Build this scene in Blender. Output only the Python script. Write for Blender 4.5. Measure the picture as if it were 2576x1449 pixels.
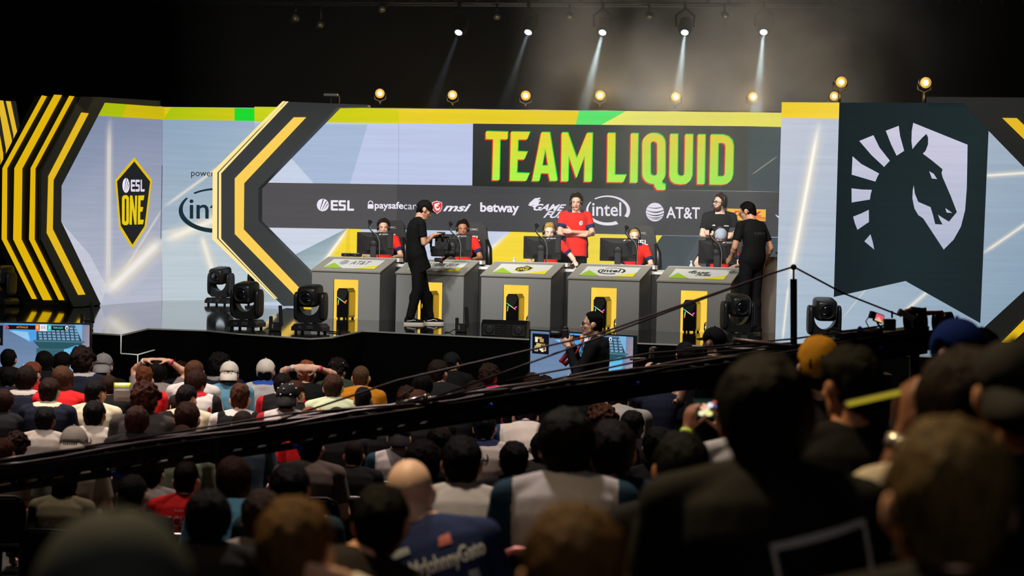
import bpy, bmesh, math, random
from mathutils import Vector, Matrix, Euler, noise
from mathutils.geometry import tessellate_polygon
from mathutils.bvhtree import BVHTree
sin, cos, pi, rad = math.sin, math.cos, math.pi, math.radians
V = Vector
rnd = random.Random(7)
for o in list(bpy.data.objects):
    bpy.data.objects.remove(o, do_unlink=True)
SC = bpy.context.scene
COL = SC.collection

# ------------------------------------------------------------------ camera, world, exposure
F_PX, CX, CY, CAM_Z = 5300.0, 1288.0, 724.5, 2.87
PITCH, ROLL = rad(2.06), 0.020
F0 = V((0, cos(PITCH), -sin(PITCH))); U0 = V((0, sin(PITCH), cos(PITCH))); X0 = V((1, 0, 0))
R_ = cos(ROLL) * X0 + sin(ROLL) * U0
U_ = cos(ROLL) * U0 - sin(ROLL) * X0
CAM = V((0, 0, CAM_Z))
cd = bpy.data.cameras.new('camera'); cam = bpy.data.objects.new('camera', cd); COL.objects.link(cam)
cam.matrix_world = Matrix(((R_.x, U_.x, -F0.x, 0), (R_.y, U_.y, -F0.y, 0), (R_.z, U_.z, -F0.z, CAM_Z), (0, 0, 0, 1)))
cd.sensor_width = 36; cd.lens = 36 * F_PX / 2576; cd.clip_end = 200
cd.dof.use_dof = True; cd.dof.focus_distance = 29.5; cd.dof.aperture_fstop = 3.2; cd.dof.aperture_blades = 9
SC.camera = cam
w = bpy.data.worlds.new('world'); SC.world = w; w.use_nodes = True
w.node_tree.nodes['Background'].inputs[0].default_value = (0.0, 0.0, 0.0, 1)
vs = SC.view_settings
vs.view_transform = 'Standard'; vs.look = 'None'; vs.exposure = 0.0; vs.gamma = 1.0; vs.use_curve_mapping = False
cy = SC.cycles
cy.max_bounces = 5; cy.diffuse_bounces = 2; cy.glossy_bounces = 3; cy.transmission_bounces = 3; cy.volume_bounces = 0
cy.transparent_max_bounces = 6; cy.caustics_reflective = False; cy.caustics_refractive = False
cy.use_denoising = True; cy.sample_clamp_indirect = 4; cy.volume_max_steps = 64
try: cy.denoiser = 'OPENIMAGEDENOISE'
except Exception: pass

STAGE_Z = 1.2
def ray(px, py):
    return F0 + (px - CX) / F_PX * R_ + (CY - py) / F_PX * U_
def at(px, py, D):                    # the point of the place on this line of sight, D metres into the hall
    d = ray(px, py); return CAM + d * (D / d.y)
def onz(px, py, z=STAGE_Z):           # the point on a level floor
    d = ray(px, py); return CAM + d * ((z - CAM_Z) / d.z)
def proj(p):
    q = V(p) - CAM; k = F_PX / q.dot(F0); return (CX + q.dot(R_) * k, CY - q.dot(U_) * k)

# house lights, stage lights and an added front fill
def lamp(name, kind, loc, target, energy, color, size=0.3, angle=60, blend=0.6, sy=None, vol=1.0):
    l = bpy.data.lights.new(name, kind); l.energy = energy; l.color = color
    if kind == 'SPOT': l.spot_size = rad(angle); l.spot_blend = blend; l.shadow_soft_size = size
    elif kind == 'AREA':
        l.size = size
        if sy: l.shape = 'RECTANGLE'; l.size_y = sy
    o = bpy.data.objects.new(name, l); COL.objects.link(o); o.location = loc
    o.rotation_euler = (V(target) - V(loc)).to_track_quat('-Z', 'Y').to_euler()
    l.cycles.max_bounces = 5
    try: l.volume_factor = vol
    except Exception: pass
    return o
lamp('house_spot', 'SPOT', (-4.6, 19.4, 9.6), (-3.6, 18.2, 0.9), 5200, (1.0, .79, .69), .35, 46, 1, vol=.0)
lamp('house_spot', 'SPOT', (-6.0, 13.4, 9.0), (-3.2, 18.6, 0.9), 1500, (1.0, .80, .74), .4, 56, 1, vol=.0)
lamp('house_spot', 'SPOT', (0.4, 16.4, 9.2), (0.0, 15.4, 0.9), 2300, (1.0, .76, .70), .35, 48, 1, vol=.0)
lamp('house_spot', 'SPOT', (-1.0, 11.2, 8.6), (-0.4, 9.6, 1.4), 2100, (1.0, .82, .72), .35, 52, 1, vol=.0)
lamp('house_spot', 'SPOT', (-1.6, 7.4, 8.0), (0.7, 4.2, 2.0), 2000, (1.0, .72, .38), .3, 76, 1, vol=.0)
lamp('house_spot', 'SPOT', (-3.4, 14.6, 8.6), (-2.5, 12.8, .9), 1100, (1.0, .80, .70), .35, 42, 1, vol=.0)
lamp('rear_house_light', 'AREA', (.6, -2.2, 8.2), (0.3, 8.0, 1.2), 48, (1.0, .93, .86), 3.0, sy=1.0, vol=.0)
for lx, ly, e in ((-4.2, 25.5, 1800), (-1.6, 25.2, 2900), (1.0, 25.0, 2900), (3.4, 24.2, 2500)):
    lamp('stage_spot', 'SPOT', (lx - 3.0, ly, 8.4), (lx + .2, 32.9, 2.5), e * .95, (1.0, .97, .92), .35, 36, .8, vol=.1)
lamp('front_fill', 'AREA', (-.5, 19.0, 9.6), (-1.0, 33.0, 2.2), 1000, (1.0, .96, .90), 7.0, sy=.6, vol=.0)  # area light added to brighten the wings and desk fronts

# ------------------------------------------------------------------ materials
def lin(c):
    c = c / 255.0
    return c / 12.92 if c <= 0.04045 else ((c + 0.055) / 1.055) ** 2.4
def rgb(r, g, b): return (lin(r), lin(g), lin(b), 1.0)
MATS = {}
def mat(name, col, rough=.6, metal=0.0, bump=0.0, bscale=60, vary=0.0, vscale=8, spec=.5, stretch=None, coat=0.0):
    if name in MATS: return MATS[name]
    m = bpy.data.materials.new(name); m.use_nodes = True; nt = m.node_tree; b = nt.nodes['Principled BSDF']
    c = rgb(*col); b.inputs['Base Color'].default_value = c
    b.inputs['Roughness'].default_value = rough; b.inputs['Metallic'].default_value = metal
    b.inputs['Specular IOR Level'].default_value = spec
    if coat: b.inputs['Coat Weight'].default_value = coat
    if vary or bump:
        tc = nt.nodes.new('ShaderNodeTexCoord'); mp = nt.nodes.new('ShaderNodeMapping')
        nt.links.new(tc.outputs['Object'], mp.inputs['Vector'])
        if stretch: mp.inputs['Scale'].default_value = stretch
        if vary:
            n = nt.nodes.new('ShaderNodeTexNoise'); n.inputs['Scale'].default_value = vscale; n.inputs['Detail'].default_value = 4
            nt.links.new(mp.outputs['Vector'], n.inputs['Vector'])
            r = nt.nodes.new('ShaderNodeValToRGB'); nt.links.new(n.outputs['Fac'], r.inputs['Fac'])
            r.color_ramp.elements[0].position = .3; r.color_ramp.elements[1].position = .7
            r.color_ramp.elements[0].color = tuple(x * (1 - vary) for x in c[:3]) + (1,)
            r.color_ramp.elements[1].color = tuple(min(1, x * (1 + vary)) for x in c[:3]) + (1,)
            nt.links.new(r.outputs['Color'], b.inputs['Base Color'])
        if bump:
            n2 = nt.nodes.new('ShaderNodeTexNoise'); n2.inputs['Scale'].default_value = bscale; n2.inputs['Detail'].default_value = 3
            nt.links.new(mp.outputs['Vector'], n2.inputs['Vector'])
            bp = nt.nodes.new('ShaderNodeBump'); bp.inputs['Strength'].default_value = bump; bp.inputs['Distance'].default_value = .01
            nt.links.new(n2.outputs['Fac'], bp.inputs['Height']); nt.links.new(bp.outputs['Normal'], b.inputs['Normal'])
    MATS[name] = m; return m
def emit(name, col, strength=1.0, sample=True, base=(8, 8, 8)):
    if name in MATS: return MATS[name]
    m = bpy.data.materials.new(name); m.use_nodes = True; b = m.node_tree.nodes['Principled BSDF']
    b.inputs['Base Color'].default_value = rgb(*base); b.inputs['Roughness'].default_value = .5
    b.inputs['Emission Color'].default_value = rgb(*col); b.inputs['Emission Strength'].default_value = strength
    if not sample: m.cycles.emission_sampling = 'NONE'
    MATS[name] = m; return m
def screen_mat(name, strength, sample):            # an LED wall: light comes from the picture it shows, with faint rows of diodes
    m = bpy.data.materials.new(name); m.use_nodes = True; nt = m.node_tree; b = nt.nodes['Principled BSDF']
    b.inputs['Base Color'].default_value = (.003, .003, .003, 1); b.inputs['Roughness'].default_value = .7; b.inputs['Specular IOR Level'].default_value = .04
    a = nt.nodes.new('ShaderNodeVertexColor'); a.layer_name = 'Col'
    tc = nt.nodes.new('ShaderNodeTexCoord'); mp = nt.nodes.new('ShaderNodeMapping'); mp.inputs['Scale'].default_value = (.25, .25, 9)
    n = nt.nodes.new('ShaderNodeTexNoise'); n.inputs['Scale'].default_value = 2.2; n.inputs['Detail'].default_value = 5
    nt.links.new(tc.outputs['Object'], mp.inputs['Vector']); nt.links.new(mp.outputs['Vector'], n.inputs['Vector'])
    mr = nt.nodes.new('ShaderNodeMapRange'); mr.inputs['To Min'].default_value = .88; mr.inputs['To Max'].default_value = 1.1
    nt.links.new(n.outputs['Fac'], mr.inputs['Value'])
    mx = nt.nodes.new('ShaderNodeMix'); mx.data_type = 'RGBA'; mx.blend_type = 'MULTIPLY'; mx.inputs['Factor'].default_value = 1
    nt.links.new(a.outputs['Color'], mx.inputs['A']); nt.links.new(mr.outputs['Result'], mx.inputs['B'])
    nt.links.new(mx.outputs['Result'], b.inputs['Emission Color']); b.inputs['Emission Strength'].default_value = strength
    if not sample: m.cycles.emission_sampling = 'NONE'
    return m
M_SCREEN = screen_mat('led_screen', 1.0, True)
M_GFX = screen_mat('led_graphics', 1.0, False)

# ------------------------------------------------------------------ mesh builder
class MB:
    def __init__(s): s.v = []; s.f = []; s.mi = []; s.sm = []; s.c = []; s.mats = []
    def mid(s, m):
        if m is None: return 0
        if m not in s.mats: s.mats.append(m)
        return s.mats.index(m)
    def add(s, vs, fs, m=None, smooth=False, cols=None):
        n = len(s.v); k = s.mid(m); s.v += [tuple(v) for v in vs]
        s.c += (list(cols) if cols else [(1, 1, 1, 1)] * len(vs))
        for f in fs: s.f.append(tuple(i + n for i in f)); s.mi.append(k); s.sm.append(smooth)
        return s
    def box(s, c, size, m=None, rot=None, M=None, bev=0.0):
        x, y, z = (a / 2 for a in size)
        if bev:
            b = min(bev, x * .9, y * .9, z * .9)
            pr = []
            for zz, k in ((-z, b), (-z + b, 0), (z - b, 0), (z, b)):
                X, Y = x - k, y - k; bb = b
                pr.append([(X, Y - bb, zz), (X - bb, Y, zz), (-X + bb, Y, zz), (-X, Y - bb, zz), (-X, -Y + bb, zz), (-X + bb, -Y, zz), (X - bb, -Y, zz), (X, -Y + bb, zz)])
            vs = [V(p) for r in pr for p in r]; fs = []
            for i in range(3):
                for j in range(8): fs.append((i * 8 + j, i * 8 + (j + 1) % 8, i * 8 + 8 + (j + 1) % 8, i * 8 + 8 + j))
            fs.append(tuple(range(7, -1, -1))); fs.append(tuple(range(24, 32)))
        else:
            vs = [V((a * x, b * y, d * z)) for a in (-1, 1) for b in (-1, 1) for d in (-1, 1)]
            fs = [(0, 1, 3, 2), (4, 6, 7, 5), (0, 4, 5, 1), (2, 3, 7, 6), (0, 2, 6, 4), (1, 5, 7, 3)]
        if rot is not None:
            E = Euler(rot).to_matrix(); vs = [E @ v for v in vs]
        vs = [v + V(c) for v in vs]
        if M is not None: vs = [M @ v for v in vs]
        return s.add(vs, fs, m)
    def tube(s, pts, r, m=None, n=8, cap=True, M=None):
        pts = [V(p) for p in pts]; rs = r if isinstance(r, (list, tuple)) else [r] * len(pts)
        vs = []; fs = []; prev = None
        for i, p in enumerate(pts):
            t = (pts[min(i + 1, len(pts) - 1)] - pts[max(i - 1, 0)]).normalized()
            if prev is None:
                a = V((0, 0, 1)) if abs(t.z) < .9 else V((1, 0, 0)); prev = t.cross(a).normalized()
            else: prev = (prev - t * prev.dot(t)).normalized()
            q = t.cross(prev)
            for k in range(n):
                an = 2 * pi * k / n; vs.append(p + (prev * cos(an) + q * sin(an)) * rs[i])
        for i in range(len(pts) - 1):
            for k in range(n): fs.append((i * n + k, i * n + (k + 1) % n, i * n + n + (k + 1) % n, i * n + n + k))
        if cap: fs.append(tuple(range(n - 1, -1, -1))); fs.append(tuple(range(len(pts) * n - n, len(pts) * n)))
        if M is not None: vs = [M @ v for v in vs]
        return s.add(vs, fs, m, smooth=n > 5)
    def lathe(s, prof, c, ax, m=None, n=20, M=None):     # prof: (distance along axis, radius)
        ax = V(ax).normalized(); pts = [V(c) + ax * h for h, _ in prof]
        a = V((0, 0, 1)) if abs(ax.z) < .9 else V((1, 0, 0)); p = ax.cross(a).normalized(); q = ax.cross(p)
        vs = []; fs = []
        for (h, r), o in zip(prof, pts):
            for k in range(n): an = 2 * pi * k / n; vs.append(o + (p * cos(an) + q * sin(an)) * max(r, 1e-4))
        for i in range(len(prof) - 1):
            for k in range(n): fs.append((i * n + k, i * n + (k + 1) % n, i * n + n + (k + 1) % n, i * n + n + k))
        fs.append(tuple(range(n - 1, -1, -1))); fs.append(tuple(range(len(prof) * n - n, len(prof) * n)))
        if M is not None: vs = [M @ v for v in vs]
        return s.add(vs, fs, m, smooth=True)
    def ball(s, c, r, m=None, n=12, M=None):
        r = V(r) if not isinstance(r, (int, float)) else V((r, r, r)); vs = []; fs = []; h = n // 2
        for i in range(h + 1):
            th = pi * i / h
            for k in range(n): an = 2 * pi * k / n; vs.append(V((sin(th) * cos(an) * r.x, sin(th) * sin(an) * r.y, cos(th) * r.z)) + V(c))
        for i in range(h):
            for k in range(n): fs.append((i * n + k, i * n + n + k, i * n + n + (k + 1) % n, i * n + (k + 1) % n))
        if M is not None: vs = [M @ v for v in vs]
        return s.add(vs, fs, m, smooth=True)
    def sbox(s, c, r, m=None, e=.45, n=20, M=None):       # a box with well rounded sides
        vs = []; fs = []; h = n // 2; pw = lambda v: math.copysign(abs(v) ** e, v)
        for i in range(h + 1):
            ph = -pi / 2 + pi * i / h
            for k in range(n): th = 2 * pi * k / n; vs.append(V((r[0] * pw(cos(ph)) * pw(cos(th)), r[1] * pw(cos(ph)) * pw(sin(th)), r[2] * pw(sin(ph)))) + V(c))
        for i in range(h):
            for k in range(n): fs.append((i * n + k, i * n + (k + 1) % n, i * n + n + (k + 1) % n, i * n + n + k))
        if M is not None: vs = [M @ v for v in vs]
        return s.add(vs, fs, m, smooth=True)
    def prism(s, loop, d, m=None, holes=()):              # a 3D outline pushed through by vector d
        loops = [[V(p) for p in loop]] + [[V(p) for p in h] for h in holes]
        d = V(d); flat = [p for l in loops for p in l]; n = len(flat)
        tr = tessellate_polygon(loops); fs = [tuple(t) for t in tr] + [tuple(i + n for i in reversed(t)) for t in tr]
        k = 0
        for l in loops:
            for i in range(len(l)): j = (i + 1) % len(l); fs.append((k + i, k + j, n + k + j, n + k + i))
            k += len(l)
        return s.add(flat + [p + d for p in flat], fs, m)
    def build(s, name, m=None, parent=None, recalc=True):
        me = bpy.data.meshes.new(name); me.from_pydata(s.v, [], s.f)
        for q in (s.mats or [m]): me.materials.append(q)
        me.polygons.foreach_set('material_index', s.mi if s.mats else [0] * len(s.f)); me.polygons.foreach_set('use_smooth', s.sm)
        if recalc:
            bm = bmesh.new(); bm.from_mesh(me); bmesh.ops.recalc_face_normals(bm, faces=bm.faces); bm.to_mesh(me); bm.free()
        if any(c != (1, 1, 1, 1) for c in s.c):
            ca = me.color_attributes.new('Col', 'FLOAT_COLOR', 'POINT')
            ca.data.foreach_set('color', [x for c in s.c for x in c])
        me.update(); o = bpy.data.objects.new(name, me); COL.objects.link(o)
        if parent: o.parent = parent
        return o
def tag(o, label=None, cat=None, group=None, kind=None):
    if label: o['label'] = label
    if cat: o['category'] = cat
    if group: o['group'] = group
    if kind: o['kind'] = kind
    return o
def thing(name, label, cat, loc=(0, 0, 0), rz=0.0, group=None):
    o = bpy.data.objects.new(name, None); COL.objects.link(o); o.location = loc; o.rotation_euler = (0, 0, rz)
    o.empty_display_size = .1
    return tag(o, label, cat, group)
def struct(name, mb, m=None, parent=None):
    o = mb.build(name, m, parent); o['kind'] = 'structure'; return o
def copy_tree(o, parent=None):
    c = o.copy(); COL.objects.link(c)
    if parent: c.parent = parent
    for ch in list(o.children): copy_tree(ch, c)
    return c
def circle(cx, cy, rx, ry=None, n=28, a0=0, a1=360):
    ry = ry or rx; full = abs(a1 - a0) >= 360; k = n if full else n + 1
    return [(cx + rx * cos(rad(a0 + (a1 - a0) * i / n)), cy + ry * sin(rad(a0 + (a1 - a0) * i / n))) for i in range(k)]
def rrect(x0, y0, x1, y1, r, n=5):
    p = []
    for cx, cyy, a in ((x1 - r, y0 + r, -90), (x1 - r, y1 - r, 0), (x0 + r, y1 - r, 90), (x0 + r, y0 + r, 180)):
        p += [(cx + r * cos(rad(a + 90 * i / n)), cyy + r * sin(rad(a + 90 * i / n))) for i in range(n + 1)]
    return p
def arcband(cx, cy, rx, ry, a0, a1, w0, w1, n=24):       # a tapering swoosh of an ellipse
    o = []; i_ = []
    for k in range(n + 1):
        t = k / n; a = rad(a0 + (a1 - a0) * t); w = (w0 + (w1 - w0) * t) / 2
        o.append((cx + (rx + w) * cos(a), cy + (ry + w) * sin(a))); i_.append((cx + (rx - w) * cos(a), cy + (ry - w) * sin(a)))
    return o + i_[::-1]

# ------------------------------------------------------------------ lettering
_TXT = {}
def text_mesh(s, bold=0.0, shear=0.0, space=1.0):
    key = (s, bold, shear, space)
    if key not in _TXT:
        cu = bpy.data.curves.new('t', 'FONT'); cu.body = s; cu.offset = bold; cu.shear = shear; cu.space_character = space
        cu.resolution_u = 3; ob = bpy.data.objects.new('t', cu); COL.objects.link(ob)
        dg = bpy.context.evaluated_depsgraph_get(); me = bpy.data.meshes.new_from_object(ob.evaluated_get(dg))
        vs = [(v.co.x, v.co.y) for v in me.vertices]; fs = [tuple(p.vertices) for p in me.polygons]
        bpy.data.objects.remove(ob, do_unlink=True); bpy.data.curves.remove(cu); bpy.data.meshes.remove(me)
        x0 = min(v[0] for v in vs); x1 = max(v[0] for v in vs); y0 = min(v[1] for v in vs); y1 = max(v[1] for v in vs)
        _TXT[key] = ([((x - x0) / (x1 - x0), (y - y0) / (y1 - y0)) for x, y in vs], fs, (x1 - x0) / (y1 - y0))
    return _TXT[key]
def bil(q, u, v):                     # q: bottom-left, bottom-right, top-right, top-left
    a = V(q[0]).lerp(V(q[1]), u); b = V(q[3]).lerp(V(q[2]), u); return a.lerp(b, v)

class Plane:                          # an upright plane of the set, through two floor plan points
    def __init__(s, x1, D1, x2, D2):
        a = at(x1, 600, D1); b = at(x2, 600, D2); s.p = a
        s.u = V((b.x - a.x, b.y - a.y, 0)).normalized(); s.n = V((s.u.y, -s.u.x, 0))
        if s.n.y > 0: s.n = -s.n
    def px(s, x, y, off=0.0):
        d = ray(x, y); p0 = s.p + s.n * off
        return CAM + d * ((p0 - CAM).dot(s.n) / d.dot(s.n))
class Flat:                           # the same drawing calls on any flat quad, coordinates 0..1
    def __init__(s, bl, br, tr, tl):
        s.q = (bl, br, tr, tl); s.n = (V(br) - V(bl)).cross(V(tl) - V(bl)).normalized()
        if s.n.dot(CAM - V(bl)) < 0: s.n = -s.n
    def px(s, x, y, off=0.0): return bil(s.q, x, y) + s.n * off
def gfx(mb, pl, loop, col, off, holes=(), m=None):
    """a flat coloured shape of the picture a screen shows; col is one colour or one per corner"""
    loops = [list(loop)] + [list(h) for h in holes]; flat = [p for l in loops for p in l]
    tr = tessellate_polygon([[V((p[0], p[1], 0)) for p in l] for l in loops])
    if isinstance(col, dict):       # vertical blend
        ys = [p[1] for p in flat]; y0, y1 = min(ys), max(ys)
        cs = [tuple(a + (b - a) * (p[1] - y0) / (y1 - y0 + 1e-9) for a, b in zip(rgb(*col['a']), rgb(*col['b']))) for p in flat]
    elif isinstance(col[0], (tuple, list)): cs = [rgb(*c) for c in col]
    else: cs = [rgb(*col)] * len(flat)
    mb.add([pl.px(p[0], p[1], off) for p in flat], [tuple(t) for t in tr], m or M_GFX, cols=cs)
def gtext(mb, pl, s, quad, col, off, bold=0.0, shear=0.0, space=1.0, m=None):
    vs, fs, _ = text_mesh(s, bold, shear, space)
    c = rgb(*col)
    mb.add([pl.px(*bil([(a[0], a[1], 0) for a in quad], u, v)[:2], off) for u, v in vs], fs, m or M_GFX, cols=[c] * len(vs))
def q4(x0, y0, x1, y1, sl=0.0):       # pixel box as a lettering quad; sl is the slope of its base line
    d = (x1 - x0) * sl; return [(x0, y1), (x1, y1 + d), (x1, y0 + d), (x0, y0)]
def beam_mat():                       # a drawn beam of light: brighter pixels of the LED picture, fading to the picture behind
    m = bpy.data.materials.new('led_beam'); m.use_nodes = True; nt = m.node_tree; nt.nodes.remove(nt.nodes['Principled BSDF'])
    a = nt.nodes.new('ShaderNodeVertexColor'); a.layer_name = 'Col'; e = nt.nodes.new('ShaderNodeEmission'); t = nt.nodes.new('ShaderNodeBsdfTransparent'); x = nt.nodes.new('ShaderNodeMixShader')
    nt.links.new(a.outputs['Color'], e.inputs['Color']); nt.links.new(a.outputs['Alpha'], x.inputs[0]); nt.links.new(t.outputs[0], x.inputs[1]); nt.links.new(e.outputs[0], x.inputs[2])
    nt.links.new(x.outputs[0], nt.nodes['Material Output'].inputs['Surface']); m.cycles.emission_sampling = 'NONE'; return m
M_BEAM = beam_mat()
def streak(mb, pl, a, b, w, bg, hot, off, glow=(255, 240, 205), fade=(.15, .15)):
    """a beam of light drawn in the screen picture: bright core with soft sides"""
    a = V((a[0], a[1], 0)); b = V((b[0], b[1], 0)); t = (b - a).normalized(); n = V((-t.y, t.x, 0))
    ks = (-1.5, -.75, -.35, -.1, .1, .35, .75, 1.5); al = (0, .16, .5, .95, .95, .5, .16, 0); cols = (glow, glow, glow, hot, hot, glow, glow, glow)
    vs = []; cs = []; N = 12
    for i in range(N + 1):
        f = i / N; p = a.lerp(b, f); e = min(1, (f + .001) / fade[0] if fade[0] else 1, (1.001 - f) / fade[1] if fade[1] else 1)
        for k, c, q in zip(ks, cols, al):
            z = p + n * k * w; vs.append(pl.px(z.x, z.y, off)); cs.append(rgb(*c)[:3] + (q * e,))
    fs = [(i * 8 + k, i * 8 + k + 1, i * 8 + 9 + k, i * 8 + 8 + k) for i in range(N) for k in range(7)]
    mb.add(vs, fs, M_BEAM, cols=cs)
# ------------------------------------------------------------------ the hall
M_BLK = mat('black_cloth', (5, 5, 5), .95, spec=.05)
M_FLOOR = mat('arena_floor', (7, 7, 8), .8, vary=.3, vscale=3)
M_DECK = mat('stage_deck', (15, 15, 16), .055, spec=.75, vary=.15, vscale=2, bump=.02, bscale=2.2)
M_EDGE = mat('stage_edge_trim', (170, 170, 164), .5)
M_RISER = mat('riser', (22, 22, 24), .6)
RAKE = ((12.4, 0.0), (4.2, 1.16), (-2.0, 1.40))       # the seating rises towards the back of the hall
def floor_z(y):
    if y >= 12.4: return 0.0
    for (a, za), (b, zb) in zip(RAKE, RAKE[1:]):
        if y >= b: return za + (zb - za) * (y - a) / (b - a)
    return 1.40
fl = MB(); fl.box((0, 22, -.1), (44, 44, .2)); struct('floor', fl, M_FLOOR)
rk = MB(); rk.prism([(-14, -2, 0), (-14, -2, 1.40), (-14, 4.2, 1.16), (-14, 12.4, 0)], (28, 0, 0)); struct('floor_raked', rk, M_FLOOR)
bw = MB(); bw.box((0, 44.1, 6), (44, .2, 12)); struct('wall_back', bw, M_BLK)
ce = MB(); ce.box((0, 22, 12.1), (44, 44, .2)); struct('ceiling', ce, M_BLK)

# stage deck, its skirt, its pale edge line and the corner steps
S_OUT = [(-420, 824), (150, 833), (232, 837), (305, 842), (372, 826), (522, 831), (600, 839), (780, 851.5), (833, 848.5), (912, 832), (1010, 837),
         (1330, 853), (1600, 862.5), (1750, 868.5), (2100, 886), (2750, 914)]
so = [onz(x, y) for x, y in S_OUT]
top = so + [V((13, 40, STAGE_Z)), V((-12, 40, STAGE_Z))]
st = MB(); st.prism([(p.x, p.y, STAGE_Z) for p in top], (0, 0, -STAGE_Z))
for i in range(len(st.f)): st.mi[i] = 0
stg = st.build('floor_stage', M_DECK); stg['kind'] = 'structure'
stg.data.materials.append(M_BLK)
for p in stg.data.polygons:
    if p.normal.z < .5: p.material_index = 1
ed = MB()
for i in range(len(so) - 1):
    a, b = so[i], so[i + 1]; t = (b - a).normalized(); n = V((t.y, -t.x, 0))
    ed.prism([a + V((0, 0, .004)), b + V((0, 0, .004)), b + n * .02 + V((0, 0, .004)), a + n * .02 + V((0, 0, .004))], (0, 0, -.018))
struct('trim_stage_edge', ed, M_EDGE)
c0 = onz(305, 842); dz = V((0, 0, -.24)); sd = (onz(372, 826) - c0).normalized(); sx = (onz(305, 842) - onz(232, 837)).normalized()
s1 = c0 + dz; s2 = s1 + sx * .30
stp = MB(); stp.prism([s1 - sx * 1.2, s2, s2 + sd * 1.0, s1 - sx * 1.2 + sd * 1.0], (0, 0, -(STAGE_Z - .24))); struct('floor_step', stp, M_BLK)
tl = MB()
for a, b in ((c0, s1), (s1 - sx * .0, s2), (s2, s2 + sd * .95), (s2, s2 + dz)):
    tl.tube([a + V((0, -.012, 0)), b + V((0, -.012, 0))], .008, n=6)
struct('trim_step_line', tl, emit('glowing_edge_tape', (200, 200, 196), .35, False, (220, 220, 216)))  # plain white tape, its brightness put in as emission
rs = MB(); rs.prism([onz(890, 752) , onz(1900, 790), onz(1900, 790) + V((.9, 2.7, 0)), onz(890, 752) + V((.9, 2.7, 0))], (0, 0, .16)); struct('floor_riser', rs, M_RISER)

# ------------------------------------------------------------------ LED walls
P1 = Plane(185, 33.8, 408, 36.9); P2 = Plane(408, 36.9, 720, 38.3)
PC_ = Plane(700, 35.9, 1960, 35.1); PW = Plane(537, 35.35, 850, 35.15); PR = Plane(1958, 28.25, 2600, 27.4)
def led(name, label, pl, loop, cols, back=.12):
    t = thing(name, label, 'screen', pl.px(*loop[0]).to_tuple()[:2] + (STAGE_Z,))
    t.location = (0, 0, 0)
    mb = MB(); fl_ = [pl.px(x, y, -.004) for x, y in loop]; mb.prism(fl_, -pl.n * back); b = mb.build('cabinet', mat('led_cabinet', (16, 16, 17), .6), t)
    f = MB(); gfx(f, pl, loop, cols, 0.0, m=M_SCREEN); f.build('picture', None, t, recalc=False)
    return t
def art(t, name, label=None):
    mb = MB(); mb.finish = lambda: (tag(mb.build(name, None, t, recalc=False), label))
    return mb
def B(x, y): return (x, y)
# -- centre wall
C_up = (186, 200, 222); C_dk = (70, 70, 73)
cl = led('led_wall', 'wide LED wall behind the desks showing the yellow team title', PC_,
         [(640, 268.5), (1990, 284), (1990, 860), (640, 800)], [C_up, (200, 206, 232), (190, 204, 224), (196, 208, 228)])
g = art(cl, 'graphics', 'yellow, green, grey and white picture blocks')
gfx(g, PC_, [(640, 310), (925, 313), (880, 463), (640, 462)], (168, 186, 214), .004)
gfx(g, PC_, [(640, 440), (722, 386), (790, 462), (640, 462)], (200, 210, 230), .006)
gfx(g, PC_, [(925, 313), (1192, 315), (1192, 470), (880, 464)], (190, 200, 232), .004)
for x0, x1, c in ((640, 1003, None), (1003, 1188, None)): pass
gfx(g, PC_, [(640, 268.5), (1003, 273), (1003, 310), (640, 306)], [(200, 210, 20), (214, 208, 20), (216, 208, 24), (196, 208, 24)], .006)
gfx(g, PC_, [(1003, 273), (1457, 278.3), (1448, 314), (1003, 310)], (234, 206, 40), .006)
gfx(g, PC_, [(1457, 278.3), (1575, 279.5), (1512, 314.5), (1448, 314)], (88, 230, 110), .007)
gfx(g, PC_, [(1575, 279.5), (1985, 284), (1985, 320), (1512, 314.5)], [(240, 236, 110), (242, 234, 96), (242, 234, 96), (240, 236, 110)], .006)
gfx(g, PC_, [(1190, 311), (1881, 317.5), (1880, 481), (1188, 468)], [(52, 55, 54), (66, 68, 66), (54, 60, 52), (36, 40, 34)], .008)
gfx(g, PC_, [(1881, 317.5), (1985, 320), (1985, 484), (1880, 481)], [(58, 72, 76), (64, 78, 84), (74, 82, 88), (66, 76, 80)], .007)
gfx(g, PC_, [(640, 459), (1190, 466.5), (1985, 484), (1985, 597), (1664, 592), (1240, 582), (640, 572)], C_dk, .006)
gfx(g, PC_, [(640, 459), (998, 464), (998, 577.5), (640, 572)], (82, 80, 82), .007)
# lower picture
gfx(g, PC_, [(640, 572), (872, 575), (640, 690)], (206, 214, 230), .004)
gfx(g, PC_, [(640, 692), (872, 575), (800, 672), (770, 760), (640, 760)], [(150, 172, 184), (140, 160, 170), (176, 194, 200), (190, 204, 210), (160, 176, 184)], .005)
gfx(g, PC_, [(872, 575), (902, 575.5), (1012, 660), (1000, 790), (760, 790), (770, 725)], (246, 216, 52), .006)
gfx(g, PC_, [(872, 575), (880, 575), (880, 790), (862, 790)], (238, 204, 44), .007)
streak(g, PC_, (876, 574), (766, 728), 9, (232, 214, 120), (255, 252, 236), .009)
gfx(g, PC_, [(1285, 583), (1666, 592.5), (1520, 790), (1060, 790)], [(248, 218, 62), (244, 222, 70), (248, 214, 40), (250, 216, 44)], .006)
streak(g, PC_, (1281, 583), (1080, 772), 8, (222, 214, 190), (252, 238, 200), .009)
gfx(g, PC_, [(1666, 592.5), (1985, 598), (1985, 840), (1490, 830)], [(66, 74, 78), (60, 76, 86), (70, 88, 98), (62, 78, 86)], .006)
gfx(g, PC_, [(1700, 700), (1760, 594), (1850, 596), (1740, 830), (1640, 830)], (74, 84, 90), .007)
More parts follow.
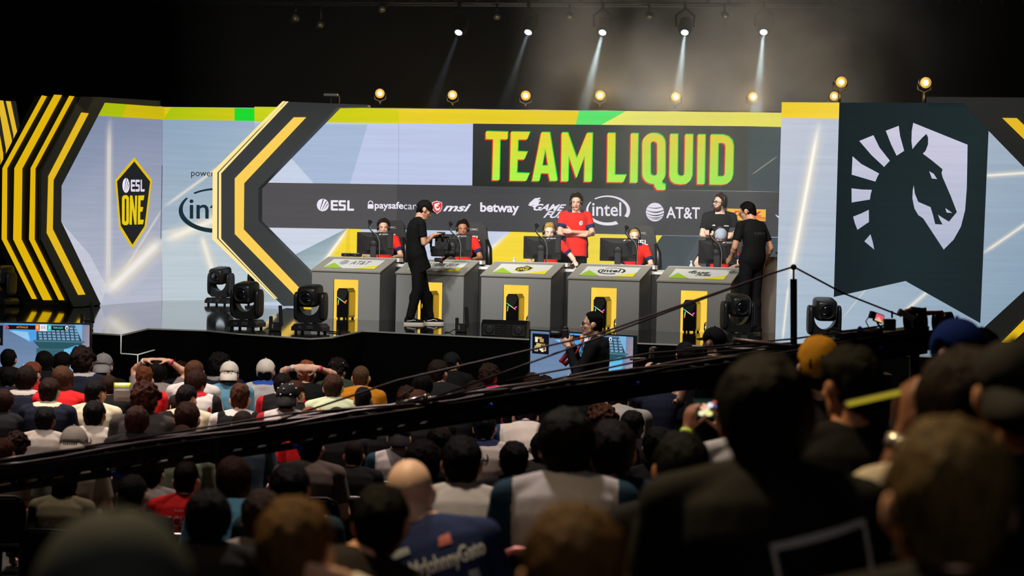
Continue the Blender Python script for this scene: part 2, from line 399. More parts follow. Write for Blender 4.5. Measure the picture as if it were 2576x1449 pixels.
streak(g, PC_, (1890, 440), (1957, 392), 1.2, (60, 76, 82), (110, 124, 128), .010)
gfx(g, PC_, [(1002.4, 310), (1003.4, 310), (1002.6, 464), (1001.6, 464)], (150, 164, 190), .007)
g.finish()
# -- team title
def tl_(p): return [(1180 + x * .31056, 240 + y * .31056) for x, y in p]
def ring(x0, y0, x1, y1, sl, r): # rounded outline in crop pixels with the row slope
    return [(x, y + (x - x0) * sl) for x, y in rrect(x0, y0, x1, y1, r, 6)]
TITLE = [
 ([(136, 292), (312, 297), (310, 357), (250, 355), (244, 687), (188, 687), (195, 355), (136, 354)], []),
 ([(338, 296), (492, 298), (468, 358), (396, 357), (393, 455), (472, 458), (446, 520), (391, 518), (386, 628), (488, 632), (462, 692), (330, 691)], []),
 ([(585, 300), (652, 301), (714, 692), (656, 692), (642, 632), (580, 630), (568, 694), (510, 693)], [[(617, 425), (640, 570), (592, 570)]]),
 ([(750, 302), (798, 303), (871, 512), (955, 305), (999, 306), (991, 700), (932, 699), (937, 485), (868, 670), (806, 485), (801, 697), (745, 696)], []),
 ([(1122, 306), (1183, 307), (1179, 645), (1272, 645), (1248, 704), (1118, 703)], []),
 ([(1310, 309), (1369, 310), (1361, 708), (1304, 707)], []),
 (ring(1403, 306, 1588, 716, .01, 84), [ring(1468, 372, 1524, 652, .01, 26)]),
 ([(1492, 700), (1560, 690), (1562, 712), (1588, 722), (1588, 766), (1524, 766), (1504, 740)], []),
 ([(1628, 314), (1690, 315), (1686, 628), (1692, 648), (1714, 656), (1738, 648), (1745, 628), (1750, 316), (1812, 317), (1806, 650), (1790, 692), (1760, 716), (1712, 722), (1662, 714), (1634, 690), (1622, 650)], []),
 ([(1852, 318), (1912, 319), (1905, 720), (1847, 719)], []),
 ([(1956, 318), (2056, 320), (2100, 334), (2130, 366), (2141, 410), (2136, 640), (2122, 688), (2090, 716), (2046, 724), (1948, 722)],
  [[(2018, 384), (2056, 385), (2072, 394), (2077, 412), (2072, 632), (2066, 650), (2050, 658), (2012, 657)]])]
tt = art(cl, 'team_title', 'yellow-green team title lettering edged in red and green')
for out, hs in TITLE:
    for dx, dy, col, off in ((-9, 9, (226, 52, 30), .012), (7, -7, (20, 220, 60), .014)):
        gfx(tt, PC_, tl_([(x + dx, y + dy) for x, y in out]), col, off, [tl_([(x + dx, y + dy) for x, y in h]) for h in hs])
    o2 = tl_(out); h2 = [tl_(h) for h in hs]
    fl_ = o2 + [p for h in h2 for p in h]
    cs = []
    for p in fl_:
        f = min(1, max(0, (p[1] - 330) / 140)); cs.append(tuple(a + (b - a) * f for a, b in zip((240, 214, 44), (160, 250, 76))))
    gfx(tt, PC_, o2, cs, .017, h2)
tt.finish()
# -- sponsor row
WHT = (238, 232, 246)
def esl_mark(mb, pl, x0, y0, x1, y1, off, col=WHT, dark=C_dk, disc_w=None):
    cx, cyy, rx, ry = (x0 + x1) / 2, (y0 + y1) / 2, (x1 - x0) / 2, (y1 - y0) / 2
    gfx(mb, pl, circle(cx, cyy, rx, ry), col, off)
    for a, b, wd in (((-.48, .78), (.12, -.92), .20), ((-.2, .86), (.62, -.62), .16), ((.12, .86), (.86, -.2), .13)):
        p, q = V(a + (0,)), V(b + (0,)); n = V((-(q - p).y, (q - p).x, 0)).normalized() * wd / 2
        gfx(mb, pl, [(cx + z.x * rx, cyy + z.y * ry) for z in (p + n * .3, q + n, q - n, p - n * .3)], dark, off + .003)
def esl_letters(mb, pl, x0, y0, x1, y1, off, col=WHT, sl=0.0):
    w, h = x1 - x0, y1 - y0
    E = [(.02, 0), (.31, 0), (.31, .2), (.1, .2), (.1, .39), (.29, .39), (.29, .58), (.1, .58), (.1, .8), (.31, .8), (.31, 1), (.05, 1), (0, .92), (0, .08)]
    S = [(.37, 0), (.64, 0), (.64, .2), (.44, .2), (.44, .39), (.60, .39), (.64, .46), (.64, .93), (.60, 1), (.34, 1), (.34, .8), (.55, .8), (.55, .58), (.38, .58), (.34, .52), (.34, .06)]
    L = [(.71, 0), (.80, 0), (.80, .8), (1, .8), (.98, 1), (.74, 1), (.70, .93)]
    for l in (E, S, L): gfx(mb, pl, [(x0 + a * w, y0 + b * h + a * w * sl) for a, b in l], col, off)
def intel_mark(mb, pl, bx, off, col, lc=None, sl=.012, full=True):
    x0, y0, x1, y1 = bx; w, h = x1 - x0, y1 - y0; P = lambda u, v: (x0 + u * w, y0 + v * h + u * w * sl)
    for cx, cyy, rx, ry, a0, a1, w0, w1 in ((.5, .5, .47, .46, 150, 215, .075, .03), (.5, .5, .47, .46, 150, 62, .075, .11), (.5, .5, .48, .46, -128, 28, .035, .09)):
        gfx(mb, pl, [P(u, v) for u, v in arcband(cx, cyy, rx, ry, a0, a1, w0, w1)], col, off)
    gtext(mb, pl, 'intel', [P(.145, .70), P(.815, .70), P(.815, .24), P(.145, .24)], lc or col, off + .003, bold=.012)
sp = art(cl, 'sponsor_logo', 'white ringed mark with three block letters'); esl_mark(sp, PC_, 797, 500, 827, 531.5, .012); esl_letters(sp, PC_, 832, 503.5, 891, 529.5, .012, sl=.012); sp.finish()
sp = art(cl, 'sponsor_logo', 'white padlock sign with lower case lettering')
gfx(sp, PC_, [(925, 513.5), (939.5, 513.8), (939.5, 525), (925, 524.8)], WHT, .012)
gfx(sp, PC_, arcband(932.2, 512, 5.6, 6.5, 180, 360, 2.2, 2.2), WHT, .012)
gtext(sp, PC_, 'paysafe', [(942.5, 530), (1014.5, 531), (1014.5, 508), (942.5, 507)], WHT, .012, bold=.022)
gtext(sp, PC_, 'card', [(1015.5, 526.5), (1059, 527.5), (1059, 509), (1015.5, 508.5)], WHT, .012, bold=-.004); sp.finish()
sp = art(cl, 'sponsor_logo', 'red shield and slanted white lettering')
gfx(sp, PC_, [(1099, 505), (1112, 509.5), (1112.5, 523), (1108, 532), (1099.5, 538), (1091, 531), (1086.5, 522), (1087, 509)], (245, 238, 242), .012)
gfx(sp, PC_, [(1099, 506.5), (1111, 510.5), (1111.4, 522.6), (1107, 531), (1099.5, 536.4), (1092, 530.5), (1087.8, 521.6), (1088.2, 510.3)], (232, 52, 58), .014)
gfx(sp, PC_, [(1093, 513), (1103, 510), (1107, 513), (1101, 515), (1098, 516.5), (1104, 517), (1102, 519.5), (1097, 520), (1099, 525), (1104, 524), (1106, 520), (1107.5, 524), (1104, 529), (1098, 529.5), (1094, 525), (1092.6, 519)], (250, 240, 240), .016)
gtext(sp, PC_, 'msi', [(1114, 531.5), (1180, 532.5), (1185, 513.5), (1119, 512.5)], WHT, .012, bold=.03, shear=.25); sp.finish()
sp = art(cl, 'sponsor_logo', 'white lower case lettering left of the game drink sign'); gtext(sp, PC_, 'betway', [(1208, 540), (1306, 542), (1306, 511), (1208, 509)], WHT, .012, bold=.03); sp.finish()
sp = art(cl, 'sponsor_logo', 'slanted white drink lettering in two rows')
gtext(sp, PC_, 'GAME', [(1340, 529.5), (1418, 531), (1425, 514), (1347, 512.5)], WHT, .012, bold=.03, shear=.3)
gtext(sp, PC_, 'FUEL', [(1366, 548), (1430, 549.5), (1436, 532.5), (1373, 531)], WHT, .012, bold=.03, shear=.3)
for z, (a, b, c) in enumerate((((1330, 512), (1345, 499), (1360, 497)), ((1328, 516), (1345, 505), (1360, 503)), ((1338, 520), (1348, 511), (1357, 508)))):
    gfx(sp, PC_, [a, b, c, (c[0] - 2, c[1] + 4), (b[0] + 6, b[1] + 5.5), (a[0] + 8, a[1] + 3)], WHT, .012)
sp.finish()
sp = art(cl, 'sponsor_logo', 'white ringed lower case lettering behind the coach'); intel_mark(sp, PC_, (1474, 490, 1583, 566), .012, WHT, sl=.01); sp.finish()
sp = art(cl, 'sponsor_logo', 'white striped globe with lettering')
gx, gy, gr = 1647.5, 533.5, 22.7
gfx(sp, PC_, circle(gx, gy, gr, gr + .8), WHT, .012)
for v, tck, k in ((-.52, .10, .16), (-.16, .16, .22), (.2, .15, .22), (.52, .12, .18), (.78, .08, .1)):
    hw = math.sqrt(max(0, 1 - v * v)) * .99; up = []; dn = []
    for i in range(13):
        u = -1 + 2 * i / 12; e = k * (1 - u * u); th = tck * (1 - .55 * abs(u - .25)) ; up.append((gx + u * hw * gr, gy + (v - .1 + e) * gr)); dn.append((gx + u * hw * gr, gy + (v - .1 + e + th) * gr))
    gfx(sp, PC_, up + dn[::-1], C_dk, .015)
gtext(sp, PC_, 'AT&T', [(1676, 549), (1761, 551), (1761, 521.5), (1676, 520)], WHT, .012, bold=.016); sp.finish()
sp = art(cl, 'sponsor_logo', 'yellow and red courier sign, half hidden')
gfx(sp, PC_, [(1829, 524.5), (1926.5, 527), (1926, 556), (1829, 553.5)], (250, 190, 70), .012)
gtext(sp, PC_, 'DHL', [(1838, 543), (1916, 545), (1920, 532), (1842, 530)], (225, 66, 48), .014, bold=.03, shear=.3)
gfx(sp, PC_, [(1890, 546), (1926, 547), (1926, 549), (1889, 548)], (225, 66, 48), .014); gfx(sp, PC_, [(1888, 550), (1926, 551), (1926, 552.4), (1887, 551.6)], (225, 66, 48), .014)
gfx(sp, PC_, [(1950, 539), (1960, 545), (1960, 549), (1955, 546)], WHT, .012); sp.finish()

# -- right wall with the horse banner
rw = led('led_wall', 'tall LED wall on the right with the dark horse banner', PR, [(1966.5, 257), (2760, 262), (2760, 935), (1950, 860)],
         [(198, 202, 216), (150, 168, 188), (112, 144, 166), (170, 188, 204)])
g = art(rw, 'graphics', 'yellow block and light beams on pale blue')
gfx(g, PR, [(1966.5, 257), (2111.5, 258), (2110, 298.5), (1965.5, 296.5)], [(240, 204, 42), (244, 210, 60), (244, 212, 70), (242, 208, 56)], .006)
streak(g, PR, (2062, 300), (1984, 720), 17, (192, 204, 228), (255, 252, 244), .006)
streak(g, PR, (1984, 712), (1968, 862), 5, (176, 196, 218), (236, 238, 238), .006)
streak(g, PR, (2465, 443), (2620, 432), 8, (150, 172, 196), (238, 238, 234), .006)
streak(g, PR, (2466, 642), (2640, 522), 7, (140, 164, 188), (232, 234, 232), .006)
streak(g, PR, (2268, 790), (2340, 728), 7, (140, 168, 190), (222, 226, 226), .006)
streak(g, PR, (2120, 800), (2200, 700), 1.5, (150, 176, 198), (180, 200, 216), .006)
g.finish()
def hq(p): return [(2080 + x * .41408, 280 + y * .41408) for x, y in p]
bn = art(rw, 'team_banner', 'dark swallowtail banner with a pale horse-head crest')
gfx(bn, PR, [(2111.5, 258), (2490, 259), (2466, 813), (2278, 707), (2097.5, 747)], [(22, 34, 36), (30, 42, 44), (24, 34, 38), (28, 42, 46), (22, 32, 36)], .008)
HC = [(206, 202, 222), (176, 184, 206)]
HORSE = [[(525, 70), (855, 203), (853, 330), (850, 470), (840, 600), (815, 700), (770, 780), (710, 840), (585, 650), (555, 630), (532, 590), (520, 530), (522, 480), (528, 450),
          (535, 500), (555, 550), (630, 582), (645, 630), (658, 685), (703, 688), (688, 660), (675, 628), (700, 645), (742, 670), (790, 612), (755, 520), (703, 400), (697, 375),
          (703, 352), (640, 300), (583, 257), (600, 240), (615, 200), (615, 160), (605, 137), (580, 160), (548, 195), (520, 230), (514, 180), (516, 120)],
         [(622, 364), (650, 380), (670, 412), (638, 408)], [(720, 588), (735, 598), (762, 618), (728, 615)],
         [(358, 118), (437, 88), (445, 150), (470, 240), (424, 270), (390, 200)], [(197, 180), (283, 145), (320, 220), (383, 300), (348, 338), (270, 265)],
         [(156, 273), (210, 320), (318, 378), (306, 400), (295, 427), (220, 405), (151, 385)], [(150, 468), (210, 475), (274, 477), (266, 505), (262, 536), (205, 545), (151, 554)],
         [(160, 640), (210, 620), (255, 598), (256, 672), (186, 720), (170, 680)], [(265, 747), (278, 790), (288, 840), (228, 790)]]
for l in HORSE:
    pp = hq(l); gfx(bn, PR, pp, [tuple(a + (b - a) * min(1, max(0, (p[1] - 300) / 330)) for a, b in zip(*HC)) for p in pp], .011)
bn.finish()

# -- left corner walls
lw = led('led_wall', 'angled LED wall on the left with the black and yellow shield', P1, [(262, 257), (408.6, 268), (408, 758), (254, 773), (152, 557), (153, 467)],
         [(122, 136, 164), (128, 138, 166), (182, 186, 202), (184, 188, 204), (162, 170, 190), (146, 156, 180)])
g = art(lw, 'graphics', 'lime and yellow top band and beams of light')
gfx(g, P1, [(263, 257), (320, 261.5), (306, 294.5), (245, 291)], (170, 190, 10), .006)
gfx(g, P1, [(320, 261.5), (414, 269), (413, 301), (306, 294.5)], (206, 184, 12), .006)
gfx(g, P1, [(155, 560), (225, 640), (268, 720), (255, 766)], (196, 198, 214), .005)
streak(g, P1, (275, 293), (272, 735), 9, (136, 148, 180), (206, 204, 214), .007)
streak(g, P1, (262, 742), (412, 598), 30, (172, 178, 198), (240, 236, 234), .008)
streak(g, P1, (300, 700), (412, 520), 3, (160, 170, 194), (190, 192, 204), .009)
g.finish()
def sh(p): return [(270 + x * .17945, 380 + y * .17945) for x, y in p]
bd = art(lw, 'shield_badge', 'black pentagon shield with yellow edge and yellow lettering')
gfx(bd, P1, sh([(378, 88), (626, 405), (545, 1070), (350, 1370), (165, 1075), (110, 405)]), (226, 190, 14), .010)
gfx(bd, P1, sh([(378, 145), (600, 428), (522, 1052), (352, 1312), (188, 1045), (136, 425)]), (30, 32, 33), .013)
esl_mark(bd, P1, 308, 448, 326, 485, .016, dark=(30, 32, 33)); esl_letters(bd, P1, 329, 452, 364, 482, .016, (222, 214, 232), sl=.0)
for l, hs in (([(x, y) for x, y in rrect(205, 618, 303, 1040, 44)], [[(x, y) for x, y in rrect(243, 668, 266, 985, 11)]]),
              ([(318, 622), (352, 622), (388, 850), (388, 624), (417, 624), (410, 1030), (380, 1030), (348, 800), (344, 1032), (310, 1032)], []),
              ([(432, 624), (520, 620), (508, 688), (466, 690), (464, 785), (504, 785), (490, 850), (462, 850), (460, 962), (512, 962), (500, 1026), (426, 1028)], [])):
    gfx(bd, P1, sh(l), (230, 200, 20), .016, [sh(h) for h in hs])
gfx(bd, P1, [(407, 415), (408.6, 415), (405.5, 601), (404, 601)], (70, 78, 96), .010)
bd.finish()
lw2 = led('led_wall', 'LED wall left of the wing showing dark half-hidden lettering', P2, [(409, 269), (760, 272), (760, 757), (408, 758)],
          [(140, 164, 190), (160, 182, 204), (182, 198, 206), (178, 192, 200)])
g = art(lw2, 'graphics', 'yellow and green band and crossing beams of light')
gfx(g, P2, [(409, 269), (432, 269.4), (410, 301.5), (409, 301)], (220, 200, 20), .006)
gfx(g, P2, [(432, 269.4), (590, 272), (590, 303.5), (410, 301.5)], [(172, 196, 14), (206, 200, 20), (206, 200, 20), (172, 196, 14)], .006)
gfx(g, P2, [(590, 272), (760, 273.5), (760, 306), (590, 303.5)], (22, 216, 44), .006)
gfx(g, P2, [(408, 580), (520, 560), (700, 700), (700, 757), (408, 758)], (190, 202, 210), .005)
streak(g, P2, (408, 607), (620, 520), 22, (178, 196, 210), (244, 238, 228), .007)
streak(g, P2, (408, 524), (620, 370), 5, (160, 182, 206), (214, 216, 222), .007)
streak(g, P2, (506, 590), (540, 700), 13, (180, 198, 208), (238, 234, 226), .007)
gtext(g, P2, 'powered by', [(481, 448), (588, 450), (588, 428), (481, 427)], (22, 28, 34), .011, bold=.0)
dk = (24, 48, 56)
intel_mark(g, P2, (449, 471, 640, 585), .011, dk, sl=.0)
g.finish()
lt = MB(); lt.prism([P1.px(x, y, -.25) for x, y in ((244, 243.5), (404, 253.5), (404, 300), (244, 300))], -P1.n * .1)
tag(lt.build('header_board', mat('dark_board', (44, 50, 48), .7)), 'dark board standing up behind the angled left screen', 'panel')

# ------------------------------------------------------------------ chevron wings
M_WING = mat('wing_board', (58, 66, 68), .62, vary=.06, vscale=40)
M_WDK = mat('wing_side', (24, 26, 24), .6)
E_YEL = emit('yellow_strip', (224, 180, 10), 1.0)
E_YEL2 = emit('warm_strip', (250, 204, 78), 1.0)
E_PALE = emit('pale_strip', (255, 226, 150), 1.05, False)
def band(pl, outer, inner, off): return [pl.px(x, y, off) for x, y in outer] + [pl.px(x, y, off) for x, y in reversed(inner)]
def strip(parent, pl, outer, inner, off, m, d=.03, lab=None):
    mb = MB(); mb.prism(band(pl, outer, inner, off), -pl.n * d); return tag(mb.build('light_strip', m, parent), lab)
# centre-left wing
wg = thing('chevron_wing', 'grey chevron set wing with a yellow light strip left of the desks', 'set piece')
mb = MB()
mb.prism([PW.px(x, y, 0) for x, y in ((724, 256), (925, 263.5), (925, 269), (848, 270), (650, 474), (650, 556), (860, 768), (712, 770), (537, 602), (537, 433))], -PW.n * .30)
mb.build('board', M_WING, wg)
strip(wg, PW, [(711, 254.5), (535, 431), (534, 601.5), (690, 752)], [(717.5, 254.5), (546.5, 434), (546, 600), (694.5, 752)], .012, E_PALE, .04, 'pale outer light strip')
strip(wg, PW, [(720, 255), (550.5, 434), (550, 600), (695.5, 751)], [(725.5, 255.5), (556, 436), (556, 600.5), (698, 751)], .012, E_PALE, .04, 'thin pale light strip')
strip(wg, PW, [(739, 295), (590.5, 449), (590.5, 588.5), (739.5, 741)], [(770, 295), (614, 461), (613, 577), (756, 727.5)], .012, E_YEL2, .03, 'wide yellow light strip')
# far-left wing: front board on the angled wall, stepped side with three strips
PS = Plane(185, 33.78, 0, 34.6)
wl = thing('chevron_wing', 'big stepped chevron set wing with four yellow strips at far left', 'set piece')
mb = MB()
mb.prism([P1.px(x, y, .05) for x, y in ((203, 243), (400, 254), (400, 268), (264, 258), (155, 467), (154, 557), (254, 766), (185, 772), (104, 604), (104, 432))], -P1.n * .04)
mb.build('board', mat('wing_board_warm', (40, 42, 36), .65), wl)
mb = MB(); mb.prism([PS.px(x, y, 0) for x, y in ((88, 242), (204, 243.5), (104, 430), (104, 604), (185, 772), (60, 768), (-8, 604), (-8, 432))], -PS.n * .3); mb.build('side_board', M_WDK, wl)
strip(wl, PS, [(105, 240), (6, 423), (4, 601), (80, 752)], [(115, 242), (15, 423.5), (14, 601.5), (90, 752)], .03, E_YEL)
strip(wl, PS, [(136, 238), (36, 423), (33, 602), (108, 755)], [(153, 239), (53, 424), (51, 602), (128, 755)], .03, E_YEL, lab='wide yellow light strip')
strip(wl, PS, [(174, 241), (77, 423), (73, 602), (148, 755)], [(184, 242), (86, 424), (84, 602.5), (159, 755)], .03, E_YEL)
strip(wl, P1, [(206, 283), (123, 443), (119, 586), (198, 742)], [(223.5, 285), (135, 453), (133, 576), (215, 741)], .062, E_YEL, lab='strip on the front board')
PL0 = Plane(-40, 36.4, 60, 36.6)
w0 = thing('chevron_wing', 'cropped chevron wing with leaning yellow strips at the left picture edge', 'set piece')
mb = MB(); mb.prism([PL0.px(x, y, 0) for x, y in ((-60, 252), (40, 254), (70, 440), (60, 600), (30, 770), (-60, 770))], -PL0.n * .2); mb.build('board', M_WDK, w0)
strip(w0, PL0, [(-6, 252), (15, 374), (15, 620)], [(8, 253), (30, 352), (30, 620)], .02, E_YEL)
strip(w0, PL0, [(15, 254), (34, 340), (38, 620)], [(27, 255), (43, 330), (48, 620)], .02, E_YEL)
strip(w0, PL0, [(-24, 262), (1, 400), (4, 620)], [(-14, 262), (8, 386), (9, 620)], .02, E_YEL)
# right wing
wr = thing('chevron_wing', 'dark chevron set wing with yellow strips at the right edge', 'set piece')
mb = MB(); mb.prism([PR.px(x, y, .10) for x, y in ((2330, 243.5), (2800, 247), (2800, 960), (2380, 940), (2478, 822), (2622, 690), (2624, 470), (2478, 320), (2426, 260.5), (2331, 259))], -PR.n * .06)
mb.build('board', mat('wing_board_right', (26, 28, 26), .7), wr)
strip(wr, PR, [(2521, 296.5), (2668, 440), (2664, 716), (2518, 862)], [(2558, 297), (2700, 434), (2696, 724), (2545, 863)], .125, E_YEL, lab='wide yellow light strip')

# ------------------------------------------------------------------ rig above the stage
M_METAL = mat('black_metal', (16, 16, 17), .45, .6)
M_RIM = mat('lamp_rim', (30, 26, 22), .4, .7)
E_WARM = emit('warm_lens', (255, 160, 50), 1.5); E_HOT = emit('hot_filament', (255, 224, 150), 12.0, False)
E_COLD = emit('cold_lens', (205, 226, 255), 6.0, False)
tr = thing('lighting_truss', 'thin dark lighting truss along the top edge of the picture', 'truss')
mb = MB()
a, b = at(-300, 2, 37.5), at(2900, 14, 37.5)
for o_ in ((0, 0, 0), (0, .4, 0), (0, .2, .4)): mb.tube([a + V(o_), b + V(o_)], .025, n=6)
for i in range(60):
    p = a.lerp(b, i / 60); q = a.lerp(b, (i + .5) / 60); e = a.lerp(b, (i + 1) / 60)
    mb.tube([p, q + V((0, .2, .4)), e], .012, n=5); mb.tube([p + V((0, .4, 0)), q + V((0, .2, .4))], .012, n=5)
mb.build('chord', M_METAL, tr)
tr2 = thing('lighting_truss', 'low dark pipe carrying the row of warm lamps behind the screens', 'truss')
mb = MB(); a2, b2 = at(800, 272, 37.2), at(2500, 290, 37.2); mb.tube([a2, b2], .03, n=8); mb.build('pipe', M_METAL, tr2)
for i in range(8):
    p = a2.lerp(b2, (i + .5) / 8); mb = MB(); mb.tube([p, V((p.x, p.y, STAGE_Z + .01))], .03, n=6); mb.build('upright', M_METAL, tr2)
WARM = [(956, 234.5, 11), (1138.5, 238.5, 11), (1322.5, 240, 11.5), (1509.5, 239.5, 11.5), (1699.5, 243, 11.5), (1893.5, 243, 11.5), (2098, 241.5, 11), (2115, 206, 13), (2327, 207.5, 13)]
WN = ['first from the left, above the wing', 'second from the left', 'above the left half of the title', 'above the letter gap of the title', 'above the right half of the title', 'nearest the yellow corner block',
      'low one above the yellow corner block', 'raised left one above the horse banner', 'raised right one above the horse banner']
for (x, y, r), nm in zip(WARM, WN):
    D = 37.1; p = at(x, y, D); R = r / F_PX * D * 1.0
    if y < 230: p = at(x, y, 28.32); R = r / F_PX * 28.32
    t = thing('warm_lamp', 'round amber stage lamp, ' + nm, 'stage lamp', p, 0, 'warm lamps above the screens')
    fd = V((0, -1, -.12)).normalized()
    mb = MB(); mb.lathe([(.28, R * .35), (.24, R * .7), (.08, R * 1.0), (-.02, R * 1.12), (-.05, R * 1.12), (-.05, R * .98), (.0, R * .9)], (0, 0, 0), -fd, M_RIM, 22); mb.build('housing', M_RIM, t)
    mb = MB(); mb.lathe([(0, R * .97), (.02, R * .7), (.03, 0.001)], (0, 0, 0), fd, None, 22); mb.build('lens', E_WARM, t)
    mb = MB(); mb.ball(fd * .05, R * .52, None, 12); mb.build('bulb', E_HOT, t)
    mb = MB(); mb.tube([(-R * 1.25, .05, 0), (-R * 1.25, .05, -R * 1.3), (0, .05, -R * 1.9), (R * 1.25, .05, -R * 1.3), (R * 1.25, .05, 0)], .012, n=6); mb.tube([(0, .05, -R * 1.9), (0, .06, -R * 2.6 if y > 230 else -.32)], .02, n=6)
    mb.build('yoke', M_METAL, t)
    l = bpy.data.lights.new('amber', 'POINT'); l.energy = 40; l.color = (1, .62, .22); l.shadow_soft_size = .1
    lo = bpy.data.objects.new('lamp_light', l); COL.objects.link(lo); lo.parent = t; lo.location = fd * .2
BEAM = [(1153.5, 82, 1092, 250), (1328.5, 81.5, 1268, 260), (1515.5, 82, 1478, 235), (1722.5, 82, 1706, 240), (1921, 81, 1906, 240)]
for i, (x, y, tx, ty) in enumerate(BEAM):
    p = at(x, y, 37.3); q = at(tx, ty, 36.2); d = (q - p).normalized()
    t = thing('beam_light', 'hanging moving-head lamp throwing a pale beam, %s' % ['leftmost of the five', 'second of the five from the left', 'middle of the five', 'fourth of the five, right of centre', 'rightmost of the five'][i], 'stage lamp', p, 0, 'beam lights over the stage')
    mb = MB(); mb.lathe([(-.34, .05), (-.30, .11), (-.1, .13), (.0, .10), (.02, .088), (-.02, .08)], (0, 0, 0), d, None, 18); mb.build('head', M_BLK, t)
    fd = (d * .35 + V((0, -1, -.1))).normalized()
    mb = MB(); mb.lathe([(0.0, .066), (.014, .05), (.018, .001)], (0, 0, 0), d, None, 16); mb.build('lens', E_COLD, t)
    mb = MB(); mb.tube([(-.15, .0, .1), (-.16, 0, .3), (0, 0, .42), (.16, 0, .3), (.15, 0, .1)], .025, n=6); mb.tube([(0, 0, .42), (0, .15, at(x, 8, 37.5).z - p.z)], .03, n=8); mb.build('yoke', M_BLK, t)
    s = lamp('beam_spot', 'SPOT', p + d * .05, p + d * 5, 6500, (.72, .90, .93), .03, 8.5, .8, vol=1.0); s.parent = t; s.location = d * .06
for i, (x, y, r, nm) in enumerate(((741, 45, 12, 'leftmost of the dark hanging lamps'), (804, 62, 10, 'dark hanging lamp with a dim round lens'), (960, 22, 10, 'dark hanging lamp left of the beams'), (1250, 41, 9, 'dark lamp between first two beams'),
                                   (1433, 41, 9, 'dark lamp left of the middle beam'), (1634, 41, 9, 'dark lamp between middle beams'), (1825, 40, 9, 'dark lamp left of the last beam'))):
    p = at(x, y, 37.3); R = r / F_PX * 37.3
    t = thing('hanging_lamp', 'unlit black ' + nm, 'stage lamp', p, 0, 'unlit lamps on the upper truss')
    mb = MB(); mb.lathe([(.3, R * .6), (.26, R), (0, R * 1.1), (-.03, R * 1.0)], (0, 0, 0), (0, 1, .2), None, 16); mb.build('housing', M_METAL, t)
    mb = MB(); mb.lathe([(.0, R * .8), (.03, .001)], (0, -.03, 0), (0, -1, -.2), None, 14); mb.build('lens', mat('dark_lens', (70, 74, 66), .12, spec=.9), t)
    mb = MB(); mb.tube([(0, .15, R), (0, .2, at(x, 8, 37.5).z - p.z)], .02, n=6); mb.build('hook', M_METAL, t)
t = thing('work_light', 'small flat fixture with a bent cable on top of the grey wing', 'lamp', at(832, 243, 35.6))
mb = MB(); mb.box((0, 0, .03), (.24, .1, .05), bev=.01); mb.build('housing', mat('grey_metal', (90, 96, 92), .4, .5), t)
mb = MB(); mb.tube([(0, 0, .01), (0, 0, -.18)], .012, n=6); mb.build('stem', M_METAL, t)
mb = MB(); mb.tube([(.1, 0, .03), (.14, 0, .02), (.15, 0, -.06), (.13, 0, -.16)], .008, n=6); mb.build('cable', mat('orange_cable', (150, 100, 60), .5), t)

# ------------------------------------------------------------------ haze drifting over the stage
def haze(name, lo, hi, expr):
    mb = MB(); c = [(a + b) / 2 for a, b in zip(lo, hi)]; mb.box(c, [b - a for a, b in zip(lo, hi)])
    m = bpy.data.materials.new(name); m.use_nodes = True; nt = m.node_tree; nt.nodes.remove(nt.nodes['Principled BSDF'])
    vsn = nt.nodes.new('ShaderNodeVolumeScatter'); vsn.inputs['Color'].default_value = (.92, .97, 1, 1); vsn.inputs['Anisotropy'].default_value = .1
    nt.links.new(vsn.outputs[0], nt.nodes['Material Output'].inputs['Volume'])
    expr(nt, vsn.inputs['Density']); o = mb.build(name, m)
    tag(o, None, None, kind='stuff'); return o
def puffs(nt, sock):
    tc = nt.nodes.new('ShaderNodeTexCoord'); nz = nt.nodes.new('ShaderNodeTexNoise'); nz.inputs['Scale'].default_value = .62; nz.inputs['Detail'].default_value = 3.5; nz.inputs['Distortion'].default_value = .5
    nt.links.new(tc.outputs['Object'], nz.inputs['Vector'])
    mr = nt.nodes.new('ShaderNodeMapRange'); mr.inputs['From Min'].default_value = .44; mr.inputs['From Max'].default_value = .70; mr.inputs['To Min'].default_value = .0; mr.inputs['To Max'].default_value = HZ_MAX
    nt.links.new(nz.outputs['Fac'], mr.inputs['Value'])
    sp_ = nt.nodes.new('ShaderNodeSeparateXYZ'); nt.links.new(tc.outputs['Object'], sp_.inputs[0])
    rx = nt.nodes.new('ShaderNodeMapRange'); rx.interpolation_type = 'SMOOTHSTEP'; rx.inputs['From Min'].default_value = -.3; rx.inputs['From Max'].default_value = 2.2
    nt.links.new(sp_.outputs['X'], rx.inputs['Value'])
    rx2 = nt.nodes.new('ShaderNodeMapRange'); rx2.interpolation_type = 'SMOOTHSTEP'; rx2.inputs['From Min'].default_value = 7.2; rx2.inputs['From Max'].default_value = 3.6
    nt.links.new(sp_.outputs['X'], rx2.inputs['Value'])
    m1 = nt.nodes.new('ShaderNodeMath'); m1.operation = 'MULTIPLY'; nt.links.new(rx.outputs[0], m1.inputs[0]); nt.links.new(rx2.outputs[0], m1.inputs[1])
    m2 = nt.nodes.new('ShaderNodeMath'); m2.operation = 'MULTIPLY'; nt.links.new(m1.outputs[0], m2.inputs[0]); nt.links.new(mr.outputs[0], m2.inputs[1])
    ad = nt.nodes.new('ShaderNodeMath'); ad.operation = 'ADD'; ad.inputs[1].default_value = HZ_BASE; nt.links.new(m2.outputs[0], ad.inputs[0]); nt.links.new(ad.outputs[0], sock)
HZ_MAX, HZ_BASE = .125, .0018
HAZE = haze('haze', (-5.0, 30.6, 2.0), (8.2, 38.6, 8.4), puffs)
lamp('haze_fill', 'AREA', (2.8, 38.2, 4.5), (2.6, 35.4, 7.4), 100, (.92, .96, 1.0), 7.5, sy=.5, vol=1.0)  # unseen area light added behind the screens to brighten the haze
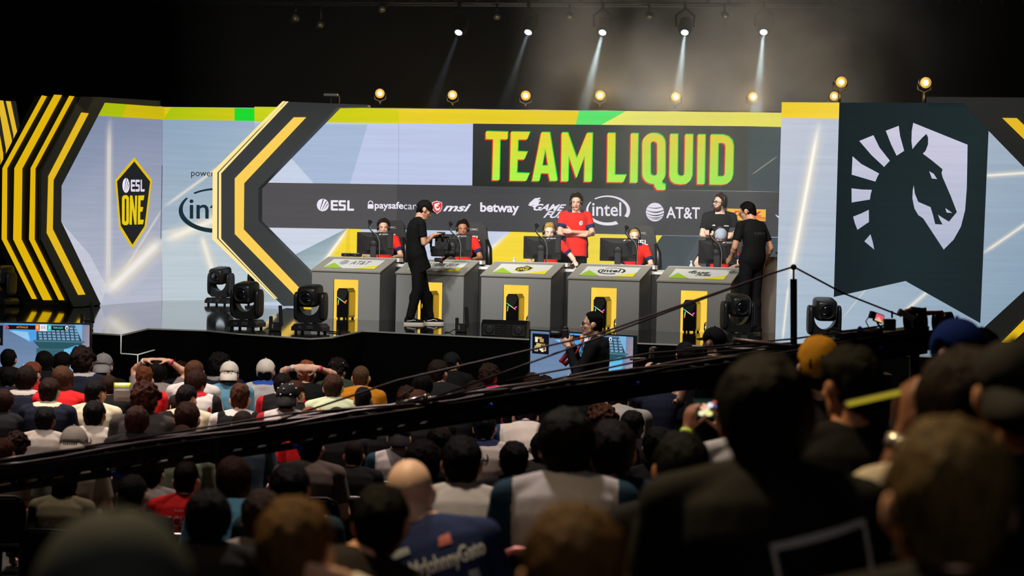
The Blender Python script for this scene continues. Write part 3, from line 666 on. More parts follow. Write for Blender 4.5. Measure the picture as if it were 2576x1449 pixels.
# ------------------------------------------------------------------ the players' desks
PD = Plane(787, 32.06, 1845, 29.88)
EU = PD.u if PD.u.x > 0 else -PD.u
EV = V((-EU.y, EU.x, 0))                       # away from the audience
D0 = PD.px(787, 740); D0 = V((D0.x, D0.y, STAGE_Z)); RZD = math.atan2(EU.y, EU.x)
def ucoord(x, y=740): return (PD.px(x, y) - D0).dot(EU)
def DW(u, v, z): return D0 + EU * u + EV * v + V((0, 0, z))
M_POD = mat('grey_laminate', (122, 122, 120), .55, vary=.05, vscale=120)
M_TOP = mat('pale_slope', (146, 143, 134), .5)
M_WHITE = mat('white_edge', (226, 224, 220), .4)
M_DARK = mat('dark_plastic', (20, 20, 21), .42)
M_DARK2 = mat('matt_black', (12, 12, 13), .6)
E_NICHE = emit('niche_yellow', (255, 208, 74), 1.0)
def print_mat():
    m = bpy.data.materials.new('printed_sheet'); m.use_nodes = True; nt = m.node_tree; b = nt.nodes['Principled BSDF']
    a = nt.nodes.new('ShaderNodeVertexColor'); a.layer_name = 'Col'; nt.links.new(a.outputs['Color'], b.inputs['Base Color']); b.inputs['Roughness'].default_value = .45
    return m
M_PRINT = print_mat()
PODX = [(784, 955), (996, 1166), (1210, 1385), (1429, 1608), (1653, 1838)]
PN = ['first podium from the left, sign with a striped globe', 'second podium behind the walking camera operator', 'middle podium, sign with a black and yellow shield', 'fourth podium, sign with a ringed word', 'rightmost podium, sign with slanted two-row lettering']
W = .0
PODU = []
for i, (x0, x1) in enumerate(PODX):
    u0, u1 = ucoord(x0), ucoord(x1); PODU.append((u0, u1)); w = u1 - u0
    t = thing('player_podium', 'grey podium with lit yellow niche, ' + PN[i], 'desk', DW(u0, 0, 0), RZD, 'grey player podiums')
    NX0, NX1, NH, ND = .32 * w, .685 * w, .60, .34
    mb = MB()
    mb.prism([(0, 0, 0), (NX0, 0, 0), (NX0, 0, NH), (NX1, 0, NH), (NX1, 0, 0), (w, 0, 0), (w, 0, .712), (0, 0, .712)], (0, .03, 0))
    for x in (0, w - .03): mb.prism([(x, .03, 0), (x, .03, .712), (x, .62, .88), (x, .62, 0)], (.03, 0, 0))
    mb.box((w / 2, .605, .43), (w - .06, .03, .86)); mb.build('body', M_POD, t)
    nb = MB(); nb.box(((NX0 + NX1) / 2, ND, NH / 2), (NX1 - NX0 + .06, .02, NH), m=E_NICHE)
    for x in (NX0 - .015, NX1 + .015): nb.box((x, ND / 2 + .02, NH / 2), (.02, ND - .04, NH), m=E_NICHE)
    nb.box(((NX0 + NX1) / 2, ND / 2 + .02, NH + .012), (NX1 - NX0 + .06, ND - .04, .02), m=E_NICHE)
    tag(nb.build('niche', None, t), 'glowing yellow niche')
    sl = MB(); sl.prism([(-.012, -.015, .714), (w + .012, -.015, .714), (w + .012, .62, .905), (-.012, .62, .905)], (0, -.006, .02)); sl.build('sloped_top', M_TOP, t)
    ledge = MB(); ledge.box((w / 2 + .02, .70, .90), (w + .06, .15, .055)); ledge.build('ledge', M_WHITE, t)
    a = V((-.012, -.021, .735)); bR = V((w + .012, -.021, .735)); c = V((w + .012, .614, .926)); d = V((-.012, .614, .926))
    qq = [bil((a, bR, c, d), uu, vv) for uu, vv in ((.13, .17), (.875, .17), (.875, .83), (.13, .83))]
    nrm = (bR - a).cross(d - a).normalized()
    class _F:
        q = qq
        def px(s, x, y, off=0): return bil(s.q, x, y) + nrm * (off + .001)
    fp = _F(); sg = MB()
    gfx(sg, fp, [(0, 0), (1, 0), (1, 1), (0, 1)], (212, 212, 208), .001, m=M_PRINT)
    gfx(sg, fp, [(0, 0), (.38, 0), (.10, .58)], (150, 190, 50), .003, m=M_PRINT); gfx(sg, fp, [(.60, 0), (1, 0), (1, .45)], (226, 216, 44), .003, m=M_PRINT)
    ink = (60, 62, 64)
    class _M:      # drawing frame with y pointing down, for the shared marks
        def px(s, x, y, off=0): return fp.px(x, 1 - y, off)
    fm = _M(); keep = M_GFX; M_GFX = M_PRINT
    if i == 0:
        gfx(sg, fm, circle(.28, .36, .075, .22), (120, 122, 124), .005)
        for yy in (.24, .36, .48): gfx(sg, fm, [(.20, yy), (.28, yy + .05), (.36, yy - .02), (.36, yy + .02), (.28, yy + .10), (.20, yy + .05)], (212, 212, 208), .007)
        gtext(sg, fm, 'AT&T', [(.42, .56), (.78, .56), (.78, .18), (.42, .18)], (110, 112, 114), .005, shear=.15)
    elif i == 1: gtext(sg, fm, 'NEW YORK 2019', [(.10, .48), (.86, .48), (.86, .16), (.10, .16)], (70, 72, 70), .005, bold=.0, shear=.1)
    elif i == 2:
        gfx(sg, fm, [(.36, .42), (.52, .12), (.68, .36), (.65, .62), (.50, .86), (.37, .68)], (200, 186, 30), .005)
        gfx(sg, fm, [(.375, .43), (.52, .17), (.665, .38), (.64, .60), (.50, .80), (.385, .65)], (44, 46, 46), .006)
        gtext(sg, fm, 'ONE', [(.41, .68), (.62, .68), (.62, .44), (.41, .44)], (224, 206, 40), .008, bold=.03, shear=.15)
        esl_letters(sg, fm, .46, .28, .60, .38, .008, (220, 220, 220))
    elif i == 3: intel_mark(sg, fm, (.27, .12, .77, .80), .005, (40, 44, 46), sl=0)
    else:
        gtext(sg, fm, 'GAME', [(.33, .48), (.66, .48), (.68, .28), (.35, .28)], (70, 76, 56), .005, bold=.03, shear=.2); gtext(sg, fm, 'FUEL', [(.44, .70), (.72, .70), (.74, .51), (.46, .51)], (70, 76, 56), .005, bold=.03, shear=.2)
        gfx(sg, fm, [(.27, .34), (.38, .14), (.42, .20), (.34, .32), (.30, .42)], (70, 76, 56), .005)
    M_GFX = keep
    sg.build('sign_plate', M_PRINT, t, recalc=False)
    for x in (qq[0],):
        pass
    # computer in the niche
    pc = thing('desktop_computer', 'black computer tower with coloured light strips, niche of the ' + ['first podium from the left', 'podium behind the camera operator', 'middle podium', 'fourth podium', 'rightmost podium'][i], 'computer', DW(u0 + w * .435, .19, 0), RZD, 'computer towers in the podiums')
    pw, ph, pd = .19, .465, .26
    mb = MB(); mb.prism([(-pw / 2, -pd / 2, .02), (pw / 2, -pd / 2, .02), (pw / 2, -pd / 2, ph - .05), (pw / 2 - .03, -pd / 2, ph), (-pw / 2 + .03, -pd / 2, ph), (-pw / 2, -pd / 2, ph - .05)], (0, pd, 0)); mb.build('case', mat('gloss_black', (14, 14, 15), .14), pc)
    mb = MB(); mb.prism([(pw / 2 + .002, -pd / 2 + .02, .05), (pw / 2 + .002, pd / 2 - .01, .05), (pw / 2 + .002, pd / 2 - .01, ph - .06), (pw / 2 + .002, -pd / 2 + .02, ph - .06)], (.006, 0, 0)); tag(mb.build('side_window', mat('side_glass_reflection', (150, 132, 30), .08, spec=.9), pc), 'side window coloured with the yellow niche reflection')  # yellow reflection of the niche painted in as base colour
    mb = MB(); mb.prism([(-.08, -pd / 2 - .001, .33), (.02, -pd / 2 - .001, .25), (.085, -pd / 2 - .001, .40), (.055, -pd / 2 - .001, .45), (-.055, -pd / 2 - .001, .45), (-.085, -pd / 2 - .001, .40)], (0, -.008, 0)); mb.build('front_panel', mat('gunmetal', (44, 44, 43), .3, .4), pc)
    y_ = -pd / 2 - .012
    for nm, a_, b_, c1, c2 in (('light_strip', (-.085, .33), (.06, .235), (40, 190, 255), (255, 120, 60)), ('light_strip', (-.06, .295), (-.07, .205), (60, 240, 150), (255, 60, 120))):
        mb = MB(); n_ = 6; dx, dz = (b_[0] - a_[0]), (b_[1] - a_[1]); L = math.hypot(dx, dz); nx, nz = -dz / L * .006, dx / L * .006; vs_ = []; cs_ = []
        for k in range(n_ + 1):
            f = k / n_; c_ = tuple(p + (q - p) * f for p, q in zip(c1, c2)); c_ = (min(255, c_[0] + 60 * sin(f * pi)), min(255, c_[1] + 80 * sin(f * pi)), c_[2])
            for sgn in (-1, 1): vs_.append((a_[0] + dx * f + nx * sgn, y_, a_[1] + dz * f + nz * sgn)); cs_.append(rgb(*c_))
        mb.add(vs_, [(k * 2, k * 2 + 1, k * 2 + 3, k * 2 + 2) for k in range(n_)], M_GFX, cols=cs_); mb.build(nm, None, pc, recalc=False)
    mb = MB(); gfx(mb, type('Z', (), {'px': lambda s, x, y, o=0: V((x, y_, y))})(), [(.035, .262), (.06, .285), (.082, .288), (.070, .262), (.05, .25)], (255, 120, 60) if i == 0 else (224, 60, 240), 0); mb.build('badge_light', None, pc, recalc=False)
    for a_ in (-1, 1):
        for b_ in (-1, 1): mb = MB(); mb.box((a_ * .07, b_ * .1, .01), (.03, .03, .02)); mb.build('foot', M_DARK2, pc)
    if i in (2, 3, 4):
        cb = thing('cable_coil', 'black cable bundle beside the computer of the ' + {2: 'middle podium', 3: 'fourth podium', 4: 'rightmost podium'}[i], 'cable', DW(u0 + w * .65, .12, 0), RZD, 'cable bundles in the niches')
        mb = MB()
        for k in range(3):
            mb.tube([(.03 * cos(2 * pi * j / 14) * (1 - .1 * k), .03 * sin(k + j * .3) * .3, .06 + .05 * sin(2 * pi * j / 14) + .02 * k) for j in range(15)], .006, n=5)
        mb.tube([(0, 0, .0), (.01, 0, .06), (.02, 0, .16)], .008, n=6)
        mb.build('loops', M_DARK2, cb)
tb = thing('long_table', 'long grey table with white top running behind the podiums', 'table', DW(0, 0, 0), RZD)
L0, L1 = ucoord(770) + .09, ucoord(1852)
mb = MB(); mb.box(((L0 + L1) / 2, 1.14, .82), (L1 - L0, .98, .04)); mb.build('tabletop', M_WHITE, tb)
mb = MB(); mb.box(((L0 + L1) / 2, .67, .40), (L1 - L0, .03, .80)); mb.build('front_board', mat('shaded_laminate', (46, 46, 46), .6), tb)  # shade between the podiums is put into the board colour
for uu in (L0 + .03, (L0 + L1) / 2, L1 - .03):
    mb = MB(); mb.box((uu, 1.2, .40), (.05, .84, .80)); mb.build('leg', M_POD, tb)

# monitors seen from behind
def make_monitor():
    t = thing('monitor', 'x', 'monitor')
    mb = MB(); mb.box((0, 0, .30), (.57, .022, .345), bev=.006)
    vs_ = [(-.27, -.011, .14), (.27, -.011, .14), (.27, -.011, .46), (-.27, -.011, .46), (-.13, -.05, .20), (.14, -.05, .20), (.10, -.05, .40), (-.10, -.05, .40)]
    mb.add(vs_, [(0, 1, 5, 4), (1, 2, 6, 5), (2, 3, 7, 6), (3, 0, 4, 7), (4, 5, 6, 7)]); mb.build('shell', mat('monitor_shell', (34, 34, 34), .34), t)
    mb = MB(); mb.box((.20, -.021, .345), (.15, .012, .23)); mb.build('back_panel', mat('monitor_panel', (24, 24, 26), .5), t)
    mb = MB(); mb.lathe([(0, .065), (.022, .062), (.03, .05)], (-.01, -.05, .29), (0, -1, 0), None, 20); mb.build('mount', M_DARK2, t)
    mb = MB(); mb.box((-.01, -.075, .135), (.095, .035, .25), bev=.008); mb.build('stand', mat('monitor_stand', (46, 48, 52), .4), t)
    mb = MB(); mb.box((-.01, -.05, .008), (.30, .20, .016), bev=.005); mb.build('base', M_DARK, t)
    mb = MB(); mb.tube([(-.16 + .02 * k, -.030 - .001 * k, .33 + .05 * sin(k / 12 * pi / 2)) for k in range(13)], .004, n=5); mb.tube([(.08, -.034, .38), (.09, -.036, .34), (.09, -.036, .22)], .003, n=5); mb.build('groove', mat('silver_line', (150, 150, 150), .3, .6), t)
    mb = MB(); mb.prism([(.06, -.024, .435), (.08, -.024, .452), (.11, -.024, .455), (.10, -.024, .445), (.085, -.024, .437)], (0, -.003, 0)); mb.prism([(.12, -.024, .438), (.20, -.024, .438), (.20, -.024, .443), (.12, -.024, .443)], (0, -.003, 0)); mb.prism([(.12, -.024, .448), (.21, -.024, .448), (.21, -.024, .455), (.12, -.024, .455)], (0, -.003, 0)); mb.build('mark', M_WHITE, t)
    mb = MB(); mb.box((0, .0125, .30), (.545, .004, .31)); mb.build('screen', emit('monitor_glow', (150, 160, 190), .8), t)
    return t
MON = [(943, 'in front of the dark-haired player at the first podium'), (1140, 'behind the walking camera operator'), (1364, 'in front of the blond player at the middle podium'), (1557, 'in front of the fair-haired fourth player'), (1806, 'in front of the player with the light cap')]
mon0 = None
def vplane(x, v, y=620):               # desk point at image column x on the row v behind the front
    d = ray(x, y); p0 = DW(0, v, 0); n = EV; return CAM + d * ((p0 - CAM).dot(n) / d.dot(n))
GN = [(952, 0), (1156, 0), (1373, 0), (1600, 0), (1812, 0)]
for i, (x, nm) in enumerate(MON):
    if mon0 is None: mon0 = make_monitor(); t = mon0
    else: t = copy_tree(mon0)
    p = vplane(x, 1.10); t.location = (p.x, p.y, STAGE_Z + .84); t.rotation_euler = (0, 0, RZD + rad(13)); tag(t, 'black monitor seen from behind, ' + nm, 'monitor', 'monitors on the long table')
# gooseneck cameras
def make_goose():
    t = thing('gooseneck_camera', 'x', 'camera')
    mb = MB(); mb.tube([(0, 0, 0), (.01, 0, .12), (.012, 0, .28), (0, 0, .37), (-.03, 0, .42), (-.13, 0, .50), (-.165, 0, .55), (-.168, 0, .62)], .0085, n=8); mb.build('arm', M_METAL, t)
    mb = MB(); mb.tube([(.02, -.012, .02), (.026, -.012, .28), (.012, -.012, .36), (-.02, -.012, .43), (-.12, -.012, .51), (-.15, -.012, .56)], .004, n=5); mb.build('cable', mat('grey_cable', (140, 140, 138), .5), t)
    mb = MB(); mb.box((-.155, -.01, .645), (.045, .05, .05), rot=(.2, .4, .3), bev=.012); mb.lathe([(0, .02), (.02, .022), (.028, .016)], (-.145, .015, .64), (.3, 1, -.5), None, 12); mb.box((-.15, .0, .60), (.02, .02, .04)); mb.build('head', M_DARK, t)
    mb = MB(); mb.lathe([(0, .03), (.012, .03), (.02, .012)], (0, 0, 0), (0, 0, 1), None, 14); mb.build('clamp', M_METAL, t)
    return t
g0 = None
for i, (x, _) in enumerate(GN):
    t = make_goose() if g0 is None else copy_tree(g0); g0 = g0 or t
    p = vplane(x, 1.0 - .12); t.location = (p.x, p.y, STAGE_Z + .84); t.rotation_euler = (0, 0, RZD); tag(t, 'black gooseneck camera arm, ' + MON[i][1].replace('in front of', 'by').replace('behind the walking', 'half behind the walking'), 'camera', 'gooseneck cameras on the table')
# small boxes, bottles
for x, nm in ((1003, 'right of the first podium'), (1206, 'right of the second podium'), (1430, 'right of the middle podium'), (1640, 'right of the fourth podium')):
    p = vplane(x, .80); t = thing('control_box', 'small black box on the white table edge, ' + nm, 'box', (p.x, p.y, STAGE_Z + .84), RZD, 'black boxes on the table')
    mb = MB(); mb.box((0, 0, .038), (.17, .11, .06), bev=.006); mb.build('case', M_DARK, t)
    mb = MB(); mb.box((.02, -.057, .03), (.10, .004, .035)); mb.build('front', mat('brown_face', (70, 62, 50), .5), t)
    for a_ in (-.06, .06): mb = MB(); mb.box((a_, 0, .004), (.02, .09, .008)); mb.build('foot', M_DARK2, t)
for x, w_, nm in ((873, .15, 'left of two on the first podium ledge'), (898, .14, 'right of two on the first podium ledge')):
    p = vplane(x, .70); t = thing('sound_box', 'flat black audio box, ' + nm, 'box', (p.x, p.y, STAGE_Z + .928), RZD, 'audio boxes on the ledge')
    mb = MB(); mb.box((0, 0, .03), (w_, .10, .05), bev=.006); mb.build('case', M_DARK, t); mb = MB(); mb.lathe([(0, .008), (.015, .007)], (0, -.05, .03), (0, -1, 0), None, 10); mb.build('knob', mat('knob_grey', (140, 140, 140), .4), t)
    mb = MB(); mb.box((0, -.02, .058), (w_ * .8, .05, .006)); mb.build('top_plate', mat('pale_plate', (150, 148, 140), .5), t)
for x, h, nm in ((1294, .15, 'with a yellow cable, at the left of the middle podium'), (1740, .17, 'with a white cap, by the hand at the rightmost podium')):
    p = vplane(x, .85); t = thing('water_bottle', 'small clear bottle ' + nm, 'bottle', (p.x, p.y, STAGE_Z + .84), 0, 'bottles on the table')
    mb = MB(); mb.lathe([(0, .026), (.01, .03), (h * .6, .03), (h * .75, .014), (h * .85, .013)], (0, 0, .0), (0, 0, 1), None, 14); mb.build('body', mat('bottle_plastic', (190, 205, 215), .12, spec=.8), t)
    mb = MB(); mb.lathe([(h * .84, .016), (h, .016)], (0, 0, 0), (0, 0, 1), None, 12); mb.build('cap', M_WHITE, t)
# gaming chairs
def make_gchair():
    t = thing('gaming_chair', 'x', 'chair')
    blk = mat('black_leather', (22, 22, 23), .32); 
    mb = MB(); out = [(-.20, .0), (-.27, .12), (-.29, .34), (-.25, .50), (-.22, .60), (-.19, .78), (-.12, .86), (.12, .86), (.19, .78), (.22, .60), (.25, .50), (.29, .34), (.27, .12), (.20, 0)]
    mb.prism([(x, .04 + .10 * z, z + .48) for x, z in out], (0, .09, 0)); mb.build('backrest', blk, t)
    for s in (-1, 1):
        mb = MB(); mb.tube([(s * .22, -.01, .52), (s * .285, -.04, .70), (s * .27, .0, .92), (s * .225, .04, 1.06)], [.04, .055, .05, .03], n=8); mb.build('side_bolster', blk, t)
    mb = MB(); mb.box((0, -.22, .45), (.54, .54, .11), bev=.04); mb.build('seat', blk, t)
    for s in (-1, 1):
        mb = MB(); mb.tube([(s * .31, -.12, .44), (s * .33, -.12, .62)], .02, n=6); mb.box((s * .33, -.18, .64), (.09, .28, .03), bev=.01); mb.build('armrest', M_DARK, t)
    mb = MB(); mb.tube([(0, -.2, .40), (0, -.2, .10)], .035, n=10); mb.build('column', M_METAL, t)
    for k in range(5):
        a = 2 * pi * k / 5 + .3; mb = MB(); mb.tube([(0, -.2, .11), (.3 * cos(a), -.2 + .3 * sin(a), .07)], [.03, .018], n=6); mb.ball((.3 * cos(a), -.2 + .3 * sin(a), .032), .032, None, 8); mb.build('leg', M_METAL, t)
    mb = MB(); fz = type('Z', (), {'px': lambda s, x, y, o=0: V((-x, .035 + .10 * (y - .48) - .004 - o, y))})()
    keep = globals()['M_GFX']; globals()['M_GFX'] = M_PRINT
    esl_letters(mb, type('Z', (), {'px': lambda s, x, y, o=0: V((x, .036 + .10 * (-y - .48) - .004, -y))})(), -.10, -1.12, .10, -1.04, .0, (225, 225, 225))
    gtext(mb, fz, 'OMC', [(.07, 1.205), (-.07, 1.205), (-.07, 1.24), (.07, 1.24)], (170, 168, 166), .0, bold=.01, shear=-.25)
    globals()['M_GFX'] = keep
    mb.build('lettering', None, t, recalc=False)
    return t
gc0 = None
GCH = [(981, 'behind the dark-haired player, mostly hidden by the camera operator'), (1189, 'behind the second player'), (1398, 'behind the blond middle player'), (1613, 'behind the fourth player'), (1832, 'behind the player in the light cap')]
for i, (x, nm) in enumerate(GCH):
    t = make_gchair() if gc0 is None else copy_tree(gc0); gc0 = gc0 or t
    p = vplane(x, 2.35, 600); t.location = (p.x, p.y, STAGE_Z + .16); t.rotation_euler = (0, 0, RZD + rad(6 + 3 * (i % 2))); tag(t, 'black leather gaming chair ' + nm, 'chair', 'gaming chairs of the players')

# ------------------------------------------------------------------ moving-head lamps on the floor
def make_mover():
    t = thing('moving_head_lamp', 'x', 'stage lamp')
    ms = mat('mover_shell', (30, 31, 32), .38)
    mb = MB(); mb.prism([(-.215, -.165, .03), (.215, -.165, .03), (.215, -.165, .08), (.17, -.165, .125), (-.17, -.165, .125), (-.215, -.165, .08)], (0, .33, 0)); mb.build('base', ms, t)
    for a in (-1, 1):
        for b in (-1, 1): mb = MB(); mb.box((a * .16, b * .13, .015), (.03, .03, .03)); mb.build('foot', M_DARK2, t)
    mb = MB(); mb.box((-.09, -.172, .078), (.05, .006, .04)); mb.box((.05, -.172, .082), (.09, .006, .05)); mb.build('control_panel', mat('panel_grey', (58, 60, 62), .3), t)
    mb = MB(); out = rrect(-.215, .13, .215, .56, .09, 6)
    U = [(-.13, .135), (.13, .135), (.185, .17), (.215, .28), (.215, .47), (.19, .53), (.15, .535)] + [(.145 * cos(rad(a)), .40 + .165 * sin(rad(a))) for a in range(0, -181, -15)] + [(-.15, .535), (-.19, .53), (-.215, .47), (-.215, .28), (-.185, .17)]
    mb.prism([(x, -.075, z) for x, z in U], (0, .15, 0)); mb.sbox((-.185, 0, .36), (.032, .115, .19), e=.5); mb.sbox((.185, 0, .36), (.032, .115, .19), e=.5); mb.lathe([(.11, .09), (.14, .09)], (0, 0, 0), (0, 0, 1), None, 16); mb.build('yoke', ms, t)
    mb = MB(); mb.sbox((0, 0, 0), (.142, .19, .14), e=.38); M_ = Matrix.Translation((0, -.02, .50)) @ Euler((rad(8), 0, 0)).to_matrix().to_4x4()
    mb.v = [tuple(M_ @ V(v)) for v in mb.v]; hd = mb.build('head', ms, t)
    mb = MB(); mb.lathe([(-.02, .105), (.012, .105), (.02, .095), (.006, .085), (-.01, .08)], (0, -.18, 0), (0, -1, 0), M_DARK2, 24, M=M_); mb.build('bezel', None, t)
    mb = MB(); mb.lathe([(.0, .08), (.012, .06), (.022, .03), (.025, .001)], (0, -.178, 0), (0, -1, 0), None, 20, M=M_); mb.build('lens', mat('mover_lens', (18, 18, 26), .06, spec=1.0, coat=1), t)
    return t
MV = [(555, 772, 34.4, -24, 'back left one beside the ringed dark lettering'), (655, 770, 34.7, -22, 'back one in front of the wing strip'), (620, 832, None, -18, 'front one at the stage edge left of the antenna box'), (781, 842, None, -14, 'front one below the foot of the yellow strip'),
      (1853, 866, None, 12, 'right one beside the rightmost podium'), (2071, 879, None, 4, 'in front of the horse banner wall'), (6, 774, 33.6, -30, 'cropped one at the left picture edge')]
m0 = None
for x, y, D, a, nm in MV:
    t = make_mover() if m0 is None else copy_tree(m0); m0 = m0 or t
    p = onz(x, y - 5); t.location = (p.x, p.y, STAGE_Z); t.rotation_euler = (0, 0, rad(a)); tag(t, 'black moving-head floor lamp, ' + nm, 'stage lamp', 'moving-head lamps on the stage')
# transmitter boxes, low loudspeaker, cable
def make_tx():
    t = thing('antenna_box', 'x', 'transmitter')
    mb = MB(); mb.box((0, 0, .06), (.15, .12, .12), bev=.01); mb.box((-.06, 0, .13), (.04, .06, .14), bev=.006); mb.build('case', M_DARK2, t)
    mb = MB(); mb.box((.075, 0, .21), (.05, .022, .28), rot=(0, -.07, 0), bev=.008); mb.build('antenna', M_DARK2, t)
    mb = MB(); mb.box((-.02, -.063, .07), (.02, .004, .06)); mb.build('label_plate', mat('label_grey', (120, 110, 110), .5), t)
    mb = MB(); mb.ball((-.065, -.032, .10), .008, None, 8); mb.ball((-.065, -.032, .075), .008, None, 8); mb.build('indicator', emit('orange_led', (230, 120, 60), 1.0, False), t)
    mb = MB(); mb.tube([(-.06, -.05, .05), (-.10, -.10, .03), (-.13, -.15, .006), (-.2, -.18, .006)], .006, n=5); mb.build('cable', M_DARK2, t)
    return t
x0_ = None
for x, y, nm in ((692, 833, 'between the two front moving heads'), (1160, 836, 'right of the operator in skate shoes'), (218, 826, 'behind the left television')):
    t = make_tx() if x0_ is None else copy_tree(x0_); x0_ = x0_ or t
    p = onz(x, y); t.location = (p.x, p.y, STAGE_Z); t.rotation_euler = (0, 0, rad(-8)); tag(t, 'small black transmitter box with an upright antenna, ' + nm, 'transmitter', 'antenna boxes on the stage')
p = onz(1271, 846); t = thing('stage_monitor', 'low black loudspeaker lying on the stage edge below the middle podium', 'speaker', (p.x, p.y, STAGE_Z), RZD * .5)
mb = MB(); mb.prism([(-.31, -.12, 0), (-.31, .16, 0), (-.31, .16, .20), (-.31, -.02, .22), (-.31, -.12, .17)], (.62, 0, 0)); mb.build('cabinet', M_DARK, t)
for s in (-.2, .2):
    mb = MB(); mb.box((s, -.125, .09), (.17, .01, .15), bev=.004); mb.lathe([(0, .06), (.006, .045), (.001, .02), (.004, .001)], (s, -.13, .09), (0, -1, 0), None, 16); mb.build('grille', mat('grille', (34, 36, 36), .5), t)
mb = MB()
for k in range(5):
    for s in (-.06, .06): mb.box((s, -.125, .03 + k * .03), (.05, .008, .008))
mb.build('vents', mat('vent_grey', (50, 54, 54), .5), t)
t = MB(); t.tube([onz(x, y) + V((0, 0, .012)) for x, y in ((812, 833), (830, 836), (848, 838), (862, 842), (880, 838))], .010, n=6); tag(t.build('stage_cable', M_DARK2), 'black cable curling behind the front moving head near the podium', 'cable')
# a caption card on the passage floor is not built: nothing readable stands there
bp = thing('grey_bin', 'grey upright panel between the rightmost podium and the right LED wall', 'panel', onz(1925, 842))
mb = MB(); mb.box((.13, .5, .55), (.34, .04, 1.1)); mb.build('board', mat('warm_grey', (120, 112, 104), .6), bp)
mb = MB(); mb.box((.32, .5, .8), (.05, .06, 1.6)); mb.build('post', mat('blue_grey', (70, 82, 88), .5), bp)
mb = MB(); mb.box((.26, .44, 1.16), (.16, .10, .03)); mb.build('shelf', M_DARK, bp)

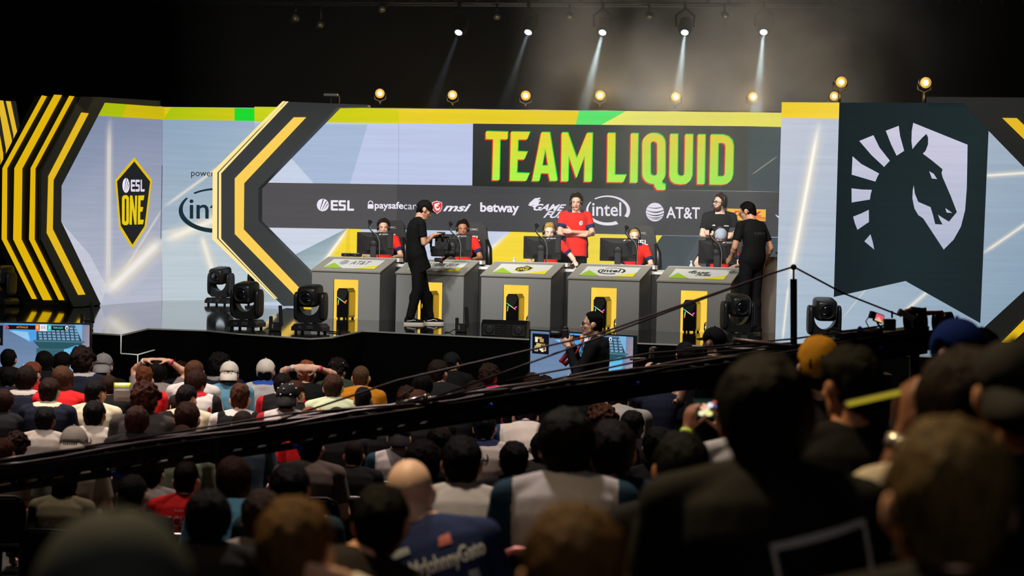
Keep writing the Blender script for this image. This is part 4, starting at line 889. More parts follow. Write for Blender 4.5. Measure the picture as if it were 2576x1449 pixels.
# ------------------------------------------------------------------ televisions in front of the stage
def tv(name, label, bl, br, tr_, tl_, px_):
    t = thing(name, label, 'television')
    n = (V(br) - V(bl)).cross(V(tl_) - V(bl)).normalized(); n = n if n.y < 0 else -n
    q = (bl, br, tr_, tl_); ex = [bil(q, u, v) for u, v in ((-.012, -.02), (1.012, -.02), (1.012, 1.02), (-.012, 1.02))]
    mb = MB(); mb.prism([p - n * .003 for p in ex], -n * .06); mb.build('casing', M_DARK, t)
    for a, b in (((-.012, 1.0), (1.012, 1.02)), ((-.012, -.02), (1.012, 0.0)), ((-.012, -.02), (0, 1.02)), ((1, -.02), (1.012, 1.02))):
        mb = MB(); mb.prism([bil(q, a[0], a[1]), bil(q, b[0], a[1]), bil(q, b[0], b[1]), bil(q, a[0], b[1])], n * .008); mb.build('bezel', M_DARK, t)
    f = Flat(bl, br, tr_, tl_); f.n = n; G = MB()
    def g(loop, c, o=.003): gfx(G, f, [(x, 1 - y) for x, y in loop], c, o)
    R = lambda x0, y0, x1, y1: [(x0, y0), (x1, y0), (x1, y1), (x0, y1)]
    g(R(0, 0, 1, 1), [(96, 122, 158), (100, 130, 165), (126, 148, 180), (118, 140, 172)], .001)
    g([(.19, .0), (.62, .0), (.60, .30), (.42, .30), (.34, .2)], (80, 160, 230), .002); g([(.24, .12), (.42, .14), (.44, .29), (.33, .20)], (150, 200, 240), .0025)
    g([(.50, .03), (.86, .03), (.93, .28), (.50, .28)], (44, 74, 100), .003)
    for r in range(5):
        for c in range(9):
            x0 = .51 + c * .043 + r * .004; y0 = .05 + r * .045; g(R(x0, y0, x0 + .03, y0 + .03), (126, 166, 192), .004)
    g([(.47, .29), (.95, .29), (.87, .40), (.53, .40)], (40, 84, 96), .004); g([(.47, .27), (.96, .27), (.95, .30), (.47, .30)], (70, 116, 124), .005)
    g(R(.50, .40, .76, 1), (56, 100, 110), .003); g(R(.53, .46, .62, .62), (36, 70, 86), .004); g(R(.66, .46, .75, .62), (36, 70, 86), .004)
    for k in range(6): g(R(.535, .47 + k * .025, .615, .482 + k * .025), (90, 140, 165), .005); g(R(.665, .47 + k * .025, .745, .482 + k * .025), (90, 140, 165), .005)
    g([(.76, .42), (.87, .34), (.90, .34), (.90, 1), (.76, 1)], [(100, 190, 235), (90, 180, 230), (90, 180, 230), (150, 200, 225), (150, 200, 225)], .004)
    g([(.77, .86), (.82, .86), (.82, .82), (.86, .82), (.86, .88), (.90, .88), (.90, .94), (.77, .94)], (60, 110, 150), .005)
    g([(.86, 0), (.93, 0), (.93, .28)], (120, 180, 220), .004); g(R(.93, .02, 1, 1), [(120, 130, 160), (150, 140, 150), (180, 170, 190), (150, 150, 180)], .004)
    g(R(.94, .50, .975, .66), (190, 205, 220), .005)
    for k in range(3): g(R(.945, .52 + k * .045, .953, .54 + k * .045), (50, 60, 80), .006); g(R(.962, .52 + k * .045, .97, .54 + k * .045), (50, 60, 80), .006)
    g(R(.02, .04, .185, .37), (8, 12, 26), .006)
    rr = random.Random(3)
    for k in range(15):
        x0 = .04 + rr.random() * .085; y0 = .09 + rr.random() * .19; g(R(x0, y0, x0 + .02 + rr.random() * .03, y0 + .025 + rr.random() * .04), rr.choice([(206, 188, 120), (226, 210, 150), (150, 120, 90), (244, 232, 190), (190, 150, 90)]), .007 + k * .0003)
    for x0, y0 in ((.045, .26), (.125, .25)): g(R(x0, y0, x0 + .035, y0 + .07), (210, 190, 130), .012); g(R(x0 + .007, y0 + .012, x0 + .027, y0 + .055), (110, 70, 90), .0125)
    g(R(.215, .03, .80, .10), (16, 18, 26), .007); g([(.215, .05), (.225, .02), (.235, .05), (.245, .07), (.225, .11)], (235, 50, 60), .008)
    gtext(G, f, 'ASTRALIS', [(.31, .92), (.42, .92), (.42, .955), (.31, .955)], (235, 140, 40), .009, bold=.02)
    g(R(.49, .01, .525, .12), (240, 130, 60), .009); g(R(.53, .01, .60, .12), (226, 232, 240), .009); g(R(.605, .01, .64, .12), (70, 190, 190), .009)
    for s, xx in (('0', .502), ('3', .616)): gtext(G, f, s, [(xx, .92), (xx + .014, .92), (xx + .014, .965), (xx, .965)], (245, 245, 245), .011)
    gtext(G, f, '0:35', [(.545, .92), (.585, .92), (.585, .96), (.545, .96)], (60, 70, 90), .011)
    gtext(G, f, 'TEAM LIQUID', [(.655, .92), (.75, .92), (.75, .955), (.655, .955)], (70, 220, 200), .009, bold=.02)
    g(circle(.785, .06, .016, .035), (235, 240, 246), .009); g([(.78, .05), (.79, .045), (.795, .07), (.782, .09)], (20, 24, 34), .011)
    g(R(.02, .80, .20, .93), (16, 18, 24), .006); g(R(.02, .795, .20, .81), (200, 220, 60), .007); gtext(G, f, 'ESL One New York 2019', [(.03, .155), (.15, .155), (.15, .175), (.03, .175)], (214, 220, 80), .008); gtext(G, f, 'Quarterfinal', [(.03, .115), (.10, .115), (.10, .14), (.03, .14)], (230, 230, 230), .008)
    g(circle(.185, .86, .013, .026), (230, 232, 236), .008); g(R(.02, .93, .20, .97), (236, 140, 50), .006)
    g(R(.28, .87, .36, 1), (222, 206, 190), .006); g([(.29, 1), (.30, .95), (.34, .95), (.355, 1)], (210, 40, 60), .007); g(circle(.325, .93, .016, .035), (190, 160, 160), .008); g([(.305, .92), (.312, .885), (.338, .885), (.345, .92)], (30, 34, 46), .009)
    g([(.37, .70), (.385, .66), (.40, .70), (.395, .76), (.40, .80), (.37, .80), (.375, .76)], (190, 184, 170), .005); g(R(.72, .93, .82, .99), (206, 220, 60), .007); gtext(G, f, 'NEXT', [(.73, .02), (.80, .02), (.80, .055), (.73, .055)], (40, 44, 20), .009)
    G.build('picture', None, t, recalc=False)
    cpt = bil(q, .5, 0); mb = MB()
    for u in (.25, .75):
        b_ = bil(q, u, .1) - n * .07; mb = MB(); mb.tube([b_, V((b_.x, b_.y, .03))], .03, n=8); mb.box((b_.x, b_.y, .015), (.08, .5, .03)); mb.build('leg', M_DARK2, t)
    return t
D1, D2 = 26.3, 25.5
a_ = at(1335.5, 832, D1); b_ = at(1594, 847.5, D2); hh = V((0, 0, -.76))
tv('television', 'big television showing a shooter game behind the crowd, right of centre', a_ + hh, b_ + hh, b_, a_, None)
b_ = at(226, 817, 26.2); ex_ = V((-1, .02, 0)) * 1.33; a_ = b_ + ex_
tv('television', 'big television showing a shooter game at the left picture edge', a_ + hh, b_ + hh, b_, a_, None)

# ------------------------------------------------------------------ camera crane
M_JIB = mat('crane_tube', (26, 20, 22), .38, .5)
jb = thing('camera_crane', 'long dark camera crane arm slanting across the crowd up to the right', 'camera crane')
JL, JR = at(-60, 1190, 12.9), at(2330, 842, 16.6)
jd = (JR - JL); jn = V((jd.y, -jd.x, 0)).normalized(); jn = jn if jn.y < 0 else -jn
up = V((0, 0, 1)); LB = jd.length
def JP(f, side, h): return JL.lerp(JR, f) + jn * side + up * h
mb = MB()
mb.box((0, 0, 0), (1, 1, 1)); mb = MB()
def beam(mb, f0, f1, side, h, wd, ht, m=None):
    a, b = JP(f0, side, h), JP(f1, side, h); s_ = jn * wd / 2; t_ = up * ht / 2
    mb.add([a - s_ - t_, a + s_ - t_, a + s_ + t_, a - s_ + t_, b - s_ - t_, b + s_ - t_, b + s_ + t_, b - s_ + t_], [(0, 1, 2, 3), (7, 6, 5, 4), (0, 4, 5, 1), (1, 5, 6, 2), (2, 6, 7, 3), (3, 7, 4, 0)], m)
for s in (-.11, .11): beam(mb, 0, 1, s, 0, .05, .05)
mb.build('top_chord', M_JIB, jb)
mb = MB(); beam(mb, 0, 1, .0, -.125, .045, .045); mb.build('bottom_chord', M_JIB, jb)
mb = MB(); N_ = 44
for i in range(N_):
    f0, f1, f2 = i / N_, (i + .5) / N_, (i + 1) / N_
    for s in (-.11, .11): mb.tube([JP(f0, s, 0), JP(f1, 0, -.125), JP(f2, s, 0)], .022, n=5)
    mb.tube([JP(f0, -.11, 0), JP(f0, .11, 0)], .016, n=5)
mb.build('bracing', M_DARK2, jb)
mb = MB(); beam(mb, .0, .42, .02, -.045, .10, .07); beam(mb, .42, 1.0, .02, -.06, .10, .11); mb.build('cover', M_DARK2, jb)
for k, f in enumerate((.115, .28, .47, .63, .80, .925)):
    mb = MB(); mb.ball(JP(f, .13, -.13 if k in (0, 1) else (-.03)), .022, None, 10); mb.box(JP(f, .06, -.03 if k > 1 else -.12), (.03, .12, .03)); tag(mb.build('clamp_knob', mat('blue_knob', (24, 60, 190), .4), jb), 'blue clamp knob')
for f in (.20, .35, .52, .70):
    mb = MB(); beam(mb, f, f + .004, 0, -.06, .28, .17); mb.build('joint_plate', M_DARK, jb)
mb = MB()
for off, hh_ in ((.10, .045), (.0, .05), (-.09, .04)): mb.tube([JP(i / 30, off + .015 * sin(i * 1.7), hh_ + .012 * sin(i * 1.1 + off * 30)) for i in range(31)], .014, n=6)
mb.build('arm_cables', mat('cable_sheen', (52, 40, 44), .32), jb)
# mast with its wires
pm = at(1997, 860, 16.0); mast_d = 16.0
mb = MB(); a, b = at(1997, 900, mast_d), at(1996.5, 702, mast_d); mb.tube([a, b], .026, n=4); mb.build('mast', M_DARK, jb)
mb = MB(); mb.tube([b, at(1996.5, 672, mast_d)], .008, n=6); mb.ball(at(1996.5, 672, mast_d), .024, None, 10); mb.build('pulley', M_METAL, jb)
M_ROPE = mat('rope', (46, 34, 36), .5)
K = at(1935, 690, 15.9)
def ropeJ(f, h=.06, s=.1): return JP(f, s, h)
apex = at(1996.5, 671, mast_d)
fj = lambda x: None
def jx(x):           # position along the arm at an image column
    lo, hi = 0.0, 1.0
    for _ in range(40):
        m_ = (lo + hi) / 2
        if proj(JP(m_, 0, 0))[0] < x: lo = m_
        else: hi = m_
    return lo
for nm, pts in (('stay_wire', [apex, K, at(1500, 842, 14.9), at(1000, 957, 13.9), ropeJ(jx(640), .05)]), ('stay_wire', [K, at(1420, 881, 14.7), ropeJ(jx(1050), .06)]),
                ('stay_wire', [apex, at(2120, 737, 16.2), at(2262, 793, 16.4)]), ('stay_wire', [at(2000, 862, 16), at(1640, 888, 15.2), at(1340, 944, 14.6), ropeJ(jx(1000), .05)]), ('stay_wire', [at(1990, 868, 16), at(1640, 902, 15.2), ropeJ(jx(1200), .05)]),
                ('stay_wire', [at(2250, 815, 16.4), at(2000, 852, 16), at(1720, 878, 15.3)]), ('stay_wire', [ropeJ(jx(1040), .05), at(730, 1040, 13.5), ropeJ(jx(200), .08)])):
    mb = MB(); mb.tube(pts, .0075, n=6); mb.build(nm, M_ROPE, jb)
mb = MB(); mb.tube([ropeJ(jx(980), .07), ropeJ(jx(1062), .10)], .012, n=8); mb.ball(ropeJ(jx(1052), .09), .02, None, 10); tag(mb.build('turnbuckle', mat('steel', (190, 185, 180), .25, .9), jb), 'shiny steel wire tensioner')
mb = MB(); mb.tube([at(1845, 855, 15.6), at(1990, 872, 15.7)], .018, n=8); mb.build('cross_rod', mat('pale_rod', (120, 104, 92), .4, .4), jb)
# the crane's back end: plates, monitor, remote
for k, (x, y, r, nm) in enumerate(((2290, 806, 30, 'weight_plate'), (2316, 810, 30, 'weight_plate'), (2362, 812, 31, 'weight_plate'), (2384, 815, 31, 'weight_plate'))):
    c_ = at(x, y, 16.5); R = r / F_PX * 16.5; mb = MB(); mb.lathe([(-.02, R * .3), (-.025, R * .85), (-.03, R), (.03, R), (.025, R * .85), (.02, R * .3)], c_, (1, -.55, .1), None, 22); mb.build(nm, mat('plate_iron', (26, 26, 22), .35, .6), jb)
mb = MB(); mb.tube([at(2262, 792, 16.3), at(2290, 780, 16.3), at(2330, 788, 16.3), at(2366, 786, 16.3), at(2374, 830, 16.3)], .022, n=6); tag(mb.build('red_bracket', mat('red_paint', (150, 20, 26), .4), jb), 'red bracket over the weight plates')
mb = MB(); mb.box(at(2280, 793, 16.1), (.14, .05, .045), rot=(0, .5, 0), bev=.006); mb.build('receiver', mat('beige_grey', (130, 126, 116), .5), jb)
mb = MB(); mb.box(at(2238, 817, 16.2), (.09, .06, .09), bev=.006); mb.tube([at(2244, 800, 16.2), at(2244, 782, 16.2)], .008, n=6); mb.build('pan_head', M_DARK2, jb)
mb = MB(); mb.box(at(2310, 778, 16.2), (.12, .06, .03), rot=(0, .1, 0), bev=.006); mb.tube([at(2296, 785, 16.2), at(2330, 776, 16.2)], .012, n=6); mb.build('top_clamp', M_DARK, jb)
mb = MB(); beam(mb, jx(2090), jx(2320), .0, .05, .16, .05); beam(mb, jx(2100), jx(2200), .05, .09, .10, .05); mb.build('tray', M_DARK2, jb)
for x, y in ((2141, 834), (2163, 826)):
    mb = MB(); mb.ball(at(x, y, 16.2), .018, None, 10); mb.box(at(x + 4, y + 7, 16.2), (.04, .03, .03)); tag(mb.build('clamp_knob', MATS['blue_knob'], jb), 'blue clamp knob')
mb = MB(); mb.tube([at(2080, 838, 16.1), at(2084, 828, 16.1), at(2094, 826, 16.1), at(2120, 833, 16.1), at(2150, 830, 16.1), at(2190, 836, 16.1), at(2230, 826, 16.1)], .008, n=6); mb.tube([at(2186, 825, 16.2), at(2178, 808, 16.2), at(2184, 799, 16.2), at(2196, 800, 16.2)], .005, n=6); mb.build('loose_cables', M_DARK2, jb)
fm_ = thing('field_monitor', 'small tilted monitor with a pink picture on the crane end', 'monitor', at(2210, 800, 16.15), rad(18))
M_ = Euler((0, rad(18), 0)).to_matrix().to_4x4()
mb = MB(); mb.box((0, 0, 0), (.085, .025, .07), M=M_, bev=.006); mb.box((-.045, .02, .01), (.04, .05, .05), M=M_); mb.build('casing', M_DARK2, fm_)
mb = MB(); fz = type('Z', (), {'px': lambda s, x, y, o=0: M_ @ V((x, -.0135 - o, y))})(); gfx(mb, fz, [(-.034, -.026), (.034, -.026), (.034, .028), (-.034, .028)], (226, 96, 110), 0); gfx(mb, fz, [(-.03, -.02), (-.01, .01), (.02, -.01), (.02, -.024)], (240, 170, 170), .001); gfx(mb, fz, [(-.034, -.026), (.034, -.026), (.034, -.018), (-.034, -.02)], (240, 210, 120), .0012); mb.build('screen', None, fm_, recalc=False)
mb = MB(); mb.tube([(.0, .02, -.035), (.03, .03, -.07), (.09, .04, -.09)], .008, n=6); mb.build('arm', M_METAL, fm_)
# crane pedestal out of the crowd
bs = MB(); pb = JP(.93, 0, -.24); bs.box((pb.x, pb.y, floor_z(pb.y) + (pb.z - floor_z(pb.y)) / 2), (.26, .26, pb.z - floor_z(pb.y))); bs.build('pedestal', M_DARK2, jb)
bs = MB(); pb = JP(.985, 0, -.08); bs.tube([pb, V((pb.x, pb.y, floor_z(pb.y)))], .04, n=8); bs.build('pedestal_post', M_METAL, jb)
# ------------------------------------------------------------------ people: one voxel-joined body each, clothes and hair as parts
def loft(mb, rings, n=20, e=2.2):
    vs_ = []; fs = []
    for c, ax, ay in rings:
        for k in range(n):
            a = 2 * pi * k / n; x, y = cos(a), sin(a); f = (abs(x) ** e + abs(y) ** e) ** (-1 / e); vs_.append(V(c) + V(ax) * x * f + V(ay) * y * f)
    for i in range(len(rings) - 1):
        for k in range(n): fs.append((i * n + k, i * n + (k + 1) % n, i * n + n + (k + 1) % n, i * n + n + k))
    fs.append(tuple(range(n - 1, -1, -1))); fs.append(tuple(range(len(rings) * n - n, len(rings) * n))); mb.add(vs_, fs)
def cap(mb, a, ra, b, rb, n=12, flat=(False, False)):
    a, b = V(a), V(b); d = (b - a).normalized(); L = (b - a).length; pr = []
    if not flat[0]: pr += [(-ra * sin(rad(t)), ra * cos(rad(t))) for t in (85, 60, 30)]
    pr += [(0, ra), (L * .5, (ra + rb) / 2), (L, rb)]
    if not flat[1]: pr += [(L + rb * sin(rad(t)), rb * cos(rad(t))) for t in (30, 60, 85)]
    mb.lathe(pr, a, d, None, n)
def ell(mb, c, r, M=None, n=16):
    k = len(mb.v); mb.ball((0, 0, 0), r, None, n); T = Matrix.Translation(V(c)) @ (M.to_4x4() if M else Matrix())
    mb.v[k:] = [tuple(T @ V(v)) for v in mb.v[k:]]
def xf(mb, k, T): mb.v[k:] = [tuple(T @ V(v)) for v in mb.v[k:]]
def voxel(mb, size, smooth=5, fac=.5):
    me = bpy.data.meshes.new('b'); me.from_pydata(mb.v, [], mb.f)
    bm = bmesh.new(); bm.from_mesh(me); bmesh.ops.recalc_face_normals(bm, faces=bm.faces); bm.to_mesh(me); bm.free()
    o = bpy.data.objects.new('b', me); COL.objects.link(o)
    r = o.modifiers.new('r', 'REMESH'); r.mode = 'VOXEL'; r.voxel_size = size; r.use_smooth_shade = True
    if smooth: s = o.modifiers.new('s', 'SMOOTH'); s.factor = fac; s.iterations = smooth
    dg = bpy.context.evaluated_depsgraph_get(); out = bpy.data.meshes.new_from_object(o.evaluated_get(dg))
    bpy.data.objects.remove(o, do_unlink=True); bpy.data.meshes.remove(me)
    out.polygons.foreach_set('use_smooth', [True] * len(out.polygons)); return out
def head_prims(mb, T, jaw=1.0):
    k = len(mb.v)
    ell(mb, (0, -.012, .035), (.076, .098, .088), n=24); ell(mb, (0, .028, -.03), (.061, .062, .088), n=20)
    cap(mb, (0, .035, -.06), .044 * jaw, (0, .070, -.094), .024 * jaw)
    for s in (-1, 1):
        cap(mb, (s * .05, .0, -.05), .022, (s * .020, .062, -.090), .020); ell(mb, (s * .044, .060, -.018), (.020, .024, .018), n=10)
        ell(mb, (s * .084, -.010, -.002), (.011, .021, .034), Euler((rad(-12), 0, s * rad(-22))).to_matrix(), n=10); ell(mb, (s * .074, .002, -.02), (.012, .012, .018), n=8)
        ell(mb, (s * .031, .074, .006), (.0145, .013, .0105), n=10); ell(mb, (s * .011, .102, -.027), (.009, .010, .008), n=8)
    cap(mb, (-.040, .078, .026), .0115, (.040, .078, .026), .0115); ell(mb, (0, .080, .03), (.022, .012, .02), n=10)
    cap(mb, (0, .090, .012), .0085, (0, .112, -.022), .0115, n=10); ell(mb, (0, .094, -.050), (.023, .010, .0055), n=10); ell(mb, (0, .092, -.060), (.020, .010, .0065), n=10); ell(mb, (0, .080, -.055), (.030, .012, .018), n=10)
    xf(mb, k, T)
def hand_prims(mb, Wp, d, nrm, curl=.5, side=1, grip=0.0):
    d = V(d).normalized(); nrm = (V(nrm) - d * V(nrm).dot(d)).normalized(); b = d.cross(nrm)
    loft(mb, [(V(Wp) - d * .01, b * .027, nrm * .020), (V(Wp) + d * .03, b * .037, nrm * .018), (V(Wp) + d * .075, b * .042, nrm * .015), (V(Wp) + d * .092, b * .038, nrm * .011)], 12, 2.4)
    for j, L in enumerate((.070, .080, .074, .058)):
        p = V(Wp) + d * .084 + b * (-.031 + .0207 * j); a = curl * (.6 + .1 * j) * .5
        dd = d.copy(); r = .0092 - (.001 if j == 3 else 0)
        for q, sl in enumerate((.44, .32, .24)):
            a2 = a + q * curl * .62; dd = d * cos(a2) + nrm * sin(a2); p2 = p + dd * L * sl; cap(mb, p, r, p2, r * .93, n=8); p = p2; r *= .93
    p = V(Wp) + d * .022 + b * -side * .030 if side else V(Wp); dd = (d * .62 - b * side * .62 + nrm * (.35 + grip)).normalized()
    p2 = p + dd * .045; p3 = p2 + (dd + d * .5 + nrm * .3 * curl).normalized() * .034; cap(mb, p, .014, p2, .0105, n=8); cap(mb, p2, .0105, p3, .0085, n=8)
SIT = dict(P=(0, -.02, .53), C=(0, -.05, .80), N=(0, .012, 1.05), H=(0, .058, 1.152), hr=(0, 0, 0), S=((-.185, -.004, .99), (.185, -.004, .99)), E=((-.245, .03, .715), (.245, .03, .715)),
           W=((-.15, .27, .63), (.15, .27, .63)), hd=((.5, .85, -.1), (-.5, .85, -.1)), hn=((0, 0, -1), (0, 0, -1)), curl=.6, hip=((-.09, .0, .52), (.09, .0, .52)), K=((-.13, .42, .52), (.13, .42, .52)), A=((-.13, .40, .09), (.13, .40, .09)), top=1.282, wide=1.0)
STD = dict(P=(0, 0, .95), C=(0, -.02, 1.22), N=(0, -.01, 1.475), H=(0, .018, 1.618), hr=(0, 0, 0), S=((-.188, -.015, 1.415), (.188, -.015, 1.415)), E=((-.245, -.03, 1.12), (.245, -.03, 1.12)),
           W=((-.25, .05, .87), (.25, .05, .87)), hd=((0, .1, -1), (0, .1, -1)), hn=((1, 0, 0), (-1, 0, 0)), curl=.5, hip=((-.09, 0, .93), (.09, 0, .93)), K=((-.10, .02, .50), (.10, .02, .50)), A=((-.10, -.02, .085), (.10, -.02, .085)), top=1.745, wide=1.0)
def PZ(base, **k): d = dict(base); d.update(k); return d
def head_T(J): return Matrix.Translation(V(J['H'])) @ Euler(tuple(rad(a) for a in J['hr']), 'ZXY' if False else 'XYZ').to_matrix().to_4x4()
def hrot(J):   # yaw first, then nod
    p, r, y = (rad(a) for a in J['hr']); return Matrix.Translation(V(J['H'])) @ Matrix.Rotation(y, 4, 'Z') @ Matrix.Rotation(p, 4, 'X') @ Matrix.Rotation(r, 4, 'Y')
def spine(J, t):
    P, C, N = V(J['P']), V(J['C']), V(J['N']); c2 = 2 * C - (P + N) / 2
    return P * (1 - t) ** 2 + c2 * 2 * t * (1 - t) + N * t * t
RING = ((-.12, .10, .075), (-.04, .150, .105), (.06, .168, .118), (.18, .160, .112), (.38, .146, .100), (.58, .160, .112), (.74, .176, .116), (.86, .172, .104), (.94, .128, .084), (1.0, .078, .070), (1.07, .058, .058))
def torso_rings(J, t0, t1, inf=0.0, hem=0.0):
    hx = (V(J['hip'][1]) - V(J['hip'][0])).normalized(); sx_ = (V(J['S'][1]) - V(J['S'][0])).normalized(); out = []; wd = J['wide']
    ts = [r[0] for r in RING if t0 < r[0] < t1]; ts = [t0] + ts + [t1]
    for t in ts:
        for i in range(len(RING) - 1):
            if RING[i][0] <= t <= RING[i + 1][0]: break
        f = (t - RING[i][0]) / (RING[i + 1][0] - RING[i][0]); f = min(1, max(0, f)); rx = RING[i][1] + (RING[i + 1][1] - RING[i][1]) * f; ry = RING[i][2] + (RING[i + 1][2] - RING[i][2]) * f
        if inf and t < .02: rx, ry = max(rx, .158), max(ry, .112)
        if inf: rx += J.get('loose', 0); ry += J.get('loose', 0)
        x = hx.lerp(sx_, min(1, max(0, t))).normalized(); tg = (spine(J, t + .02) - spine(J, t - .02)).normalized(); y = tg.cross(x).normalized(); x = y.cross(tg)
        k = inf + hem * max(0, 1 - t / .7) if inf else 0
        out.append((spine(J, t), x * (rx * wd + k), y * (ry * wd + k)))
    return out
def make_body(J, vox=.011, extra=None):
    mb = MB(); loft(mb, torso_rings(J, -.12, 1.07)); T = hrot(J); head_prims(mb, T)
    cap(mb, spine(J, .97), .060, T @ V((0, -.012, -.045)), .052, n=16); cap(mb, spine(J, .93) + V((0, -.02, 0)), .058, T @ V((0, -.045, -.02)), .045)
    for i, sd in ((0, -1), (1, 1)):
        S, E, Wp = V(J['S'][i]), V(J['E'][i]), V(J['W'][i]); ell(mb, S, (.060, .058, .060)); cap(mb, spine(J, .90) + (S - spine(J, .90)) * .3, .060, S, .054); cap(mb, spine(J, .99) + V((0, -.02, .012)), .052, S + V((0, 0, .012)), .046)
        cap(mb, S, .052, E, .040); d = E - S; ell(mb, S + d * .5, (.046, .046, .06)); cap(mb, E, .040, Wp, .027); ell(mb, E + (Wp - E) * .28, (.043, .043, .043)); hand_prims(mb, Wp, J['hd'][i], J['hn'][i], J['curl'], -sd)
        h, K, A = V(J['hip'][i]), V(J['K'][i]), V(J['A'][i]); cap(mb, h, .082, K, .054); cap(mb, K, .054, A, .036); ell(mb, K + (A - K) * .3 + V((0, -.015, 0)), (.05, .052, .08))
        fd = V(J.get('fd', ((0, 1, 0), (0, 1, 0)))[i]); cap(mb, A - V((0, 0, .045)), .034, A + fd * .13 - V((0, 0, .058)), .026)
    if extra: extra(mb, J)
    return voxel(mb, vox)
def make_shirt(J, vox=.011, kind='tee'):
    mb = MB(); hd = {'tee': .012, 'hood': .02, 'coat': .024}[kind]
    loft(mb, torso_rings(J, J.get('hem', .02), .985, .014 + (.008 if kind != 'tee' else 0), hd))
    for i in (0, 1):
        S, E, Wp = V(J['S'][i]), V(J['E'][i]), V(J['W'][i]); ell(mb, S, (.070, .068, .070)); cap(mb, spine(J, .90) + (S - spine(J, .90)) * .25, .068, S, .064); cap(mb, spine(J, .97) + V((0, -.02, .012)), .060, S + V((0, 0, .014)), .056)
        if kind == 'tee': cap(mb, S, .066, S.lerp(E, .68), .062, flat=(False, True))
        else: cap(mb, S, .068, E, .056); cap(mb, E, .056, E.lerp(Wp, .93), .040, flat=(False, True))
    if kind != 'tee':
        N = spine(J, .97); k = len(mb.v)
        for a in range(10): 
            an = rad(-200 + 22 * a); ell(mb, N + V((.085 * cos(an), .075 * sin(an) - .015, .012 + .012 * sin(an))), (.038, .036, .034), n=10)
        if kind == 'hood': ell(mb, N + V((0, -.10, -.05)), (.11, .05, .085))
    else:
        cap(mb, spine(J, .95), .076, spine(J, 1.045) + V((0, -.008, 0)), .066, flat=(True, True), n=18)
    me = voxel(mb, vox, 4); sl = []
    S0, S1 = V(J['S'][0]), V(J['S'][1]); zt = spine(J, .975).z + .005; sx_ = (S1 - S0).normalized(); mid = (S0 + S1) / 2
    for p in me.polygons:
        c = p.center; q = abs((c - mid).dot(sx_)); sl.append(2 if c.z > zt and (c - spine(J, 1.0)).length < .13 else (1 if q > .178 else 0))
    me.polygons.foreach_set('material_index', sl); return me
def make_trousers(J, vox=.012):
    mb = MB(); loft(mb, torso_rings(J, -.12, .12, .013, 0))
    for i in (0, 1):
        h, K, A = V(J['hip'][i]), V(J['K'][i]), V(J['A'][i]); cap(mb, h, .100, K, .078); cap(mb, K, .078, A, .062, flat=(False, True)); ell(mb, K + (A - K) * .3 + V((0, -.02, 0)), (.066, .068, .10))
    return voxel(mb, vox, 4)
def make_shoes(J, i):
    A = V(J['A'][i]); fd = V(J.get('fd', ((0, 1, 0), (0, 1, 0)))[i]).normalized(); sx_ = V((fd.y, -fd.x, 0)); u = V((0, 0, 1)); z0 = A.z - .085
    mb = MB(); b = V((A.x, A.y, z0)); loft(mb, [(b - fd * .075 + u * .05, sx_ * .03, u * .025), (b - fd * .06 + u * .055, sx_ * .036, u * .05), (b + u * .058, sx_ * .042, u * .056), (b + fd * .07 + u * .045, sx_ * .044, u * .04), (b + fd * .15 + u * .036, sx_ * .044, u * .030), (b + fd * .19 + u * .03, sx_ * .03, u * .018)], 14)
    so_ = MB(); loft(so_, [(b - fd * .085 + u * .001, sx_ * .02, fd * .001), (b - fd * .085 + u * .016, sx_ * .02, u * .015)], 8) if 0 else None
    k = MB(); out = []
    for t, wd in ((-.085, .022), (-.07, .036), (0, .042), (.08, .047), (.15, .047), (.185, .036), (.202, .012)): out.append((t, wd))
    lp = [b + fd * t + sx_ * wd for t, wd in out] + [b + fd * t - sx_ * wd for t, wd in reversed(out)]; k.prism(lp, u * .028)
    return mb, k
# hair, hats and things worn on the head, all drawn in head coordinates (face +Y)
def scalp(th=.012, noise_a=.004, fr=30, front=.088, side=.008, nape=-.078, seg=48, rows=30, seed=0, top=0.0, sides=None, stretch=1.0, fluff=1.0):
    vs_ = []; fs = []; c = V((0, -.012, .035)); st_ = th if sides is None else sides
    line = ((0, front), (35, front - .004), (58, front - .03), (70, side + .012), (78, side + .004), (86, side + .026), (102, side + .026), (112, side - .01), (122, -.035), (142, nape + .012), (180, nape))
    for i in range(rows + 1):
        el = rad(-64 + 154 * i / rows)
        for k in range(seg):
            az = 2 * pi * k / seg; ad = abs((math.degrees(az) + 180) % 360 - 180)
            if el >= 0: d = V((.077 * sin(az) * cos(el), .098 * cos(az) * cos(el), .088 * sin(el)))
            else: f = cos(el) ** .38; d = V((.077 * sin(az) * f, .098 * cos(az) * f, .125 * sin(el)))
            p = c + d
            for j in range(len(line) - 1):
                if line[j][0] <= ad <= line[j + 1][0]: break
            u = (ad - line[j][0]) / (line[j + 1][0] - line[j][0]); u = u * u * (3 - 2 * u); zl = line[j][1] + (line[j + 1][1] - line[j][1]) * u
            m_ = min(1, max(0, (p.z - zl) / .010 + .25)); up_ = max(0, min(1, (p.z - .05) / .06)); t_ = st_ + (th - st_) * up_ + top * up_ * up_
            nz = noise.noise(V((p.x * fr, p.y * fr, p.z * fr * stretch)) + V((seed, 0, 0))) * noise_a + noise.noise(V((p.x * fr * 2.7, p.y * fr * 2.7, p.z * fr * stretch)) + V((seed, 9, 0))) * noise_a * .6
            off = (t_ + nz * fluff) * m_ - .016 * (1 - m_)
            vs_.append(p + d.normalized() * off)
    for i in range(rows):
        for k in range(seg): fs.append((i * seg + k, i * seg + (k + 1) % seg, i * seg + seg + (k + 1) % seg, i * seg + seg + k))
    fs.append(tuple(range(seg - 1, -1, -1))); mb = MB(); mb.add(vs_, fs, None, True); return mb
